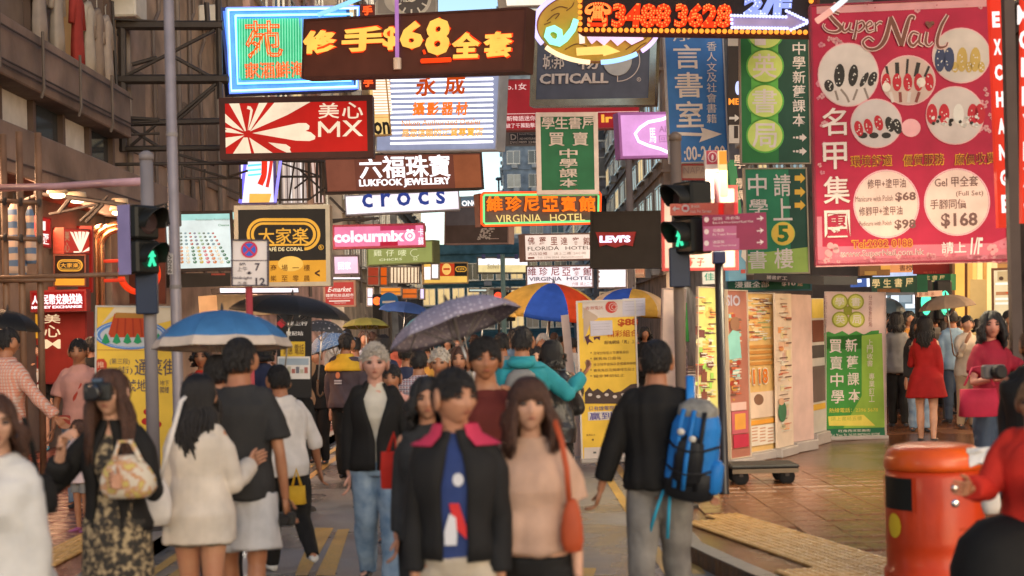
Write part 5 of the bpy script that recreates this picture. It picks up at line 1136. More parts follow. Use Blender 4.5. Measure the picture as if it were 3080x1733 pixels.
s.text('賽馬貼士', 878, 1100, 942, 1115, bw, 0, 3); s.ell(925, 1142, 8, 8, bw, 3, n=8); s.poly([(862, 1200), (1262, 1185), (1262, 1290), (862, 1300)], hd, 2); s.poly([(1130, 1190), (1200, 1140), (1262, 1190)], D((.08, .12, .3)), 3); s.text('CSL', 1140, 1215, 1190, 1240, D((.5, .5, .6)), .0, 3); s.rect(928, 1228, 950, 1242, D((.1, .1, .1)), 3)
feet(s); s.done()
view('F')
CRM = D((.62, .47, .40), .5)
s = Sign('poster_panel', 'blank cream panel standing edge-on at the left of the $88 banner', 'panel', [(1442, 790), (1464, 788), (1466, 1148), (1446, 1150)], 17.3, .03, CRM, None, group=BG); MB().box(-s.W/2, -.01, s.H*.40, s.W/2, 0, s.H*.41).build('cross_bar', BLACK, s.root); feet(s); s.done()
s = Sign('poster_panel', 'blank cream panel between the parasol and the brown signal post', 'panel', [(1650, 724), (1712, 726), (1716, 1150), (1656, 1150)], 16.5, .03, CRM, D((.3, .22, .2)), .015, group=BG); MB().box(s.W*.28, -.012, .05, s.W*.31, 0, s.H).build('seam', D((.25, .18, .16)), s.root); s.done()
s = Sign('poster_panel', 'narrow purple banner with pale upright characters between signal post and posters', 'panel', [(1706, 760), (1738, 758), (1742, 1140), (1712, 1142)], 17.6, .02, D((.10, .03, .10)), None, group=BG)
s.rect(1712, 762, 1730, 860, D((.05, .3, .06)), 1); s.col('手機配件批發零售', 1714, 870, 1730, 1050, D((.55, .4, .45)), .02, 2); s.done()
def poster_stuff(s, seed, x0, y0, x1, y1, cols, n, texts=()):
    rr = random.Random(seed)
    n = int(n*1.9)
    for k in range(n):
        w_ = (x1-x0)*rr.uniform(.12, .42); h = (y1-y0)*rr.uniform(.015, .07); x = rr.uniform(x0+2, x1-w_-2); y = rr.uniform(y0+2, y1-h-2)
        c = D(rr.choice(cols), .4)
        if rr.random() < .55: s.rect(x, y, x+w_, y+h, c, 2+k % 5)
        else: s.ell(x+w_/2, y+h/2, min(w_, h)*.6, min(w_, h)*.6, c, 2+k % 5, n=10)
    for k in range(int(n*1.2)):
        x = rr.uniform(x0+2, x1-14); y = rr.uniform(y0+4, y1-8); s.rect(x, y, min(x1-2, x+rr.uniform(8, 22)), y+rr.uniform(1.5, 3.5), D(rr.choice([(.16, .08, .06), (.5, .12, .06), (.65, .6, .5)]), .4), 8)
LYG = D((.55, .52, .17), .4)
s = Sign('poster_panel', 'lime and orange phone poster panel nearest the black sign post', 'panel', [(1740, 720), (1800, 722), (1812, 1150), (1752, 1152)], 15.8, .03, LYG, D((.5, .4, .3)), .012, group=BG)
poster_stuff(s, 1, 1745, 740, 1800, 1090, [(.5, .62, .18), (.66, .4, .12), (.7, .62, .4), (.3, .5, .1), (.16, .06, .05), (.55, .55, .3)], 30)
for i, y in enumerate((935, 985)): s.rect(1762, y, 1776, y+26, D((.18, .06, .04)), 9, 'printed_bottle'); s.ell(1769, y-2, 3, 6, D((.18, .06, .04)), 9, 'printed_bottle', 8)
feet(s); s.done()
s = Sign('poster_panel', 'crimson and brown poster panel directly behind the black sign post', 'panel', [(1822, 728), (1862, 730), (1888, 1148), (1836, 1156)], 16.1, .03, D((.36, .14, .10), .4), D((.5, .4, .3)), .012, group=BG)
s.text('SIO', 1824, 742, 1860, 770, D((.45, .42, .5)), .03, 4); poster_stuff(s, 2, 1830, 780, 1864, 1010, [(.35, .05, .03), (.5, .25, .06), (.16, .08, .05), (.3, .55, .5), (.5, .42, .33)], 26)
s.poly([(1828, 845), (1840, 830), (1856, 835), (1862, 900), (1832, 905)], D((.22, .5, .46)), 9); s.ell(1845, 815, 12, 18, D((.25, .12, .07)), 9); s.rect(1836, 1012, 1874, 1032, D((.62, .4, .35)), 9); s.rect(1838, 1034, 1878, 1090, D((.45, .10, .12)), 9); s.rect(1845, 1040, 1872, 1080, D((.65, .3, .06)), 10); s.rect(1842, 1092, 1880, 1125, D((.42, .03, .06)), 9); feet(s); s.done()
s = Sign('poster_panel', 'orange and cream poster panel priced $118 in orange figures', 'panel', [(1862, 735), (1948, 737), (1958, 1128), (1876, 1142)], 16.5, .03, D((.66, .42, .16), .4), D((.55, .45, .36)), .012, group=BG)
poster_stuff(s, 5, 1868, 745, 1942, 860, [(.7, .55, .3), (.6, .5, .42), (.66, .3, .08), (.3, .35, .16), (.68, .5, .14)], 22)
for k in range(4): s.rect(1872, 868+k*14, 1940, 876+k*14, D((.5, .22, .05)), 9)
s.text('$118', 1868, 925, 1930, 975, D((.70, .62, .5)), .06, 10); s.text('$118', 1870, 928, 1928, 972, D((.62, .16, .01)), .03, 12)
s.rect(1876, 985, 1950, 1050, D((.66, .5, .38)), 9); s.ell(1905, 1005, 12, 14, D((.2, .1, .06)), 10); s.rect(1880, 1055, 1952, 1066, D((.7, .3, .04)), 9); s.rect(1882, 1068, 1953, 1118, D((.68, .6, .5)), 9)
for k in range(5):
    for j in range(3): s.rect(1888+j*20, 1075+k*8, 1902+j*20, 1078+k*8, D((.5, .25, .15)), 10)
feet(s); s.done()
s = Sign('poster_panel', 'pale cream poster panel with a green portrait low down', 'panel', [(1950, 738), (1990, 739), (1996, 1118), (1956, 1128)], 17.0, .03, D((.68, .54, .42), .4), None, group=BG)
poster_stuff(s, 6, 1953, 745, 1990, 1090, [(.7, .45, .3), (.66, .6, .5), (.7, .3, .12), (.72, .6, .35), (.6, .4, .36)], 20); s.ell(1965, 1035, 10, 26, D((.05, .16, .08)), 9); s.ell(1962, 1010, 7, 9, D((.6, .35, .22)), 10); feet(s); s.done()
s = Sign('poster_panel', 'wide blank pinkish panel left of the green roll-up banner', 'panel', [(1986, 740), (2044, 742), (2047, 1104), (1996, 1112)], 17.6, .06, D((.60, .42, .37), .5), None, group=BG); feet(s); s.done()
s = Sign('poster_panel', 'small stacked car posters between the blank panel and the green banner', 'panel', [(2040, 750), (2072, 750), (2078, 1082), (2046, 1090)], 18.6, .03, D((.5, .46, .42), .4), None, group=BG)
s.rect(2041, 752, 2070, 800, D((.62, .46, .08)), 2); s.rect(2042, 805, 2071, 860, D((.16, .05, .03)), 2); s.rect(2042, 868, 2072, 900, D((.06, .05, .05)), 2); s.rect(2044, 920, 2074, 1010, D((.14, .10, .09)), 3); s.rect(2045, 1015, 2075, 1030, D((.6, .35, .05)), 3); feet(s); s.done()
G1 = D((.05, .24, .045), .5)
s = Sign('roll_up_banner', 'green roll-up banner with four lime discs at its top, on the right pavement', 'banner', [(2063, 733), (2203, 735), (2228, 1106), (2076, 1110)], 19.2, .02, D((.58, .42, .38), .5), D((.55, .45, .42)), .008, BG)
view('R')
view('I'); s.poly([(840, 1335), (900, 1310), (950, 1330), (1010, 1305), (1060, 1335), (1120, 1305), (1180, 1335), (1240, 1305), (1300, 1300), (1300, 1449), (840, 1449)], G1, 1)
view('T'); s.poly([(-70, 270), (250, 250), (262, 720), (-62, 724)], G1, 1); s.poly([(150, 262), (250, 252), (264, 715), (60, 718), (150, 560)], D((.24, .40, .06), .5), 2)
view('I')
for i, (x, y) in enumerate(((988, 1075), (1115, 1075), (992, 1215), (1122, 1215))):
    s.ell(x, y, 66, 64, D((.25, .26, .03)), 3, n=24); s.ell(x, y, 54, 52, D((.50, .50, .12)), 4, n=24); s.text('學書英局'[i], x-36, y-34, x+36, y+34, pw, .02, 6)
s.rect(1020, 1110, 1085, 1180, D((.25, .26, .03)), 3); s.col('旺角西洋菜南街', 862, 1030, 888, 1280, D((.25, .12, .12)), 0, 3); s.col('分店佐敦旺角', 1218, 1020, 1245, 1275, D((.25, .12, .12)), 0, 3)
view('R')
for i, (a, b_) in enumerate((('買', '新'), ('賣', '舊'), ('中', '課'), ('學', '本'))):
    s.text(a, 975+i*4, 42+i*100, 1052+i*4, 122+i*100, pw, .02, 4); s.text(b_, 1072+i*6, 38+i*100, 1142+i*6, 115+i*100, pw, .02, 4)
s.col('上門收書', 1200, 40, 1235, 205, pw, 0, 4); s.col('專業釘工', 1212, 240, 1245, 415, pw, 0, 4)
s.text('熱線電話：2396 5678', 975, 448, 1265, 475, D((.7, .55, .08)), .0, 4); s.poly([(970, 500), (1180, 490), (1250, 555), (975, 555)], D((.66, .55, .10)), 3); s.text('請上書局五樓', 985, 500, 1170, 525, D((.35, .4, .06)), .0, 5)
s.poly([(958, 575), (1305, 565), (1308, 632), (960, 635)], D((.02, .12, .06)), 4); s.text('旺角西洋菜南街', 1030, 576, 1220, 592, pw, 0, 6); s.text('Sai Yee St 1610 MONG KOK', 982, 600, 1278, 618, pw, 0, 6)
feet(s); s.done()
# shops at the right behind the crowd
view('W')
s = Sign('shop_sign', 'green bookshop fascia with four cream characters in the middle distance', 'shop sign', [(90, 375), (680, 345), (700, 570), (95, 560)], 23, .15, D((.015, .10, .045)), None, group=SG)
for i, t_ in enumerate('學生書屋'): s.text(t_, 108+i*148, 392-i*4, 212+i*148, 508-i*4, Lt(rgb(236, 196, 130), .95), .02, 2)
s.rect(180, 520, 480, 568, D((.35, .14, .02)), 2); s.done()
s = Sign('shop_sign', 'second green bookshop fascia with smaller characters above the green lights', 'shop sign', [(690, 335), (1140, 325), (1140, 540), (690, 545)], 24, .15, D((.02, .12, .05)), None, group=SG)
for i, t_ in enumerate('學生書屋'): s.text(t_, 705+i*97, 345, 775+i*97, 405, Lt(rgb(225, 190, 125), .8), .01, 2)
s.rect(700, 415, 980, 430, Lt(rgb(225, 190, 125), .8), 2); s.rect(860, 460, 905, 535, Lt(rgb(225, 160, 100), .8), 2); s.done()
s = Sign('shop_sign', 'dark red fascia right of the cream school sign', 'shop sign', [(635, 190), (1130, 180), (1140, 320), (640, 328)], 25, .15, D((.24, .02, .02)), None, group=SG)
s.text('補習社', 780, 292, 960, 318, D((.5, .1, .06)), 0, 2); s.done()
s = Sign('shop_sign', 'amber fascia with two dark characters of a school', 'shop sign', [(345, 200), (632, 195), (632, 300), (345, 305)], 24.6, .15, Lt(rgb(232, 150, 90), .9), None, group=SG)
s.text('書校', 462, 205, 628, 285, D((.1, .03, .02)), .02, 2); s.done()
s = Sign('shop_sign', 'brown and gold fascia left of the amber one', 'shop sign', [(-60, 210), (340, 205), (340, 345), (-60, 350)], 24.3, .15, D((.16, .08, .03)), None, group=SG)
s.rect(215, 210, 340, 268, Lt(rgb(230, 160, 70), .9), 2); s.rect(0, 290, 160, 340, D((.3, .18, .05)), 2); s.done()
s = Sign('lightbox_sign', 'blue and white lit strip left of the green bookshop fascia', 'lightbox sign', [(-160, 390), (70, 380), (72, 490), (-158, 500)], 23.5, .15, Lt(rgb(70, 100, 170), .9), None, group=SG)
s.rect(-150, 400, -40, 440, Lt((.85, .9, 1), 1.5), 2); s.rect(30, 385, 68, 495, Lt((.85, .9, 1), 1.3), 2); s.done()
s = Sign('lightbox_sign', 'white blue strip light below the amber fascia', 'lightbox sign', [(210, 275), (690, 305), (690, 350), (210, 365)], 25.5, .15, Lt(rgb(190, 205, 240), 1.1), None, group=SG); s.done()
s = Sign('corner_shop', 'bright bluish glass shop front behind the crowd at right', 'shop', [(170, 575), (800, 560), (810, 1500), (170, 1500)], 30, .3, Lt(rgb(120, 140, 150), .85), D((.2, .22, .24)), .06, 'lit shops at the right')
for q, c, st in (((175, 590, 300, 690), (255, 250, 255), 1.5), ((350, 600, 460, 700), (225, 235, 250), 1.2), ((640, 570, 770, 720), (255, 248, 255), 1.6), ((190, 800, 255, 1040), (240, 240, 255), 1.4), ((470, 600, 620, 700), (160, 175, 185), .9), ((540, 720, 700, 780), (225, 235, 245), 1.2), ((280, 780, 520, 1100), (96, 118, 124), .8), ((560, 800, 760, 1100), (150, 175, 185), .9)): s.rect(*q, Lt(rgb(*c), st), 2, 'lit_panel')
s.done()
s = Sign('shop_sign', 'long peach strip sign with red characters above the taupe umbrella', 'shop sign', [(700, 555), (1030, 545), (1030, 620), (700, 630)], 22.6, .12, D((.6, .38, .28)), None, group=SG)
for i, t_ in enumerate('金成茶'): s.text(t_, 715+i*80, 570, 765+i*80, 612, D((.25, .05, .03)), 0, 2)
s.done()
s = Sign('corner_shop', 'amber lit shop with hanging yellow curtains under the nail billboard', 'shop', [(1160, 150), (1960, 150), (1980, 1500), (1160, 1500)], 24.5, .4, Lt(rgb(196, 138, 74), .8), D((.2, .1, .06)), .06, 'lit shops at the right')
for i, (x0, x1, c, st) in enumerate(((1190, 1310, (250, 190, 90), 1.0), (1315, 1345, (110, 56, 26), .6), (1350, 1410, (236, 176, 90), .9), (1420, 1470, (255, 205, 110), 1.0), (1485, 1545, (255, 222, 140), 1.1), (1560, 1600, (226, 160, 80), .9), (1612, 1665, (255, 226, 150), 1.15), (1672, 1740, (255, 214, 150), 1.0))):
    s.rect(x0, 165, x1, 1300 if i < 6 else 830, Lt(rgb(*c), st), 2+i % 3, 'curtain', .05)
s.rect(1380, 400, 1590, 1300, Lt(rgb(222, 178, 110), .85), 6, 'curtain', .05)
s.done()
s = Sign('corner_shop', 'bright cream poster window at the right edge', 'shop', [(1690, 250), (1960, 240), (1975, 1400), (1690, 1400)], 24, .1, Lt(rgb(250, 224, 176), .95), D((.2, .1, .06)), .04, 'lit shops at the right')
s.rect(1760, 290, 1900, 425, Lt(rgb(214, 180, 130), .9), 2); s.ell(1810, 385, 30, 26, D((.12, .08, .06)), 3); s.rect(1740, 560, 1945, 605, Lt(rgb(206, 140, 96), .9), 2); s.poly([(1860, 575), (1945, 545), (1945, 605)], Lt(rgb(240, 90, 40), .9), 3)
for y in (440, 640, 700): s.rect(1730, y, 1945, y+30, Lt((1, .93, .8), 1.1), 2)
s.done()
# dark maroon column at the right edge
b = at_ground(2562, 1200, 13.6); t = thing('pillar', 'maroon pillar with a lit panel at the right edge', 'pillar', b); MB().cbox(-.07, -.1, 0, .25, .25, P(2560, 575, 13.6).z-.12, .01).build('shaft', D((.16, .03, .025)), t); MB().box(-.04, -.106, 1.9, .02, -.1, 2.15).build('lit_panel', Lt(rgb(226, 170, 130), .8), t)
# ------------------------------------------------------------------ steel sign frames, left
view('A')
def frame(label, D_, segs, group='steel sign frames'):
    r = P(segs[0][1][0], segs[0][1][1], D_); t = thing('sign_gantry', label, 'sign gantry', r, group=group)
    for nm, (x0, y0), (x1, y1), rad in segs:
        MB().tube([P(x0, y0, D_)-r, P(x1, y1, D_)-r], rad, 6).build(nm, STEEL, t)
    return t
frame('big black steel frame holding the blue neon and the red bakery sign', 25.6, [
 ('beam', (540, 185), (1620, 185), .09), ('beam', (555, 580), (1660, 575), .09), ('beam', (560, 905), (1600, 880), .06), ('beam', (600, 1085), (1600, 1075), .055),
 ('post', (590, -60), (600, 1160), .08), ('post', (885, 150), (895, 1100), .07), ('post', (1585, -40), (1600, 720), .06), ('post', (1500, 20), (1510, 180), .05),
 ('brace', (600, 560), (890, 190), .04), ('brace', (900, 560), (1560, 220), .035), ('brace', (960, 470), (1140, 420), .04), ('brace', (1240, 400), (1560, 575), .035), ('brace', (1260, 870), (1570, 610), .035), ('brace', (1290, 880), (1560, 640), .025),
 ('brace', (610, 880), (890, 590), .04), ('brace', (640, 1060), (900, 900), .03), ('brace', (920, 920), (1140, 1060), .03), ('brace', (1130, 910), (950, 1060), .03), ('brace', (1050, 900), (1050, 1070), .02), ('brace', (1250, 1110), (1560, 1200), .025)])
s = Sign('shade_board', 'added dark board standing in for the shade between the black steel posts', 'signboard', [(605, 195), (880, 190), (888, 1095), (610, 1105)], 26.3, .15, D((.035, .027, .024)), STEEL, .06, 'steel sign frames')  # added board; its near-black paint stands for the shade behind the steel frame
for q in ([(620, 560), (870, 210)], [(625, 215), (875, 560)], [(625, 1080), (880, 600)], [(625, 600), (880, 1080)]): s.stroke(q, 16, D((.07, .055, .05)), 3, 'brace')
for y in (330, 450, 700, 830, 960): s.rect(620, y, 875, y+10, D((.06, .05, .045)), 4, 'rail', .03)
s.done()
frame('thin rusty frame in front of the plaster wall, with leaning rods', 24.9, [
 ('rod', (700, 160), (830, 850), .02), ('rod', (720, 560), (830, 900), .018), ('rod', (815, 10), (860, 900), .03), ('rod', (800, 1010), (780, 1150), .018), ('rod', (570, 100), (570, 1000), .02), ('beam', (60, 930), (1150, 880), .022), ('beam', (60, 1015), (1160, 970), .022), ('beam', (830, 850), (1160, 870), .03), ('beam', (830, 140), (1140, 155), .02)])
frame('light steel brackets under the red bakery sign', 25.2, [
 ('beam', (820, 1195), (1800, 1185), .03), ('beam', (1250, 1300), (1750, 1295), .02), ('rod', (1325, 1200), (1325, 1300), .02), ('rod', (1490, 1230), (1485, 1290), .02), ('brace', (1330, 1200), (1640, 1290), .02), ('rod', (1660, 1200), (1660, 1290), .02), ('brace', (1650, 1290), (1800, 1240), .02), ('brace', (1490, 1300), (1760, 1420), .02), ('rod', (1450, 1290), (1460, 1449), .02), ('rod', (1750, 1300), (1750, 1449), .03)])
view('G')
frame('steel lattice between the red bakery sign and the jewellery sign', 30, [
 ('beam', (520, 90), (860, 95), .03), ('beam', (470, 215), (830, 215), .025), ('beam', (480, 400), (740, 395), .025), ('rod', (505, 100), (505, 430), .03), ('rod', (735, 90), (740, 400), .03), ('rod', (800, 90), (800, 420), .03), ('rod', (830, 95), (830, 420), .025), ('brace', (520, 110), (830, 215), .02), ('brace', (650, 150), (850, 330), .02), ('brace', (870, 300), (730, 400), .02), ('brace', (620, 310), (750, 210), .02), ('rod', (620, 100), (580, 400), .02), ('rod', (690, 100), (690, 420), .02), ('brace', (900, 380), (1020, 500), .03), ('brace', (920, 560), (1290, 545), .03), ('brace', (920, 580), (1100, 540), .02), ('brace', (1100, 580), (1280, 540), .02)])
s = Sign('lightbox_sign', 'added tall glowing panel in place of the whitish building beside the steel lattice', 'lightbox sign', [(520, 90), (735, 85), (735, 430), (520, 435)], 36, .2, Lt(rgb(205, 186, 176), .9), D((.3, .26, .25)), .03, SG)  # glowing panel added where a bright whitish building belongs
for k, x in enumerate((535, 560, 590, 612, 640, 668, 690, 715)): s.rect(x, 95, x+9, 425, (Lt(rgb(236, 210, 190), 1.0), Lt(rgb(120, 100, 95), .8), Lt(rgb(250, 240, 235), 1.1))[k % 3], 2+k % 2, 'glow_strip')
s.done()
s = Sign('lightbox_sign', 'narrow cream lit panel left of the jewellery sign', 'lightbox sign', [(770, 90), (862, 88), (862, 430), (770, 435)], 35, .2, Lt(rgb(236, 205, 190), 1.0), D((.3, .2, .17)), .03, SG)
for x in (785, 812, 838): s.rect(x, 95, x+10, 425, Lt(rgb(176, 128, 110), .8), 2, 'glow_strip')
s.done()
# slanting neon with violet edge
s = Sign('neon_sign', 'steeply tilted white neon panel with red strokes and violet edge under the bakery sign', 'neon sign', [(232, 85), (520, 80), (470, 430), (190, 435)], 28, .15, Lt(rgb(250, 240, 250), 1.25), D((.15, .12, .3)), .03, SG, DR=28)
s.tube([(238, 90), (195, 425)], .035, Lt(rgb(110, 100, 255), 1.8), .05); s.tube([(515, 85), (470, 420)], .03, Lt(rgb(150, 140, 255), 1.5), .05)
s.stroke([(385, 80), (380, 200), (350, 280)], 46, Lt(rgb(226, 50, 30), 1.2), 5); s.stroke([(440, 90), (425, 200), (405, 300)], 26, Lt(rgb(220, 60, 50), 1.1), 5)
for k in range(3): s.tube([(255, 130+k*38), (360, 120+k*38)], .02, Lt(rgb(110, 215, 240), 1.4), .04)
s.poly([(265, 350), (440, 350), (420, 428), (262, 430)], Lt(rgb(255, 190, 90), 1.1), 3); s.done()
# white awnings with tube lamps, left middle
for i, (q, lab) in enumerate((([(20, 1095), (650, 1095), (655, 1135), (25, 1140)], 'long white tube lamp over the umbrellas at left'), ([(925, 1010), (1145, 1010), (1145, 1030), (925, 1030)], 'short dark edged lamp strip above the supermarket sign'))):
    s = Sign('strip_lamp', lab, 'lamp', q, 24 if i == 0 else 32, .15, Lt(rgb(250, 236, 245), 1.5), STEEL, .01); s.done()
view('F')
s = Sign('shop_fascia', 'cream awning edge under the white tube lamp', 'awning', [(545, 742), (720, 742), (725, 790), (548, 795)], 24.5, .4, D((.5, .36, .22)), None); s.done()
s = Sign('watch_billboard', 'grey watch advertisement cut by the top edge', 'billboard', [(945, -40), (1100, -40), (1100, 40), (945, 40)], 34, .3, D((.22, .2, .19)), D((.3, .28, .26)), .05, SG)
for r_, m_ in ((50, D((.45, .42, .38))), (42, D((.08, .07, .07))), (12, D((.5, .46, .4)))): s.ell(1035, -6, r_, r_, m_, 2+(50-r_)//8)
s.ell(1000, -2, 34, 34, D((.4, .37, .34)), 1); s.text('MIDO', 1008, -4, 1040, 6, D((.7, .68, .62)), .02, 9)
for a in range(0, 180, 30): s.stroke([(1035+44*math.cos(math.radians(a)), -6+44*math.sin(math.radians(a))), (1035+30*math.cos(math.radians(a)), -6+30*math.sin(math.radians(a)))], 4, D((.6, .55, .5)), 8)
s.done()
# pale strip signs at the top
s = Sign('lightbox_sign', 'blown out cream panel cut by the top edge left of the bulb sign', 'lightbox sign', [(1268, -40), (1448, -40), (1445, 14), (1272, 18)], 32, .2, Lt(rgb(255, 238, 220), 1.2), D((.4, .36, .33)), .03, SG); s.done()
# red fascia pieces behind the green 1 frames
# ------------------------------------------------------------------ market scaffold at the left edge with a striped bag
view('E')
r = P(35, 1250, 15.5); r.z = .12; t = thing('bamboo_frame', 'brown pole frame at the left edge, with tied cross poles', 'pole frame', r)
BMB = mat('bamboo_pole', (.16, .085, .05), .55, 0, var=.3, scale=4, bump=.2)
for x0, x1, tp in ((25, 60, -280), (165, 200, -300), (330, 355, -290)):
    a = P(x0, tp, 15.5); b_ = P(x1, 1700, 15.5); b_.z = .12; MB().tube([a-r, b_-r], .038, 8).build('pole', BMB, t, True)
for y0, y1, x1 in ((300, 320, 350), (620, 640, 350), (975, 940, 1100), (1000, 990, 480)):
    MB().tube([P(-30, y0, 15.4)-r, P(x1, y1, 15.4)-r], .026, 8).build('cross_pole', BMB, t, True)
for x, y in ((40, 305), (180, 310), (345, 318), (45, 622), (185, 628), (345, 638)): MB().tube([P(x-9, y, 15.35)-r, P(x+9, y, 15.35)-r], .045, 8).build('lashing', D((.06, .05, .04)), t)
t = thing('light_tube', 'long pink tube running level across the left edge', 'light tube', P(0, 185, 15)); L0 = t.location; MB().tube([P(-40, 190, 15)-L0, P(500, 178, 14.6)-L0, P(900, 150, 14)-L0, P(1240, 135, 13)-L0], .038, 8).build('tube', D((.55, .33, .38), .3), t, True)
# striped cloth sack
STR = bpy.data.materials.new('striped_cloth'); STR.use_nodes = True; n_ = STR.node_tree; b_ = n_.nodes['Principled BSDF']; b_.inputs['Roughness'].default_value = .9
tc = n_.nodes.new('ShaderNodeTexCoord'); wv = n_.nodes.new('ShaderNodeTexWave'); wv.bands_direction = 'Z'; wv.inputs['Scale'].default_value = 2.2; wv.inputs['Distortion'].default_value = 1.2
cr = n_.nodes.new('ShaderNodeValToRGB'); cr.color_ramp.interpolation = 'EASE'; cr.color_ramp.elements[0].color = (.12, .2, .34, 1); cr.color_ramp.elements[0].position = .42; cr.color_ramp.elements[1].color = (.6, .45, .35, 1); cr.color_ramp.elements[1].position = .52
n_.links.new(tc.outputs['Object'], wv.inputs[0]); n_.links.new(wv.outputs[0], cr.inputs[0]); n_.links.new(cr.outputs[0], b_.inputs['Base Color'])
for x0, x1, y0, y1, lab in ((45, 235, 330, 960, 'blue and cream striped cloth bundle hanging on the pole frame'), (225, 320, 350, 850, 'narrower striped cloth bundle right of the larger one')):
    p = P((x0+x1)/2, y1, 16); t = thing('cloth_bundle', lab, 'cloth bundle', p, group='striped cloth bundles'); hz = P(x0, y0, 16).z-p.z; w_ = (P(x1, y1, 16)-P(x0, y1, 16)).x/2; R_ = []
    for k in range(13):
        u = k/12; rr_ = w_*(.85+.12*math.sin(u*7)+.05*math.sin(u*19))*(1 if u < .86 else 1-(u-.86)*5)
        R_.append([(rr_*math.cos(2*PI*i/22)*(1+.06*math.sin(3*2*PI*i/22+u*4)), rr_*.7*math.sin(2*PI*i/22)*(1+.08*math.sin(5*2*PI*i/22+u*3)), hz*u) for i in range(22)])
    MB().loft(R_).build('cloth', STR, t, True); MB().tube([(0, 0, hz-.02), (0, 0, hz+.12)], .01, 5).build('cord', BLACK, t)
# canopy lamps
view('E')
for i, (x, y) in enumerate(((500, 235), (670, 280), (1035, 390), (1045, 330), (190, 300))):
    p = P(x, y, 18+i*1.2); t = thing('spot_lamp', ('small lamp %s under the left canopy' % ('nearest the street', 'second along', 'over the brass pipes', 'above the brass pipes', 'far left')[i]), 'lamp', p, group='lamps under the left canopy')
    MB().lathe([(.12, .08), (.13, 0), (.1, -.01)], 14).build('shade', D((.4, .3, .2), .3), t, True); MB().ell((0, 0, -.03), (.1, .1, .04), 12, 6).build('bulb', Lt(rgb(255, 226, 180), 6), t, True)
frame('rust red rods and pipes under the left canopy', 19, [('rod', (510, 410), (615, 280), .03), ('rod', (430, 420), (1000, 300), .02), ('rod', (60, 360), (350, 240), .02), ('rod', (300, 230), (1100, 340), .03), ('rod', (750, 490), (900, 330), .025), ('rod', (700, 480), (940, 260), .02)], 'canopy rods')
view('F')
# ------------------------------------------------------------------ umbrellas
view('F')
def fabric(name, col, col2=None, scale=6, rough=.75, bump=.15, bs=120): return mat(name, col if max(col) > .06 else tuple(c*.62 for c in col), rough, 0, spec=.18, var=.18, scale=scale, bump=bump, bscale=bs, col2=col2)
def dotted(name, base, dot, scale=60, size=.28):
    m = bpy.data.materials.new(name); m.use_nodes = True; n = m.node_tree; b = n.nodes['Principled BSDF']; b.inputs['Roughness'].default_value = .7
    tc = n.nodes.new('ShaderNodeTexCoord'); v = n.nodes.new('ShaderNodeTexVoronoi'); v.inputs['Scale'].default_value = scale; v.inputs['Randomness'].default_value = .25
    mr = n.nodes.new('ShaderNodeMapRange'); mr.inputs[1].default_value = size; mr.inputs[2].default_value = size+.06
    mx = n.nodes.new('ShaderNodeMix'); mx.data_type = 'RGBA'; mx.inputs[6].default_value = (*dot, 1); mx.inputs[7].default_value = (*base, 1)
    n.links.new(tc.outputs['Object'], v.inputs[0]); n.links.new(v.outputs['Distance'], mr.inputs[0]); n.links.new(mr.outputs[0], mx.inputs[0]); n.links.new(mx.outputs[2], b.inputs['Base Color']); MC[name] = m; return m
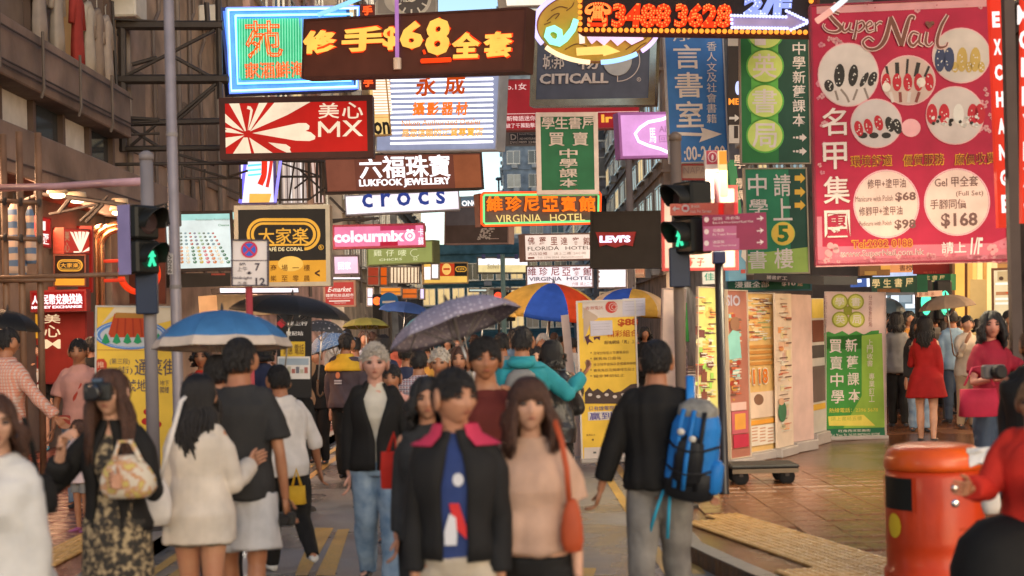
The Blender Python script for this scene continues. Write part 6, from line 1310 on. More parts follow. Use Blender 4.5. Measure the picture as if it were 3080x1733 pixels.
def umbrella(label, apex, Dd, R, Hc, tilt, az, mats, n=8, shaft=.75, split=None, sag=.05, group='umbrellas over the crowd', rot=.2, valance=0, cat='umbrella', handle='hook'):
    """mats: one or several gore materials; tilt about the horizontal axis at azimuth az"""
    p = P(apex[0], apex[1], Dd); t = thing('umbrella', label, cat, (0, 0, 0), group=group)
    Rm = Matrix.Rotation(az, 4, 'Z') @ Matrix.Rotation(tilt if abs(az) < 1.5 and az != 0 else -tilt, 4, 'X') @ Matrix.Rotation(-az, 4, 'Z')
    t.matrix_world = Matrix.Translation(p) @ Rm
    def pt(k, tt, u, off=0.0):
        a = rot+2*PI*(k+tt)/n; s_ = math.sin(PI*tt); r = R*math.sin(u*1.25)/math.sin(1.25)*(1-.07*s_*u*u); z = -Hc*(1-math.cos(u*1.25))/(1-math.cos(1.25))-sag*R*s_*u*(1-u*.6)*.6+off
        return (r*math.cos(a), r*math.sin(a), z)
    groups = {}
    for k in range(n): groups.setdefault(mats[k % len(mats)], []).append(k)
    def gore(mb, k, u0, u1, nu=8, nt=5):
        V = []; Fs = []
        for o_ in (0, -.006):
            for i in range(nu+1):
                for j in range(nt+1): V.append(pt(k, j/nt, u0+(u1-u0)*i/nu, o_))
        N = (nu+1)*(nt+1)
        for i in range(nu):
            for j in range(nt):
                a = i*(nt+1)+j; Fs.append((a, a+nt+1, a+nt+2, a+1)); Fs.append((N+a+1, N+a+nt+2, N+a+nt+1, N+a))
        for j in range(nt):
            a = nu*(nt+1)+j; Fs.append((a, N+a, N+a+1, a+1))
        mb.add(V, Fs)
        if valance:
            V = []
            for j in range(nt+1):
                q = pt(k, j/nt, 1); V += [q, (q[0]*1.0, q[1]*1.0, q[2]-valance), (q[0]*.985, q[1]*.985, q[2]-valance), (q[0]*.985, q[1]*.985, q[2])]
            mb.add(V, [(4*j+e, 4*j+4+e, 4*j+4+(e+1) % 4, 4*j+(e+1) % 4) for j in range(nt) for e in range(3)])
    if len(mats) == 1:
        mb = MB()
        for k in range(n): gore(mb, k, 0, split or 1)
        mb.build('canopy', mats[0], t, True)
        if split:
            mb = MB()
            for k in range(n): gore(mb, k, split, 1, 4)
            mb.build('canopy_border', split_mat[0], t, True)
    else:
        for k in range(n):
            mb = MB(); gore(mb, k, 0, 1); mb.build('canopy_panel', mats[k % len(mats)], t, True)
    for k in range(n):
        MB().tube([Vector(pt(k, 0, u, -.012)) for u in (0, .3, .6, .85, 1.0)], .0035 if R < .6 else .008, 5).build('rib', ALU, t, True)
        a = rot+2*PI*k/n; MB().tube([(0, 0, -Hc-.12), pt(k, 0, .55, -.014)], .0025 if R < .6 else .006, 4).build('stretcher', ALU, t)
    MB().tube([(0, 0, .03), (0, 0, -shaft)], .007 if R < .6 else .02, 8).build('shaft', ALU, t, True)
    MB().lathe([(.012, -.005), (.012, .015), (.005, .05)], 10).build('ferrule', STEEL, t)
    if handle == 'hook': MB().tube([(0, 0, -shaft+.1), (0, 0, -shaft-.02), (.01, 0, -shaft-.06), (.035, 0, -shaft-.085), (.06, 0, -shaft-.06), (.065, 0, -shaft-.03)], .011, 8).build('handle', D((.12, .06, .03), .4), t, True)
    elif handle: MB().tube([(0, 0, -shaft+.06), (0, 0, -shaft-.02)], .015, 8).build('handle', BLACK, t, True)
    return t
UB = fabric('blue_umbrella_cloth', (.045, .15, .33)); UW = fabric('cream_umbrella_cloth', (.48, .40, .34)); split_mat = [UW]
UK = fabric('black_umbrella_cloth', (.022, .02, .02), rough=.5)
umbrella('blue umbrella with a broad cream border over the couple seen from behind', (558, 781), 9.7, .475, .25, math.radians(4), 0, [UB], 10, .85, split=.86, rot=.1)
umbrella('large black umbrella behind the blue and cream one', (735, 742), 12.6, .54, .17, math.radians(-7), math.radians(90), [UK], rot=.3)
umbrella('black umbrella cut off by the left edge of the picture', (18, 779), 13.4, .33, .16, math.radians(-10), math.radians(90), [UK])
umbrella('dark flowered umbrella under the large black one', (812, 805), 15.5, .24, .12, math.radians(-6), math.radians(90), [dotted('dark_flower_cloth', (.03, .03, .035), (.4, .38, .4), 22, .2)])
umbrella('light blue umbrella with fine white flecks beside the yellow and black jacket', (822, 834), 17.2, .30, .2, math.radians(18), math.radians(90), [dotted('fleck_cloth', (.09, .17, .33), (.5, .55, .6), 50, .3)], sag=.03)
umbrella('olive green umbrella held low in the middle distance', (920, 799), 20, .34, .13, math.radians(5), 0, [fabric('olive_cloth', (.24, .22, .055))], rot=.35)
umbrella('navy blue umbrella with a pale patch left of the lilac one', (1022, 759), 23, .46, .17, math.radians(-8), math.radians(90), [fabric('navy_cloth', (.03, .065, .20))], n=6, rot=.55)
umbrella('teal umbrella peeping out behind the lilac dotted one', (1062, 793), 21, .32, .16, math.radians(12), math.radians(90), [fabric('teal_cloth', (.03, .30, .34))])
umbrella('pink umbrella top just visible over the lilac dotted one', (1150, 757), 14.5, .36, .15, math.radians(10), math.radians(90), [fabric('pink_cloth', (.50, .17, .18))])
umbrella('orange umbrella top just visible over the lilac dotted one', (1222, 752), 14, .33, .14, math.radians(-8), math.radians(90), [fabric('orange_cloth', (.60, .32, .07))])
umbrella('lilac umbrella with white dots tilted down to the left, held by the tall dark man', (1124, 762), 8.3, .40, .155, math.radians(-20), math.radians(64), [dotted('lilac_dots', (.24, .205, .27), (.58, .54, .60), 34, .22)], 8, .72, rot=.1, handle='grip')
P3 = [fabric('parasol_blue', (.03, .09, .42)), fabric('parasol_red', (.52, .05, .012)), fabric('parasol_yellow', (.60, .34, .06))]
umbrella('stall parasol with blue, red and yellow panels in the middle of the street', (1392, 712), 20, .80, .42, math.radians(9), math.radians(60), [P3[0], P3[1], P3[2], P3[0], P3[1], P3[2], P3[1], P3[2]], 8, 2.2, rot=math.radians(-118), sag=.10, group='stall parasols', cat='parasol', handle=None, valance=.05)
umbrella('second stall parasol behind the $88 banner, its blue panel at right', (1592, 726), 21.5, .62, .30, math.radians(-7), math.radians(90), [P3[2], fabric('parasol_cream', (.55, .40, .25)), P3[0], P3[2], P3[0]], 8, 2.2, rot=math.radians(-100), sag=.10, group='stall parasols', cat='parasol', handle=None, valance=.1)
umbrella('dark translucent umbrella just right of the green roll-up banner', (2238, 750), 24, .36, .27, math.radians(-14), math.radians(90), [fabric('slate_cloth', (.07, .10, .12), rough=.3)])
umbrella('taupe umbrella over the crowd at right', (2378, 742), 19, .37, .17, math.radians(6), math.radians(90), [fabric('taupe_cloth', (.30, .20, .13))], rot=.4)
# ------------------------------------------------------------------ people
SKIN = mat('skin', (.48, .245, .14), .5, 0, col2=(.42, .17, .10), scale=9, bump=.06, bscale=80); SKIN2 = mat('skin_tanned', (.38, .175, .09), .48, 0, col2=(.31, .12, .06), scale=9); SKIN3 = mat('skin_fair', (.54, .29, .19), .5, 0, var=.12, scale=14)
HB = mat('black_hair', (.014, .011, .010), .42, 0, var=.3, scale=60, bump=.6, bscale=150); HBR = mat('brown_hair', (.065, .026, .014), .4, 0, var=.35, scale=60, bump=.6, bscale=150); HG = mat('grey_hair', (.46, .40, .34), .6, 0, var=.25, scale=60, bump=.6, bscale=150)
TS = bpy.data.scenes.new('temporary'); 
def remesh(mb, vox, smooth=2):
    me = mb.mesh('tmp', None); o = bpy.data.objects.new('tmp', me); md = o.modifiers.new('r', 'REMESH'); md.mode = 'VOXEL'; md.voxel_size = vox
    if smooth: sm = o.modifiers.new('s', 'SMOOTH'); sm.iterations = smooth; sm.factor = .5
    TS.collection.objects.link(o); vl = TS.view_layers[0]; vl.update(); r = bpy.data.meshes.new_from_object(o.evaluated_get(vl.depsgraph)); TS.collection.objects.unlink(o)
    bpy.data.objects.remove(o); bpy.data.meshes.remove(me); return r
def ring(c, rx, ry, n=20, e=2.3, M_=None):
    out = []
    for k in range(n):
        a = 2*PI*k/n; x = math.copysign(abs(math.cos(a))**(2/e), math.cos(a))*rx; y = math.copysign(abs(math.sin(a))**(2/e), math.sin(a))*ry
        v = Vector((c[0]+x, c[1]+y, c[2])); out.append(M_(v) if M_ else v)
    return out
def limb(mb, pts, rs, n=12, flat=1.0):
    """tube with rounded ends and interpolated joints"""
    P_ = []; R_ = []
    for i in range(len(pts)-1):
        m_ = 4
        for k in range(m_): t = k/m_; P_.append(Vector(pts[i]).lerp(Vector(pts[i+1]), t)); R_.append(rs[i]*(1-t)+rs[i+1]*t)
    P_.append(Vector(pts[-1])); R_.append(rs[-1]); mb.tube(P_, R_, n, flat=flat)
    mb.ell(P_[0], (R_[0],)*3, 10, 6); mb.ell(P_[-1], (R_[-1],)*3, 10, 6)
def folds(me, amp, seed, zs=.45, bodyc=None):
    n = len(me.vertices); co = np.empty(n*3); me.vertices.foreach_get('co', co); co = co.reshape(-1, 3); no = np.empty(n*3); me.vertices.foreach_get('normal', no); no = no.reshape(-1, 3)
    r = np.random.RandomState(seed); d = np.zeros(n)
    for f, a in ((11, .9), (21, .8), (40, .5)):
        for _ in range(3):
            k = r.randn(3); k /= np.linalg.norm(k); k[2] *= zs; ph = r.rand()*6.28
            w_ = np.sin(co @ (r.randn(3)*3.5)+r.rand()*6)*1.6
            d += a*np.sin(f*(co @ k)*1.6+ph+w_)/3
    amp = amp*1.15; d = np.sign(d)*np.abs(np.clip(d, -1.4, 1.4))**.8
    d = np.maximum(d, -.35)+.12; co += no*(d*amp)[:, None]; me.vertices.foreach_set('co', co.ravel()); me.update()
TM = [(.455,.050,.045,0),(.48,.083,.060,-.004),(.52,.094,.068,-.006),(.56,.089,.062,-.003),(.60,.082,.057,0),(.65,.086,.060,.003),(.70,.098,.065,.004),(.75,.105,.064,.001),(.78,.100,.056,-.004),(.803,.080,.047,-.007),(.824,.055,.040,-.006),(.845,.037,.037,-.003),(.885,.033,.035,.006)]
TF = [(.455,.052,.048,0),(.48,.088,.064,-.006),(.52,.098,.070,-.008),(.56,.088,.060,-.003),(.60,.072,.050,0),(.65,.074,.054,.003),(.70,.084,.064,.007),(.735,.090,.064,.005),(.775,.088,.050,-.004),(.798,.072,.042,-.007),(.820,.047,.034,-.006),(.84,.030,.031,-.002),(.885,.028,.031,.006)]
def lerp_sec(T, z):
    if z <= T[0][0]: return T[0][1:]
    for a, b in zip(T, T[1:]):
        if z <= b[0]:
            t = (z-a[0])/(b[0]-a[0]); return tuple(a[i]*(1-t)+b[i]*t for i in (1, 2, 3))
    return T[-1][1:]
def hand(mb, W_, d, up, h, curl=.5, mirror=1, k=1.0):
    """palm, four bent fingers of different lengths and a thumb from the side; d along the forearm, up = thumb-side direction"""
    d = d.normalized(); up = (up-d*up.dot(d)).normalized(); nn = d.cross(up)*mirror   # nn: palm normal, towards which fingers curl
    L_ = .052*h*k; wd = .022*h*k
    for i in range(4):
        s_ = (1.5-i)/1.5*wd*.82
        mb.tube([W_+up*s_*.55, W_+d*L_*.5+up*s_*.85, W_+d*L_+up*s_], [.0085*h*k, .0078*h*k, .0062*h*k], 7)
        b = W_+d*L_+up*s_; ln = (.042, .047, .043, .034)[i]*h*k; a = curl*.6; dd = d
        pts = [b]; ang = 0
        for seg, f in enumerate((.42, .33, .25)):
            ang += a*(1.1, 1.0, .8)[seg]; dd = d*math.cos(ang)+nn*math.sin(ang); pts.append(pts[-1]+dd*ln*f)
        r0 = .0052*h*k; limb(mb, pts, [r0, r0*.95, r0*.88, r0*.75], 7)
    t0 = W_+d*L_*.28+up*wd*.8; t1 = t0+(d*.6+up*.62+nn*.35).normalized()*.026*h*k; t2 = t1+(d*.85+up*.2+nn*.35*curl*2).normalized()*.02*h*k
    limb(mb, [t0, t1, t2], [.0075*h*k, .006*h*k, .0045*h*k], 7)
def person(label, x, ytop, Dd, yaw, fem=False, top=None, bot=None, hair=None, skin=None, armL=None, armR=None, stride=(0, 0), knee=(.05, .05), lean=0, lean_s=0, headyaw=0, headpitch=0,
           shoes=(.03, .03, .035), g=None, seed=1, width=1.0, curl=(.6, .6), group='people in the street', h=None, detail=None, extra=None):
    p = P(x, ytop, Dd); gz = g if g is not None else (.12 if (p.x < -2.95 or p.x > 1.5) else 0.0)
    h = h or (p.z-gz)
    skin = skin or SKIN; det = detail or (2 if Dd < 11 else 1 if Dd < 19 else 0)
    vox = (.016, .012, .0085)[det]; T = TF if fem else TM
    t = thing('person', label, 'person', (0, 0, 0), group=group)
    W = 1+(width-1)*.5
    Rl = Matrix.Rotation(-lean, 3, 'X') @ Matrix.Rotation(lean_s, 3, 'Y'); piv = Vector((0, 0, .50))
    hips = {}; low = 1e9; leg = {}
    for sd, i in ((-1, 0), (1, 1)):
        hp = Vector((sd*.050*W, 0, .49)); th = stride[i]; kn = knee[i]
        k_ = hp+Vector((sd*.004, math.sin(th), -math.cos(th)))*.235; a_ = k_+Vector((0, math.sin(th-kn), -math.cos(th-kn)))*.215
        leg[sd] = [hp, k_, a_, th-kn]; low = min(low, a_.z)
    dz = .042-low
    def up(v, w_=None):
        v = Vector(v); k_ = w_ if w_ is not None else min(1, max(0, (v.z-.47)/.10)); q = piv+Rl @ (v-piv); v = v.lerp(q, k_); v.z += dz; return v*h
    def dn(v): return Vector((v[0], v[1], v[2]+dz))*h
    # arms
    sh = {-1: Vector((-(.092 if not fem else .079)*W, -.004, .784)), 1: Vector(((.092 if not fem else .079)*W, -.004, .784))}
    arms = {}
    for sd, a in ((-1, armL), (1, armR)):
        a = a or ((.12, -.05, -1), (.08, .25, -1)); ua, fa = Vector(a[0]), Vector(a[1]); ua.x *= sd; fa.x *= sd
        ua.normalize(); fa.normalize(); E_ = sh[sd]+ua*.172; Wr = E_+fa*.148; arms[sd] = (sh[sd], E_, Wr, fa)
    # ---- body
    body = MB()
    body.loft([ring((0, s_[3], s_[0]), s_[1]*W, s_[2]*W, 20, 2.2, up) for s_ in T])
    for sd in (-1, 1):
        hp, k_, a_, an = leg[sd]; limb(body, [dn(hp), dn(hp.lerp(k_, .35)), dn(k_), dn(k_.lerp(a_, .32)), dn(a_)], [.050*h*W, .046*h*W, .030*h, .032*h, .019*h], 14)
        fd = Vector((sd*.02, .075, -.020)); limb(body, [dn(a_+Vector((0, -.012, -.018))), dn(a_+Vector((sd*.01, .045, -.024))), dn(a_+fd)], [.019*h, .018*h, .013*h], 10)
        S_, E_, Wr, fa = arms[sd]; limb(body, [up(S_, 1), up(S_.lerp(E_, .4), 1), up(E_, 1), up(E_.lerp(Wr, .3), 1), up(Wr, 1)], [.027*h*W, .024*h*W, .019*h, .020*h, .0135*h], 12)
    # head
    Hc = up((0, .014, .926), 1); Hs = .144*h; Rh = Rl @ Matrix.Rotation(headyaw, 3, 'Z') @ Matrix.Rotation(headpitch, 3, 'X')
    def headp(v): return Hc+Rh @ (Vector(v)*Hs)
    limb(body, [up((0, -.004, .83), 1), headp((0, -.06, -.25))], [.032*h*(.88 if fem else 1), .030*h*(.88 if fem else 1)], 14)
    me = remesh(body, vox*h/1.7, 3)
    hd = MB(); nu, nv = (40, 30) if det == 2 else (24, 18); V = []
    for j in range(1, nv):
        th = PI*j/nv
        for i in range(nu):
            ph = 2*PI*i/nu; d = Vector((math.sin(th)*math.sin(ph), math.sin(th)*math.cos(ph), math.cos(th)))
            x_, y_, z_ = d.x*.355, d.y*.43, d.z*.5
            if z_ < .05:
                t_ = min(1, (.05-z_)/.5); x_ *= 1-.34*t_**1.6; y_ = y_*(1-.10*t_)+.045*t_*(1 if y_ > 0 else .2)
            if y_ > .15:
                fr = min(1, (y_-.15)/.2); y_ = y_-(y_-.36)*.25*fr if y_ > .36 else y_
                gg = lambda cx, cz, sx, sz: math.exp(-((x_-cx)/sx)**2-((z_-cz)/sz)**2)
                y_ += fr*(.10*gg(0, -.10, .045, .09)+.06*gg(0, -.15, .07, .04)+.03*gg(0, .0, .035, .12)-.065*gg(.15, .02, .09, .065)-.065*gg(-.15, .02, .09, .065)+.02*gg(0, .10, .22, .05)
                          +.02*gg(.2, -.1, .1, .08)+.02*gg(-.2, -.1, .1, .08)+.035*gg(0, -.255, .1, .035)-.02*gg(0, -.265, .12, .012)+.03*gg(0, -.42, .1, .07)-.02*gg(0, -.33, .12, .03))
            V.append(headp((x_, y_, z_)))
    V += [headp((0, 0, .5)), headp((0, .04, -.5))]; Tn = (nv-1)*nu; Fs = []
    for j in range(nv-2):
        for i in range(nu): Fs.append((j*nu+i, j*nu+(i+1) % nu, (j+1)*nu+(i+1) % nu, (j+1)*nu+i))
    for i in range(nu): Fs.append((Tn, (i+1) % nu, i)); Fs.append((Tn+1, (nv-2)*nu+i, (nv-2)*nu+(i+1) % nu))
    hd.add(V, Fs)
    for sd in (-1, 1):
        hd.ell(headp((sd*.355, -.03, -.03)), (.016*h*.5, .026*h, .034*h*.9), 8, 6, (Rh @ Matrix.Rotation(sd*-.35, 3, 'Z')).to_3x3())
        S_, E_, Wr, fa = arms[sd]; fw = Rl @ fa; tu = Rl @ Vector((0, 1, .15)) if abs(fa.y) < .8 else Rl @ Vector((-sd*.2, 0, 1))
        if det >= 1: hand(hd, up(Wr, 1), fw, tu, h, curl[0 if sd < 0 else 1], sd)
        else: limb(hd, [up(Wr, 1), up(Wr, 1)+fw*.05*h, up(Wr, 1)+fw*.09*h], [.014*h, .018*h, .012*h], 8)
    # join into one body mesh
    bv = [v.co[:] for v in me.vertices]; bf = [tuple(q.vertices) for q in me.polygons]; bpy.data.meshes.remove(me)
    hd.add(bv, bf); body_o = hd.build('body', skin, t, True)
    if det:
        for sd in (-1, 1):
            MB().ell(headp((sd*.145, .360, .015)), (.040*Hs/.5, .018*Hs/.5, .021*Hs/.5), 10, 6, Rh).build('eye', D((.05, .03, .025), .2), t, True)
            MB().tube([headp((sd*.07, .405, .085)), headp((sd*.15, .40, .105)), headp((sd*.23, .355, .08))], [.018*Hs, .024*Hs, .010*Hs], 6).build('eyebrow', HB if hair is None or hair[0] is not HG else HG, t, True)
        MB().tube([headp((-.09, .395, -.262)), headp((-.03, .438, -.252)), headp((.03, .438, -.252)), headp((.09, .395, -.262))], [.006*Hs, .026*Hs, .026*Hs, .006*Hs], 6, flat=.6).build('mouth', D((.35, .09, .07), .4), t, True)
    def put(mb_or_me, nm, m, sm=True):
        me_ = mb_or_me
        me_.materials.clear(); me_.materials.append(m); me_.polygons.foreach_set('use_smooth', [True]*len(me_.polygons)); return obj(nm, me_, t)
    # ---- lower clothes
    if bot:
        kind, bm_, L = bot[0], bot[1], bot[2] if len(bot) > 2 else None
        if kind in ('trousers', 'shorts', 'jeans'):
            mb = MB(); ease = bot[3] if len(bot) > 3 else .010
            mb.loft([ring((0, lerp_sec(T, z)[2], z), (lerp_sec(T, z)[0])*W+.007, lerp_sec(T, z)[1]*W+.008, 20, 2.2, up) for z in ((.462, .48, .50, .53, .56, .59) if not top or top[0] == 'x' else (.462, .48, .50, .52))])
            for sd in (-1, 1):
                hp, k_, a_, an = leg[sd]
                if kind == 'shorts': e_ = hp.lerp(k_, L or .75); limb_pts = [hp, hp.lerp(e_, .5), e_]; rs = [.052*W+ease*.6, .049*W+ease, .045*W+ease*1.6]
                else: e_ = a_+Vector((0, 0, -.012)); limb_pts = [hp, hp.lerp(k_, .4), k_, k_.lerp(a_, .4), e_]; rs = [.052*W+.006, .048*W+.007, .034+ease, .034+ease*.7, .024+ease]
                mb.tube([dn(v) for v in limb_pts], [r*h for r in rs], 16)
            me_ = remesh(mb, max(vox, .010)*h/1.7, 2); folds(me_, .006*h, seed+5, .6); put(me_, kind if kind != 'jeans' else 'trousers', bm_)
        elif kind == 'skirt':
            z0, flare = L, bot[3] if len(bot) > 3 else .03; mb = MB(); R_ = []; nn = 40
            for u in range(9):
                z = .60-(.60-z0)*u/8; sec = lerp_sec(T, max(z, .50)); k = u/8
                q = []
                for i in range(nn):
                    a = 2*PI*i/nn; w_ = 1+.05*k*math.sin(7*a+seed)+.03*k*math.sin(12*a+1)
                    v = Vector(((sec[0]*W+.008+flare*k)*math.cos(a)*w_, sec[2]+(sec[1]*W+.010+flare*k)*math.sin(a)*w_, z)); q.append(up(v))
                R_.append(q)
            mb.loft(R_); mb.build('skirt', bm_, t, True)
    # ---- upper clothes
    if top:
        kind, tm_ = top[0], top[1]; o_ = dict(hem=.47, sleeve=1.0, ease=.012, neck=.842, flare=.0, open=0, inner=None, sle=.008)
        if len(top) > 2: o_.update(top[2])
        mb = MB(); ea = o_['ease']; zs = [z for z in (.30, .36, .42) if z > o_['hem']+.01]
        zz = [o_['hem']]+zs+[z for z in (.48, .52, .56, .60, .65, .70, .75, .780, .803, .824) if z > o_['hem']+.01]+[o_['neck']]
        secs = []
        for z in zz:
            a, b, c = lerp_sec(T, max(z, .51)); k = max(0, (.60-z)/.2); taper = 1 if z < .79 else .6
            if z < .62 and not o_.get('fit'): a = max(a, .082); b = max(b, .058)
            secs.append((z, a*W+ea*taper+o_['flare']*k, b*W+ea*1.1*taper+o_['flare']*k, c))
        nr = 24
        if o_['open']:
            R_out = []; op = o_['open']
            for (z, a, b, c) in secs:
                hw = op*(1.0 if z < .70 else max(.25, 1-(z-.70)/.13*.6)) if o_.get('vee') is None else (.02 if z < o_['vee'] else .02+op*(z-o_['vee'])/(.83-o_['vee']))
                q = []; a0 = math.asin(min(.95, hw))
                for s_ in range(nr+1):
                    an = PI/2+a0+(2*PI-2*a0)*s_/nr; q.append((a*math.cos(an), c+b*math.sin(an), z))
                R_out.append(q)
            nn = nr+1; V = [up(v) for q in R_out for v in q]; N = len(V)
            V += [up((v[0]*.93, v[1]*.93, v[2])) for q in R_out for v in q]; Fs = []; Lr = len(R_out)
            for i in range(Lr-1):
                for j in range(nr): a = i*nn+j; Fs += [(a, a+1, a+nn+1, a+nn), (N+a+nn, N+a+nn+1, N+a+1, N+a)]
                for j in (0, nr): a = i*nn+j; Fs.append((a, a+nn, N+a+nn, N+a) if j == 0 else (N+a, N+a+nn, a+nn, a))
            for j in range(nr): Fs += [(j, N+j, N+j+1, j+1), ((Lr-1)*nn+j+1, N+(Lr-1)*nn+j+1, N+(Lr-1)*nn+j, (Lr-1)*nn+j)]
            mb.add(V, Fs)
            if o_['inner']:
                ib = MB(); ib.loft([ring((0, c, z), a-ea*.45, b-ea*.75, 22, 2.2, up) for (z, a, b, c) in secs])
                im = remesh(ib, .011*h/1.7, 2); folds(im, .003*h, seed+9); put(im, 'shirt', o_['inner'])
        else: mb.loft([ring((0, c, z), a, b, nr, 2.25, up) for (z, a, b, c) in secs])
        sl = o_['sleeve']; sb = mb if not o_['open'] else MB()
        for sd in (-1, 1):
            S_, E_, Wr, fa = arms[sd]; S0 = S_+Vector((-sd*.02, 0, .004))
            e1 = o_['sle']
            if sl > .5: e_ = E_.lerp(Wr, min(.97, (sl-.5)*2)); pts = [S0, S_.lerp(E_, .3), E_, E_.lerp(e_, .5), e_]; rs = [.030*W+e1, .027*W+e1, .022+e1, .021+e1, .017+e1]
            elif sl > 0: e_ = S_.lerp(E_, sl*2); pts = [S0, S_.lerp(e_, .5), e_]; rs = [.031*W+e1, .028*W+e1*1.2, .026*W+e1*1.6]
            else: continue
            sb.tube([up(v, 1) for v in pts], [r*h for r in rs], 14); sb.ell(up(pts[0], 1), (rs[0]*h,)*3, 12, 8)
            if sl > .5: sb.ell(up(E_, 1), (rs[2]*h*1.02,)*3, 12, 8)
        if o_['open']:
            sm_ = remesh(sb, .011*h/1.7, 2); mb.add([v.co[:] for v in sm_.vertices], [tuple(q.vertices) for q in sm_.polygons]); me_ = mb.mesh('g', None); folds(me_, .0065*h, seed)
        else: me_ = remesh(mb, max(vox, .010)*h/1.7, 2); folds(me_, o_.get('fold', .006)*h, seed)
        put(me_, kind, tm_)
        if o_.get('collar'):
            cb = MB(); cz = .828; R_ = []
            for z, k in ((cz-.022, 1.55), (cz+.004, 1.45), (cz+.030, 1.40)):
                a, b, c = lerp_sec(T, min(z, .84)); R_.append([up((max(a, .036)*k*math.cos(PI/2+.5+(2*PI-1.0)*s_/16), c+max(b, .038)*k*math.sin(PI/2+.5+(2*PI-1.0)*s_/16)-.004, z), 1) for s_ in range(17)])
            V = [v for r_ in R_ for v in r_]; V += [v+Vector((0, 0, -.004)) for v in V]; N = 51; Fs = [(i*17+j, i*17+j+1, (i+1)*17+j+1, (i+1)*17+j) for i in range(2) for j in range(16)]; cb.add(V, Fs+[tuple(N+q for q in f[::-1]) for f in Fs]).build('collar', o_['collar'], t, True)
    # ---- shoes
    for sd in (-1, 1):
        a_ = leg[sd][2]; mb = MB(); q0 = dn(a_); b = q0+Vector((0, -.022*h, -.034*h)); R_ = []
        for (y, w_, hh) in ((-.012, .010, .02), (0, .020, .034), (.03, .024, .040), (.07, .026, .030), (.10, .024, .022), (.125, .014, .012)):
            R_.append([Vector((b.x+sd*y*.12*h+w_*h*math.cos(2*PI*i/12), b.y+y*h, max(-.002 if leg[sd][3] > -.5 else -9, b.z-.004*h+hh*h*.5+hh*h*.5*math.sin(2*PI*i/12)))) for i in range(12)])
        mb.loft(R_).build('shoe', D(shoes, .5), t, True)
    # ---- hair
    if hair:
        hm, style = hair[0], hair[1]; hl = hair[2] if len(hair) > 2 else 0; mb = MB(); rr = random.Random(seed*13+5)
        N = {0: 70, 1: 170, 2: 620}[det]; fk = .72 if det == 2 else 1
        # scalp shell
        V = []; Fs = []; na, nb = 26, 9
        def scalp(az, u, k=1.0):
            a = az; lim = 1.62 if abs(a) > 1.15 else 1.62-(1.15-abs(a))*(.42 if style != 'bangs' else .16)
            if style in ('short', 'bald') and abs(a) > 1.9: lim = 1.95
            if style in ('long', 'bangs', 'bob') and abs(a) > 1.3: lim = 2.1
            if abs(a) > 1.0 and abs(a) < 1.9 and style in ('short',): lim = 1.55
            th = u*lim; d = Vector((math.sin(th)*math.sin(a), math.sin(th)*math.cos(a), math.cos(th)))
            x_, y_, z_ = d.x*.385*k, d.y*.455*k, d.z*.525*k
            if z_ < 0: x_ *= 1-.12*(-z_)
            return (x_, y_-.012, z_+.012)
        for i in range(na+1):
            az = -PI+2*PI*i/na
            for j in range(nb+1): V.append(headp(scalp(az, j/nb)))
        for i in range(na):
            for j in range(nb): a = i*(nb+1)+j; Fs.append((a, a+1, a+nb+2, a+nb+1))
        M0 = len(V); V += [headp(scalp(-PI+2*PI*i/na, j/nb, .93)) for i in range(na+1) for j in range(nb+1)]; Fs += [tuple(M0+q for q in f[::-1]) for f in Fs]
        mb.add(V, Fs)
        for k in range(N):
            az = rr.uniform(-PI, PI)
            if style in ('short', 'bald', 'curly'):
                u0 = rr.random()**.6*.95; p0 = Vector(scalp(az, u0, .99)); p1 = Vector(scalp(az+rr.uniform(-.25, .25), min(1.12, u0+.26), 1.0+rr.uniform(.0, .055)))
                if style == 'curly': p1 = p0*1.12+Vector((rr.uniform(-.05, .05), rr.uniform(-.05, .05), rr.uniform(-.03, .05)))
                mid = (p0+p1)/2*(1.03 if style == 'curly' else 1.015); kk_ = (.8 if style == 'curly' else .45)*fk; mb.tube([headp(p0), headp(mid), headp(p1)], [.035*Hs*kk_, .05*Hs*kk_, .006*Hs], 5)
            else:
                if abs(az) < .75 and style != 'bangs': az = math.copysign(.75+rr.random()*.5, az)
                pts = [scalp(az, u, 1.0+.04*rr.random()) for u in (.25, .5, .75, 1.0)]; e = Vector(pts[-1])
                pts = [headp(q) for q in pts]
                if abs(az) >= .72:
                    ln = hl*h*rr.uniform(.72, 1.0); b = pts[-1]; out = Rh @ Vector((e.x*1.0, min(e.y, .1)-.02 if abs(az) > 1.6 else e.y*.5, 0)); wob = rr.uniform(-1, 1)
                    back = .018*h if abs(az) > 2.0 else .0
                    for s_ in range(1, 6):
                        f = s_/5; q = b+Vector((0, 0, -ln*f))+out.normalized()*(.010*h*math.sin(f*PI)+.012*h*f*(1 if abs(az) < 2.2 else .6))+Vector((wob*.016*h*math.sin(f*5+wob*3), wob*.010*h*math.cos(f*4+wob), 0))
                        q += (Rl @ Vector((0, -back*min(1, f*2), 0)))
                        pts.append(q)
                    rs = [q*Hs*fk for q in (.03, .05, .055, .06, .06, .055, .05, .035, .003)]
                else: rs = [.03*Hs, .045*Hs, .04*Hs, .012*Hs]
                mb.tube(pts, rs, 5)
        mb.build('hair', hm, t, True)
    t.matrix_world = Matrix.Translation((p.x, p.y, gz)) @ Matrix.Rotation(yaw, 4, 'Z')
    t['_h'] = h; del t['_h']
    info = dict(t=t, h=h, wr={sd: t.matrix_world @ up(arms[sd][2], 1) for sd in (-1, 1)}, headp=headp, up=up, mw=t.matrix_world.copy(), arms=arms, Hs=Hs, dn=dn)
    return info
R_ = math.radians
def F_(name, c, **k): return fabric(name, c, **k)
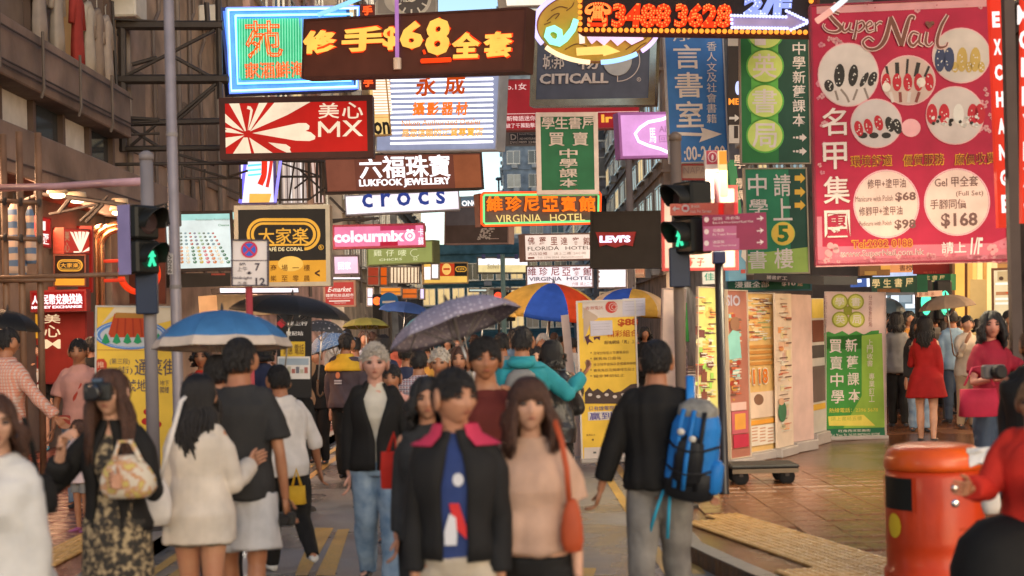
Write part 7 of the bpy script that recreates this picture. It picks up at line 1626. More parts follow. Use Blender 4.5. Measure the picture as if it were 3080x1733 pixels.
BLK = F_('black_cloth', (.022, .020, .019)); CHR = F_('charcoal_cloth', (.048, .046, .046)); NVY = F_('navy_cloth_dark', (.03, .035, .07)); WHT = F_('white_cloth', (.62, .57, .53)); CRM_ = F_('cream_knit', (.60, .52, .44), bump=.15, bs=200)
DEN = F_('blue_denim', (.10, .17, .27), scale=9, col2=(.28, .36, .45)); DEN2 = F_('dark_denim', (.05, .07, .11)); GJN = F_('grey_denim', (.14, .125, .115), scale=6, col2=(.26, .24, .215)); LGS = F_('pale_grey_cotton', (.48, .47, .48)); PNK = F_('dusty_pink_cotton', (.50, .31, .22)); SAL = F_('salmon_cotton', (.55, .27, .22)); RDD = F_('crimson_cloth', (.30, .012, .012)); MAR = F_('maroon_cloth', (.10, .018, .014)); REDC = F_('bright_red_knit', (.55, .03, .018)); KHK = F_('beige_cotton', (.46, .38, .29)); TEAL = F_('teal_cloth2', (.03, .25, .29)); YLW = F_('yellow_cloth', (.62, .36, .03)); MGT = F_('wine_cloth', (.24, .014, .03)); GRY = F_('grey_cloth', (.20, .19, .18)); LBL = F_('light_blue_cloth', (.22, .32, .42)); ORG = F_('orange_cloth', (.55, .18, .03))
def floral(name, a, b, c, scale=30):
    m = bpy.data.materials.new(name); m.use_nodes = True; n = m.node_tree; q = n.nodes['Principled BSDF']; q.inputs['Roughness'].default_value = .8
    tc = n.nodes.new('ShaderNodeTexCoord'); v = n.nodes.new('ShaderNodeTexNoise'); v.inputs['Scale'].default_value = scale; v.inputs['Detail'].default_value = 3; cr = n.nodes.new('ShaderNodeValToRGB'); e = cr.color_ramp.elements
    e[0].color = (*a, 1); e[0].position = .46; e[1].color = (*c, 1); e[1].position = .62; x = e.new(.53); x.color = (*b, 1)
    n.links.new(tc.outputs['Object'], v.inputs['Vector']); n.links.new(v.outputs[0], cr.inputs[0]); n.links.new(cr.outputs[0], q.inputs['Base Color']); return m
def plaid(name, base, s1, s2, sc_=9):
    m = bpy.data.materials.new(name); m.use_nodes = True; n = m.node_tree; q = n.nodes['Principled BSDF']; q.inputs['Roughness'].default_value = .85; tc = n.nodes.new('ShaderNodeTexCoord'); out = None
    for i, (dr_, c, s_) in enumerate((('X', s1, sc_), ('Z', s2, sc_*.8), ('Z', s1, sc_*1.7))):
        w_ = n.nodes.new('ShaderNodeTexWave'); w_.bands_direction = dr_; w_.inputs['Scale'].default_value = s_; n.links.new(tc.outputs['Object'], w_.inputs['Vector'])
        mr = n.nodes.new('ShaderNodeMapRange'); mr.inputs[1].default_value = .55; mr.inputs[2].default_value = .7; mr.inputs[4].default_value = .75; n.links.new(w_.outputs[0], mr.inputs[0])
        mx = n.nodes.new('ShaderNodeMix'); mx.data_type = 'RGBA'; n.links.new(mr.outputs[0], mx.inputs[0]); mx.inputs[7].default_value = (*c, 1)
        if out is None: mx.inputs[6].default_value = (*base, 1)
        else: n.links.new(out, mx.inputs[6])
        out = mx.outputs[2]
    n.links.new(out, q.inputs['Base Color']); return m
FLO = floral('dark_floral_print', (.02, .016, .012), (.12, .085, .05), (.36, .27, .15), 34); PLD = plaid('red_white_plaid', (.30, .05, .06), (.62, .6, .6), (.05, .04, .10), 11); OPL = plaid('orange_plaid', (.60, .16, .06), (.5, .45, .4), (.45, .08, .04), 13); FLB = floral('floral_bag_print', (.55, .48, .38), (.45, .2, .1), (.5, .4, .12), 22)
HANG = ((.12, -.06, -1), (.06, .22, -1))
UPF = ((.15, .55, -.65), (-.25, .55, .85))     # forearm raised in front
DST = []
def bag(label, loc, m, size, strap=None, cat='bag', group=None, kind='sack', seed=0, rz=0):
    t = thing('bag', label, cat, loc, rz, group); sx, sy, sz = size; Rg = []
    prof = {'sack': ((-.02, .55), (.0, .8), (.2, 1.02), (.45, 1.0), (.7, .82), (.9, .55), (1, .35)), 'tote': ((0, .9), (.03, 1.0), (.5, .98), (1, .9))}[kind]
    for z, r in prof:
        q = []
        for i in range(24):
            a = 2*PI*i/24; e = 3.0 if kind == 'tote' else 2.3
            q.append((math.copysign(abs(math.cos(a))**(2/e), math.cos(a))*sx*r*(1+.04*math.sin(5*a+z*6+seed)), math.copysign(abs(math.sin(a))**(2/e), math.sin(a))*sy*r*(1+.05*math.sin(4*a+z*9+seed)), z*sz))
        Rg.append(q)
    me = MB().loft(Rg).mesh('pouch', m, True); obj('pouch', me, t)
    for st in (strap or []): MB().tube([Vector(q)-Vector(loc) for q in st], .012, 8, flat=.4).build('strap', m, t, True)
    return t
# --- the grey-shirted man and the woman in the pale cardigan, seen from behind
a = person('man in a charcoal t-shirt and pale shorts seen from behind', 597, 850, 8.1, R_(-6), False, ('t_shirt', CHR, dict(hem=.475, sleeve=.36, ease=.016, sle=.014, fold=.005)), ('shorts', LGS, .78, .022), (HB, 'short'), SKIN2, ((.18, .5, -.8), (-.15, .9, .55)), ((.22, -.02, -1), (.06, .18, -1)), (.12, -.10), (.05, .2), .02, headyaw=R_(-8), shoes=(.35, .34, .33), seed=3, width=1.13)
c = a['wr'][1]; t = thing('camera', 'small black camera hanging from the hand of the man in the charcoal t-shirt', 'camera', c+Vector((.0, 0, -.16))); MB().cbox(-.055, -.03, 0, .055, .03, .075, .01).build('body', D((.03, .028, .026), .4), t); MB().lathe([(.032, 0), (.032, .03), (.025, .045)], 16).build('lens', BLACK, t).matrix_local = Matrix.Translation((0, -.03, .037)) @ Matrix.Rotation(PI/2, 4, 'X'); MB().tube([(-.05, 0, .07), (-.03, 0, .14), (.02, 0, .15), (.05, 0, .07)], .005, 5).build('strap', BLACK, t)
a = person('woman in a long pale cardigan with long dark hair seen from behind', 494, 940, 7.6, R_(-10), True, ('cardigan', CRM_, dict(hem=.42, sleeve=.98, ease=.018, sle=.012, flare=.016, fold=.006)), ('shorts', D((.2, .16, .12)), .35, .01), (HB, 'long', .205), SKIN, ((.22, .1, -1), (.02, .55, -.5)), ((.2, .2, -1), (.05, .6, .2)), (.10, -.12), (.04, .22), .0, headyaw=R_(10), seed=4)
bag('slouchy off-white shoulder bag against the hip of the woman in the pale cardigan', P(392, 1318, 7.45), WHT, (.085, .07, .26), [[P(400, 1215, 7.4), P(425, 1120, 7.4), P(455, 1010, 7.45), P(478, 985, 7.6)]], seed=2)
a = person('dark haired person carrying the blue and cream umbrella, mostly hidden', 545, 893, 9.4, R_(5), False, ('t_shirt', REDC, dict(hem=.48, sleeve=.4)), ('trousers', BLK), (HB, 'short'), SKIN2, ((.1, .5, -.6), (-.3, .3, .9)), UPF, (.1, -.1), (.1, .2), seed=6)
a = person('person in a white t-shirt and black trousers stepping left behind the charcoal shirt', 712, 912, 10.4, R_(25), False, ('t_shirt', WHT, dict(hem=.47, sleeve=.62, ease=.02, sle=.012)), ('trousers', BLK, None, .008), (HB, 'short'), SKIN2, HANG, ((.35, .1, -.9), (.2, .3, -1)), (.25, -.35), (.1, .5), .1, shoes=(.55, .52, .48), seed=8, lean_s=-.02)
c = a['wr'][1]; bag('small yellow bag swinging from the hand beside the man in the charcoal t-shirt', P(748, 1268, 10.2), YLW, (.062, .045, .13), [[P(735, 1225, 10.2), P(745, 1180, 10.2), P(758, 1225, 10.2)]], kind='tote')
# --- woman with a camera
a = person('woman in a long dark floral dress and black cardigan photographing, camera at her face', 283, 928, 7.0, R_(172), True, ('cardigan', BLK, dict(hem=.50, sleeve=.80, ease=.012, sle=.012, open=.42, inner=FLO)), ('skirt', FLO, .02, .030), (HBR, 'long', .24), SKIN3, ((.35, .25, -.9), (-.25, .9, .25)), ((.55, .25, -.75), (-.5, .55, 1.0)), (0, 0), (.02, .02), .02, headyaw=R_(6), seed=12, curl=(.7, 1.1))
c = a['mw'] @ a['headp']((.06, .62, .06)); t = thing('camera', 'black camera held to the eye of the woman in the floral dress', 'camera', c, R_(178)); MB().cbox(-.065, -.03, -.045, .065, .03, .045, .012).build('body', D((.02, .02, .02), .35), t); MB().lathe([(.038, 0), (.038, .04), (.033, .06), (.028, .062)], 18).build('lens', D((.015, .015, .02), .15), t).matrix_local = Matrix.Translation((0, .03, 0)) @ Matrix.Rotation(-PI/2, 4, 'X'); MB().cbox(-.025, -.02, .045, .025, .02, .065, .005).build('viewfinder', D((.06, .09, .14), .2), t)
bag('puffy flower patterned handbag on the arm of the woman with the camera', P(322, 1250, 6.75), FLB, (.13, .075, .20), [[P(285, 1160, 6.7), P(300, 1110, 6.75), P(330, 1110, 6.75), P(355, 1160, 6.7)]], seed=5)
# --- left background
a = person('child in a pale pink jacket with purple shoes behind the floral dress', 200, 1055, 12.0, R_(150), True, ('jacket', F_('pale_pink_cloth', (.60, .46, .45)), dict(hem=.44, sleeve=.95, ease=.035, sle=.018)), ('shorts', GRY, .6, .01), (HBR, 'bob', .06), SKIN2, HANG, HANG, seed=14, g=.12, shoes=(.28, .08, .2))
a = person('man in a salmon t-shirt with a red bag strap across his chest', 198, 852, 13.6, R_(188), False, ('t_shirt', SAL, dict(hem=.50, sleeve=.36, ease=.014, sle=.012)), ('trousers', DEN, None, .012), (HB, 'short'), SKIN2, ((.2, .0, -1), (.1, .25, -1)), ((.28, -.02, -1), (.1, .25, -1)), (.1, -.1), (.05, .15), seed=15, headyaw=R_(-4)); 
mw = a['mw']; hh = a['h']; t = thing('bag', 'small red cross-body bag on the man in the salmon t-shirt', 'bag', mw @ Vector((.13, .10, hh*.52))); q = t.location; MB().cbox(-.06, -.03, -.06, .06, .03, .06, .012).build('pouch', D((.35, .06, .04)), t); MB().tube([mw @ Vector((.09, .10, hh*.55))-q, mw @ Vector((.03, .135, hh*.66))-q, mw @ Vector((-.03, .135, hh*.74))-q, mw @ Vector((-.08, .06, hh*.815))-q], .016, 6, flat=.4).build('strap', D((.40, .05, .03)), t, True)
a = person('girl in a black jacket and shorts over a white printed t-shirt, at far left', 97, 862, 21, R_(182), True, ('jacket', BLK, dict(hem=.52, sleeve=.95, ease=.014, open=.55, inner=WHT)), ('shorts', BLK, .4, .014), (HB, 'long', .12), SKIN3, HANG, ((.2, .5, -.7), (-.4, .4, .6)), seed=16, shoes=(.05, .3, .45), detail=1)
a = person('person in an orange and white plaid shirt cut by the left edge', 12, 826, 12.8, R_(-35), False, ('shirt', OPL, dict(hem=.50, sleeve=.95, ease=.02, sle=.012)), ('trousers', DEN2), (HB, 'short'), SKIN2, HANG, ((.5, .3, -.8), (.45, .4, -.7)), seed=17)
for i, (x, y, Dd, yw, m1, m2, fem, lab) in enumerate(((150, 870, 22.5, 170, BLK, BLK, True, 'girl in black beside the girl in the black jacket'), (128, 868, 24, 10, CHR, DEN2, False, 'man in dark clothes just behind the two girls at left'), (228, 848, 18, 20, BLK, BLK, False, 'dark haired man hidden behind the man in the salmon t-shirt'), (160, 845, 26, 190, MAR, BLK, False, 'man in maroon far behind the man in the salmon t-shirt'))):
    person(lab, x, y, Dd, R_(yw), fem, ('top', m1, dict(sleeve=.9)), ('trousers', m2), (HB, 'long', .1) if fem else (HB, 'short'), SKIN2, seed=20+i)
a = person('woman in a white blouse and black skirt cut by the left edge', -8, 992, 5.6, R_(158), True, ('blouse', F_('white_gauze', (.56, .53, .50)), dict(hem=.44, sleeve=.9, ease=.030, sle=.018, flare=.02, fold=.006)), ('skirt', BLK, .26, .02), (HBR, 'bob', .08), SKIN3, HANG, ((.3, .1, -.9), (.1, .5, -.5)), headyaw=R_(50), seed=24)
bag('black bag slung behind the white blouse at the left edge', P(112, 1290, 5.9), BLK, (.055, .05, .16), [[P(100, 1230, 5.85), P(80, 1120, 5.85), P(60, 1050, 5.8)]], seed=7)
# --- centre
a = person('grey haired woman in a black cardigan, cream shirt and blue jeans', 941, 868, 9.8, R_(183), True, ('cardigan', BLK, dict(hem=.485, sleeve=.96, ease=.020, sle=.014, open=.62, vee=.62, inner=F_('cream_shirt', (.50, .45, .37)))), ('jeans', DEN, None, .014), (HG, 'curly'), mat('skin_rosy', (.52, .27, .20), .5, 0, var=.1, scale=14), ((.2, -.05, -1), (.0, .12, -1)), ((.2, -.05, -1), (.0, .12, -1)), (.10, -.12), (.04, .25), headyaw=R_(3), seed=30, width=1.08)
a['g'] = None
a = person('young man in a black jacket open over a blue t-shirt, looking to the side', 1141, 925, 5.8, R_(176), False, ('jacket', F_('black_jacket_cloth', (.026, .024, .024)), dict(hem=.515, sleeve=.97, ease=.016, sle=.012, open=.34, inner=F_('royal_navy_cotton', (.03, .05, .16)), collar=F_('raspberry_lining', (.50, .04, .09)))), ('trousers', KHK, None, .012), (HB, 'short'), SKIN, ((.14, -.05, -1), (.0, .22, -1)), ((.14, -.05, -1), (.0, .22, -1)), (.12, -.10), (.04, .2), headyaw=R_(42), seed=31, width=.88)
mw, hh = a['mw'], a['h']; q = a['t']
def patch(parent, hh, pts, m, nm='printed_shape'):
    n = len(pts); MB().add([(x*hh, y*hh, z*hh) for x, y, z in pts]+[(x*hh, (y-.004)*hh, z*hh) for x, y, z in pts], [tuple(range(n)), tuple(range(2*n-1, n-1, -1))]+[(i, n+i, n+(i+1) % n, (i+1) % n) for i in range(n)]).build(nm, m, parent)
patch(q, hh, [(.012, .073, .66), (-.012, .073, .66), (-.03, .074, .60), (-.03, .073, .57), (.0, .073, .60)], D((.55, .03, .03)))
patch(q, hh, [(.012, .0735, .635), (-.004, .0735, .625), (-.006, .073, .58), (-.004, .0725, .555), (.026, .0725, .555), (.026, .073, .59)], D((.6, .58, .6)))
patch(q, hh, [(-.012+.014*math.cos(k*PI/5), .074, .72+.017*math.sin(k*PI/5)) for k in range(10)], D((.6, .58, .6)))
a = person('young woman with long brown hair in a dusty pink top and black shorts', 1330, 950, 5.9, R_(172), True, ('t_shirt', PNK, dict(hem=.535, sleeve=.36, ease=.020, sle=.016, fold=.008)), ('shorts', BLK, .26, .012), (HBR, 'bangs', .145), SKIN3, ((.22, .0, -1), (.05, .22, -1)), ((.2, .0, -1), (.02, .2, -1)), (.10, -.12), (.04, .2), headyaw=R_(14), headpitch=R_(5), seed=32, curl=(1.0, .6))
mw, hh = a['mw'], a['h']; c = a['wr'][-1]
t = thing('phone', 'purple phone in the hand of the woman in the dusty pink top', 'phone', c+Vector((.0, -.02, -.13)), R_(15)); MB().cbox(-.032, -.005, 0, .032, .005, .12, .004).build('case', D((.34, .16, .42), .3), t)
p0 = P(1437, 1240, 5.75); t = bag('rust red shoulder bag at the side of the woman in the dusty pink top', P(1440, 1385, 5.75), F_('rust_leather', (.40, .07, .025), rough=.5), (.045, .035, .21), [[P(1433, 1280, 5.74), P(1425, 1180, 5.74), P(1412, 1110, 5.76), P(1395, 1060, 5.80), P(1370, 1040, 5.9)]], seed=9)
a = person('tall man in a dark maroon shirt shaded by the lilac dotted umbrella', 1218, 848, 8.0, R_(178), False, ('shirt', MAR, dict(hem=.46, sleeve=.95, ease=.016, neck=.82)), ('trousers', BLK), (HB, 'short'), SKIN2, ((.3, .3, -.8), (-.3, .3, 1)), HANG, seed=33, headyaw=R_(8))
a = person('person with a red bag mostly hidden behind the young man in the black jacket', 1072, 948, 7.2, R_(185), True, ('jacket', CHR, dict(hem=.46, sleeve=.95, ease=.02)), ('trousers', CHR), (HB, 'bob', .07), SKIN, seed=34)
bag('bright red tote beside the black jacket of the young man', P(982, 1228, 7.4), REDC, (.05, .04, .19), [[P(975, 1140, 7.4), P(990, 1090, 7.4), P(1000, 1140, 7.4)]], kind='tote')
a = person('man in a teal hooded jacket with a grey backpack seen from behind', 1311, 822, 12.0, R_(-4), False, ('jacket', TEAL, dict(hem=.50, sleeve=.96, ease=.022, sle=.014, collar=TEAL)), ('trousers', BLK), (HB, 'short'), SKIN2, ((.3, .1, -.8), (.1, .6, .1)), ((.62, .25, -.6), (.45, .6, .55)), seed=35, width=1.1)
mw, hh = a['mw'], a['h']; t = thing('backpack', 'dark grey backpack on the teal hooded jacket', 'backpack', mw @ Vector((0, -.16, hh*.56)), R_(-4)); Rg = []
for z, r in ((0, .7), (.03, .95), (.15, 1.0), (.3, .95), (.38, .75), (.42, .4)): Rg.append([(math.cos(2*PI*k/20)*.15*r, math.sin(2*PI*k/20)*.09*r, z) for k in range(20)])
MB().loft(Rg).build('pouch', GRY, t, True); MB().ell((0, .02, .47), (.12, .06, .05), 14, 8).build('hood', TEAL, t, True)
for sx in (-.1, .1): MB().tube([(sx, .06, .36), (sx*1.1, .14, .44), (sx*1.1, .2, .36)], .02, 6).build('strap', GRY, t, True)
person('woman in a shiny black quilted jacket beside the teal jacket', 1386, 856, 12.6, R_(-12), True, ('jacket', mat('black_quilted_nylon', (.025, .022, .022), .3, 0, var=.3, scale=10, bump=.6, bscale=14), dict(hem=.44, sleeve=.97, ease=.026, sle=.02, fold=.009)), ('trousers', BLK), (HB, 'bob', .05), SKIN, HANG, ((.2, .3, -.8), (-.1, .6, .8)), seed=36)
person('short haired woman facing the camera between the teal and quilted jackets', 1346, 872, 15.5, R_(185), True, ('jacket', CHR, dict(sleeve=.95)), ('trousers', BLK), (HB, 'bob', .02), SKIN3, seed=37, detail=1)
# yellow jacket man
a = person('man in a yellow and charcoal work jacket, round badge on the back', 868, 838, 17.0, R_(-28), False, ('jacket', F_('charcoal_plum_cloth', (.075, .055, .065)), dict(hem=.49, sleeve=.97, ease=.024, sle=.016)), ('trousers', BLK, None, .012), (HB, 'short'), SKIN2, ((.25, .0, -1), (.05, .3, -1)), ((.25, .1, -1), (.05, .6, -.5)), (.05, -.03), seed=40, detail=1, width=1.12)
q, hh = a['t'], a['h']; mb = MB()
mb.loft([ring((0, lerp_sec(TM, z)[2], z), lerp_sec(TM, z)[0]*1.12+.038, lerp_sec(TM, z)[1]*1.12+.042, 24, 2.25, a['up']) for z in (.742, .76, .785)]+[ring((0, -.006, z), r1, r2, 24, 2.25, a['up']) for z, r1, r2 in ((.808, .112, .070), (.83, .070, .060), (.85, .055, .052), (.858, .045, .044))]); mb.build('shoulder_yoke', YLW, q, True)
patch(q, hh, [(.018*math.cos(k*PI/6), -.098, .715+.022*math.sin(k*PI/6)) for k in range(12)], D((.6, .2, .1)), 'badge')
for z in (.672, .655): patch(q, hh, [(-.03, -.098, z), (.03, -.098, z), (.03, -.098, z+.010), (-.03, -.098, z+.010)], D((.5, .45, .47)), 'printed_line')
for i, (x, y, Dd, yw, fem, tm, bm, hr, lab) in enumerate((
  (796, 872, 19.0, 170, False, BLK, BLK, (HB, 'short'), 'person all in black under the flecked light blue umbrella'), (892, 848, 19.5, 0, False, LBL, BLK, (HB, 'short'), 'person in light blue just right of the yellow work jacket'),
  (916, 832, 24, 175, True, plaid('navy_stripe', (.5, .48, .5), (.05, .05, .12), (.45, .43, .45), 14), DEN2, (HBR, 'bob', .02), 'woman in a navy and white striped blouse under the olive umbrella'), (930, 838, 26, 185, True, WHT, DEN2, (HBR, 'short'), 'small faced woman right behind the striped blouse'),
  (962, 842, 17, 10, True, NVY, BLK, (HB, 'bob', .02), 'dark bobbed person behind the grey haired woman'), (986, 918, 11.8, 175, False, SAL, BLK, (HB, 'bald'), 'man with a shaved head right of the grey haired woman'),
  (1022, 862, 15, 5, False, NVY, DEN2, (HB, 'short'), 'person in navy under the tip of the lilac umbrella'), (1052, 880, 13.6, 0, False, PLD, DEN2, (HB, 'short'), 'person in a red and white plaid shirt seen from behind'),
  (1106, 880, 12.4, 178, False, CRM_, GRY, (HG, 'curly'), 'grey haired man with lowered head behind the young man'), (1155, 872, 13.5, 185, True, F_('dusty_mauve', (.40, .20, .18)), BLK, (HBR, 'bob', .03), 'woman in dusty mauve beneath the lilac umbrella'),
  (1182, 884, 17, 175, True, WHT, BLK, (HBR, 'short'), 'far person in white beneath the lilac umbrella'), (1262, 838, 16, 20, False, GRY, BLK, (HB, 'short'), 'person in a dark cap left of the teal jacket'),
  (1365, 838, 19, 180, False, GRY, BLK, (HG, 'bald'), 'bald man under the multicoloured parasol'), (1292, 826, 22, 5, False, LBL, BLK, (HB, 'short'), 'figure in pale blue beneath the left edge of the parasol'),
  (1412, 846, 21, 190, True, LBL, BLK, (HB, 'bob', .03), 'woman in pale blue right of the bald man'), (1440, 850, 24, 5, False, WHT, DEN2, (HB, 'short'), 'man in white far behind the quilted jacket'),
  (770, 850, 19, 10, False, F_('tan_cloth', (.3, .17, .09)), BLK, (HB, 'short'), 'person in tan left of the flecked umbrella'), (848, 826, 25, 178, False, GRY, BLK, (HB, 'short'), 'man under the dark flowered umbrella'), (872, 828, 26, 10, False, GRY, DEN2, (HB, 'short'), 'dark haired man behind the olive umbrella'),
  (1620, 822, 24, 180, True, BLK, BLK, (HB, 'long', .06), 'dark haired woman behind the $88 banner'), (1075, 858, 22, 5, False, ORG, BLK, (HB, 'short'), 'figure in orange under the teal umbrella'), (1330, 846, 26, 175, True, RDD, BLK, (HB, 'bob', .03), 'far woman in red between teal jacket and parasol'),
  (660, 850, 15, 0, True, NVY, DEN2, (HB, 'bob', .04), 'person in navy right of the blue and cream umbrella'), (742, 925, 14.4, 5, False, BLK, BLK, (HB, 'short'), 'person bending in black below the information stand'), (508, 868, 14.0, 175, True, REDC, BLK, (HB, 'bob', .03), 'woman in bright red half hidden under the blue and cream umbrella'))):
    person(lab, x, y, Dd, R_(yw+random.uniform(-10, 10)), fem, ('top', tm, dict(sleeve=random.choice((.4, .95, .95)), ease=.016)), ('trousers', bm), hr, random.choice((SKIN, SKIN2)), HANG, random.choice((HANG, UPF)), (random.uniform(-.1, .15), random.uniform(-.15, .1)), (.05, .1), seed=50+i)
# --- black shirt with blue backpack
a = person('man in a black shirt walking away with a blue backpack', 1647, 850, 8.2, R_(-12), False, ('shirt', BLK, dict(hem=.49, sleeve=.88, ease=.022, sle=.018)), ('jeans', GJN, None, .012), (HB, 'short'), SKIN2, ((.38, -.1, -1), (.3, .05, -1)), ((.28, .05, -1), (.1, .5, -.8)), (-.22, .22), (.12, .05), .03, headyaw=R_(2), seed=90, width=1.12, curl=(.8, .6))
mw, hh = a['mw'], a['h']
BB = F_('bright_blue_nylon', (.02, .17, .50), rough=.45); 
t = thing('backpack', 'large blue and black hiking backpack on the man in the black shirt', 'backpack', mw @ Vector((.185, -.17, hh*.455)), R_(-22)); t.rotation_euler = (R_(4), R_(9), R_(-22))
def blob(prof, sx, sy, e=2.6, off=(0, 0)): return [[(off[0]+math.copysign(abs(math.cos(2*PI*k/24))**(2/e), math.cos(2*PI*k/24))*sx*r, off[1]+math.copysign(abs(math.sin(2*PI*k/24))**(2/e), math.sin(2*PI*k/24))*sy*r, z) for k in range(24)] for z, r in prof]
bk = F_('black_nylon', (.025, .025, .028), rough=.45)
me = remesh(MB().loft(blob(((0, .5), (.03, .85), (.12, 1.02), (.28, 1), (.42, .92), (.50, .72), (.55, .45)), .145, .105)), .01, 2); folds(me, .007, 3); me.materials.append(BB); me.polygons.foreach_set('use_smooth', [True]*len(me.polygons)); obj('main_pack', me, t)
MB().loft(blob(((.0, .6), (.02, .9), (.10, 1.03), (.17, .98), (.20, .7)), .150, .112)).build('bottom_compartment', bk, t, True)
MB().loft(blob(((.10, .5), (.13, .95), (.26, 1), (.34, .9), (.38, .4)), .085, .05, 2.6, (0, -.095))).build('front_pocket', bk, t, True)
MB().loft(blob(((.46, .8), (.48, 1), (.53, .95), (.57, .5)), .115, .085)).build('lid', mat('grey_mesh', (.2, .19, .17), .6, 0, var=.3, scale=20), t, True)
MB().loft(blob(((.06, .5), (.08, 1), (.22, .95), (.25, .5)), .04, .055, 2.4, (.145, -.02))).build('side_pocket', BB, t, True)
for sx in (-.06, .06, .0): MB().tube([(sx, -.118 if sx else -.152, .08), (sx, -.155 if not sx else -.125, .25), (sx*1.1, -.12, .42), (sx, -.09, .52)], .014, 6, flat=.4).build('strap', BB if sx <= 0 else bk, t, True)
for z in (.20, .33): MB().tube([(-.15, -.03, z), (-.09, -.115, z-.02), (0, -.155, z-.03), (.09, -.115, z-.02), (.15, -.03, z)], .008, 6).build('compression_strap', bk, t, True)
for x, z in ((-.05, .40), (.02, .37)): MB().ell((x, -.14, z), (.022, .012, .02), 10, 6).build('reflector', D((.6, .56, .5), .3), t, True)
MB().tube([(-.07, .09, .50), (-.12, .2, .66), (-.13, .26, .62)], .025, 8, flat=.35).build('shoulder_strap', BB, t, True)
for (x0, x1) in ((-.14, -.20), (-.11, -.09)): MB().tube([(x0, .0, .06), ((x0+x1)/2, -.02, -.08), (x1, -.02, -.24)], .011, 6, flat=.4).build('loose_strap', F_('sky_blue_web', (.04, .32, .48)), t, True)
# --- right side crowd
a = person('woman in a red swing dress seen from behind, long dark hair', 2325, 795, 18.6, R_(-20), True, ('dress', RDD, dict(hem=.36, sleeve=.9, ease=.010, flare=.050, fit=1, fold=.006)), None, (HB, 'long', .16), SKIN3, ((.2, .3, -.9), (.0, .5, .3)), HANG, (.08, -.10), (.03, .15), seed=100, h=1.66, detail=1)
a = person('woman in wine red with a raised forearm, hair pulled back, near the right edge', 2488, 783, 12.6, R_(196), True, ('blouse', MGT, dict(hem=.46, sleeve=.35, ease=.016)), ('trousers', DEN2), (HB, 'long', .1), mat('skin_flushed', (.48, .20, .14), .5, 0, var=.1, scale=14), ((.35, .45, -.6), (-.6, .7, .1)), ((.3, .2, -.9), (-.2, .8, .15)), (.05, -.05), headyaw=R_(-25), seed=101)
t = bag('crimson tote hanging from the arm of the woman in wine red', P(2462, 1048, 12.3), F_('crimson_bag', (.36, .02, .05)), (.17, .06, .24), [[P(2425, 970, 12.2), P(2445, 925, 12.3), P(2475, 920, 12.3), P(2500, 970, 12.2)]], kind='tote')
c = P(2495, 935, 12.1); t = thing('camera', 'grey camera held at the chest of the woman in wine red', 'camera', c, R_(190)); MB().cbox(-.11, -.04, -.06, .09, .04, .06, .015).build('body', D((.12, .11, .11), .4), t); MB().lathe([(.06, 0), (.06, .07), (.045, .09)], 16).build('lens', BLACK, t).matrix_local = Matrix.Translation((-.02, .04, 0)) @ Matrix.Rotation(-PI/2, 4, 'X')
a = person('person in a bright red top holding white papers, cut by the right edge', 2606, 955, 6.2, R_(142), False, ('sweater', REDC, dict(hem=.47, sleeve=.96, ease=.028, sle=.02)), ('trousers', BLK, None, .02), (mat('fair_brown_hair', (.20, .10, .045), .5, 0, var=.3, scale=50, bump=.5), 'short'), SKIN2, ((.1, .5, -.7), (.0, 1, .2)), ((.2, .5, -.7), (.0, 1, .1)), seed=102, width=1.15)
c = P(2478, 1148, 7.3); t = thing('papers', 'crumpled white papers in the hands of the person in bright red', 'papers', c)
mb = MB(); rr = random.Random(4); G_ = [(i, j) for i in range(5) for j in range(5)]; V = [(-.08+.04*i+rr.uniform(-.01, .01), rr.uniform(-.02, .02)+.01*j, -.05+.025*j+rr.uniform(-.012, .012)) for i, j in G_]; Fs = [(i*5+j, i*5+j+1, (i+1)*5+j+1, (i+1)*5+j) for i in range(4) for j in range(4)]
mb.add(V+[(x, y+.01, z) for x, y, z in V], Fs+[tuple(25+q for q in f[::-1]) for f in Fs]).build('sheet', D((.62, .6, .58)), t)
bag('white plastic bag hanging behind the litter bin at right', P(2492, 1290, 7.7), WHT, (.05, .04, .2), [[P(2490, 1210, 7.7), P(2500, 1180, 7.6), P(2510, 1165, 7.5)]], seed=3)
a = person('brown haired person in dark clothes at the right edge behind the red top', 2600, 822, 8.6, R_(170), False, ('jacket', BLK, dict(hem=.45, sleeve=.95, ease=.03)), ('trousers', BLK), (mat('mid_brown_hair', (.12, .06, .03), .5, 0, var=.3, scale=50, bump=.5), 'short'), SKIN2, seed=103)
b = at_ground(2530, 1500, 6.6); t = thing('bag', 'big black rounded bag filling the lower right corner', 'bag', P(2550, 1600, 6.2)); MB().loft(blob(((0, .8), (.1, 1), (.3, 1.0), (.42, .85), (.50, .55), (.53, .2)), .26, .2)).build('pouch', BLK, t, True)
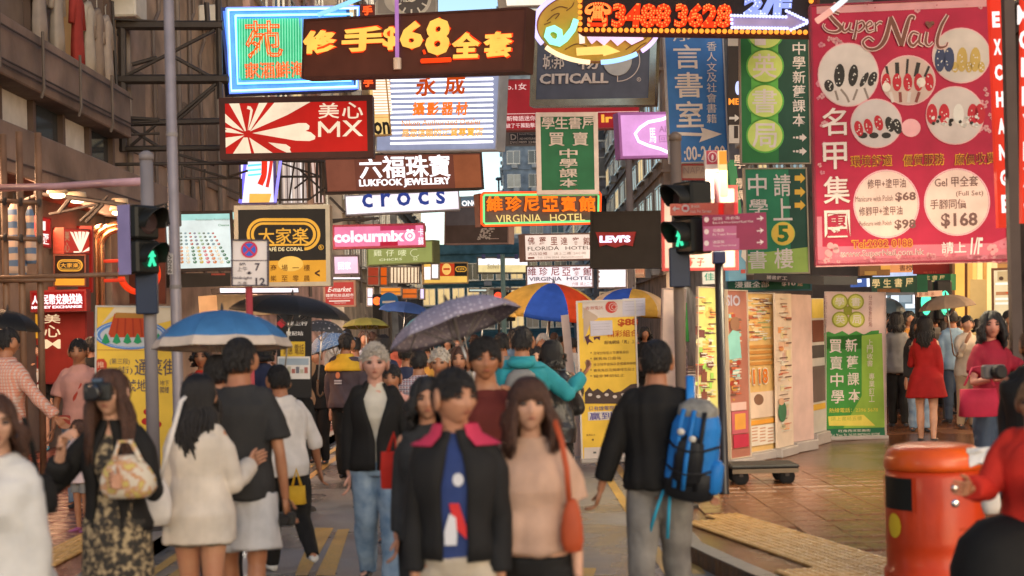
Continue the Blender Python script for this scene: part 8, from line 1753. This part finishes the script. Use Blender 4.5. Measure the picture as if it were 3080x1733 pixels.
for i, (x, y, Dd, yw, fem, tm, bm, hr, lab, sk_) in enumerate((
  (2262, 812, 25, 15, True, BLK, BLK, (HB, 'long', .1), 'woman in black with long hair next to the green banner', SKIN2), (2283, 805, 23, 190, True, F_('amber_blouse', (.45, .2, .04)), BLK, (HB, 'bob', .04), 'woman in amber looking left behind the green banner', SKIN), (2300, 802, 24.5, 10, False, BLK, BLK, (HB, 'short'), 'tall dark figure beside the woman in amber', SKIN2),
  (2236, 820, 27, 170, True, SAL, BLK, (HB, 'bob', .05), 'woman in salmon at the edge of the green banner', SKIN), (2306, 800, 20.5, 172, True, CHR, DEN, (HB, 'long', .1), 'woman facing the camera left of the red dress', SKIN2), (2395, 805, 22, 5, False, LBL, DEN2, (HB, 'short'), 'man in a pale blue denim shirt right of the red dress', SKIN2),
  (2430, 790, 20.8, 182, True, F_('cream_lace', (.55, .46, .36)), F_('tan_skirt', (.4, .3, .2)), (HB, 'short'), 'woman in cream lace facing the camera', SKIN3), (2410, 788, 24, 10, False, BLK, BLK, (HB, 'short'), 'dark haired man behind the woman in cream lace', SKIN2), (2462, 795, 23, 5, True, BLK, DEN2, (HB, 'bob', .03), 'dark haired person right of the woman in cream lace', SKIN2),
  (2535, 770, 20, 180, False, CHR, BLK, (HB, 'short'), 'tall dark haired man near the right edge', SKIN2), (2372, 808, 27, 180, True, MAR, BLK, (HB, 'bob', .04), 'far figure in maroon between red dress and denim shirt', SKIN2), (2350, 800, 26, 0, False, GRY, BLK, (HB, 'short'), 'far man in grey behind the red dress', SKIN2), (2255, 826, 21.5, 350, True, GRY, BLK, (HB, 'long', .08), 'woman in grey with a wheel at her side by the green banner', SKIN2),
  (2512, 800, 17, 175, False, F_('brown_jacket_cloth', (.16, .09, .06)), DEN2, (HB, 'short'), 'man in brown behind the woman in wine red', SKIN2))):
    person(lab, x, y, Dd, R_(yw), fem, ('top', tm, dict(sleeve=.95, ease=.016)), ('trousers', bm), hr, sk_, HANG, UPF if i % 3 == 0 else HANG, (random.uniform(-.1, .12), random.uniform(-.12, .1)), (.05, .1), seed=110+i, h=random.uniform(1.6, 1.76) if i not in (6,) else 1.66)
# ------------------------------------------------------------------ lamps of the lit shops on both sides, and an added poster lamp
def far_place(x):
    for lim, w_ in ((800, 'under the large black umbrella'), (850, 'over the flecked blue umbrella'), (900, 'behind the yellow work jacket'), (960, 'under the olive umbrella'), (1030, 'under the navy umbrella'), (1090, 'left of the lilac umbrella'), (1200, 'behind the lilac umbrella'), (1290, 'between lilac umbrella and parasol'), (1350, 'under the blue parasol panel'), (1420, 'under the red parasol panel'), (1470, 'left of the $88 banner'), (1620, 'behind the $88 banner'), (2270, 'at the green banner edge'), (2320, 'left of the red dress'), (2380, 'right of the red dress'), (2440, 'under the taupe umbrella'), (2500, 'before the yellow curtains'), (2600, 'at the right edge')):
        if x < lim: return w_
CO = ['pale', 'slate', 'rust', 'navy', 'tan', 'black', 'powder blue']
for i in range(26):
    x = random.uniform(760, 1600) if i < 16 else random.uniform(2230, 2560); Dd = random.uniform(23, 38) if i < 16 else random.uniform(25, 31); fem = random.random() < .5; yb = 826-(x-1287)*.0244
    ci = random.randrange(7); c = ((.5, .44, .38), (.30, .30, .33), (.40, .10, .07), (.10, .14, .24), (.45, .30, .18), (.05, .05, .05), (.24, .34, .40))[ci]
    person('far %s in a %s top, %s' % ('woman' if fem else 'man', CO[ci], far_place(x)), x, yb-(random.uniform(1.58, 1.76)-1.74)*3576/Dd, Dd, R_(random.choice((0, 180))+random.uniform(-25, 25)), fem, ('top', F_('crowd_cloth_%d%d%d' % tuple(int(q*99) for q in c), c), dict(sleeve=.95, ease=.016)), ('trousers', random.choice((BLK, DEN2, DEN))), random.choice(((HB, 'short'), (HB, 'bob', .04), (HBR, 'bob', .03))), SKIN, HANG, HANG, (random.uniform(-.1, .12), random.uniform(-.12, .1)), (.05, .1), seed=200+i)
for i, (x, y, z, tx, sy, pw_, c) in enumerate(((-4.6, 22.6, 3.0, -.5, 1.3, 60, (1, .90, .80)), (3.2, 13.6, 3.2, 3.2, 2.6, 110, (1, .84, .56)), (-6.6, 20, 3.6, -2, 9, 320, (1, .56, .30)), (-6.6, 34, 3.6, -2, 12, 300, (1, .76, .5)), (-6.2, 52, 3.6, -2, 16, 250, (1, .8, .58)), (9.6, 22, 3.6, 2, 9, 300, (1, .66, .36)), (7.2, 40, 3.6, 2, 10, 260, (1, .75, .5)), (6.6, 54, 3.6, 2, 14, 250, (1, .8, .55)), (8.0, 5, 3.8, 1, 7, 150, (1, .66, .34)), (-8.0, 3, 3.8, -1, 7, 90, (1, .66, .36)))):  # lamp above the poster panels is added to brighten them; no fitting there
    area('shop_and_fill_lamp', (x, y, z), (tx, y+(.5 if y > 10 else 6), .8), sy, .5, pw_, c)
bpy.data.scenes.remove(TS)
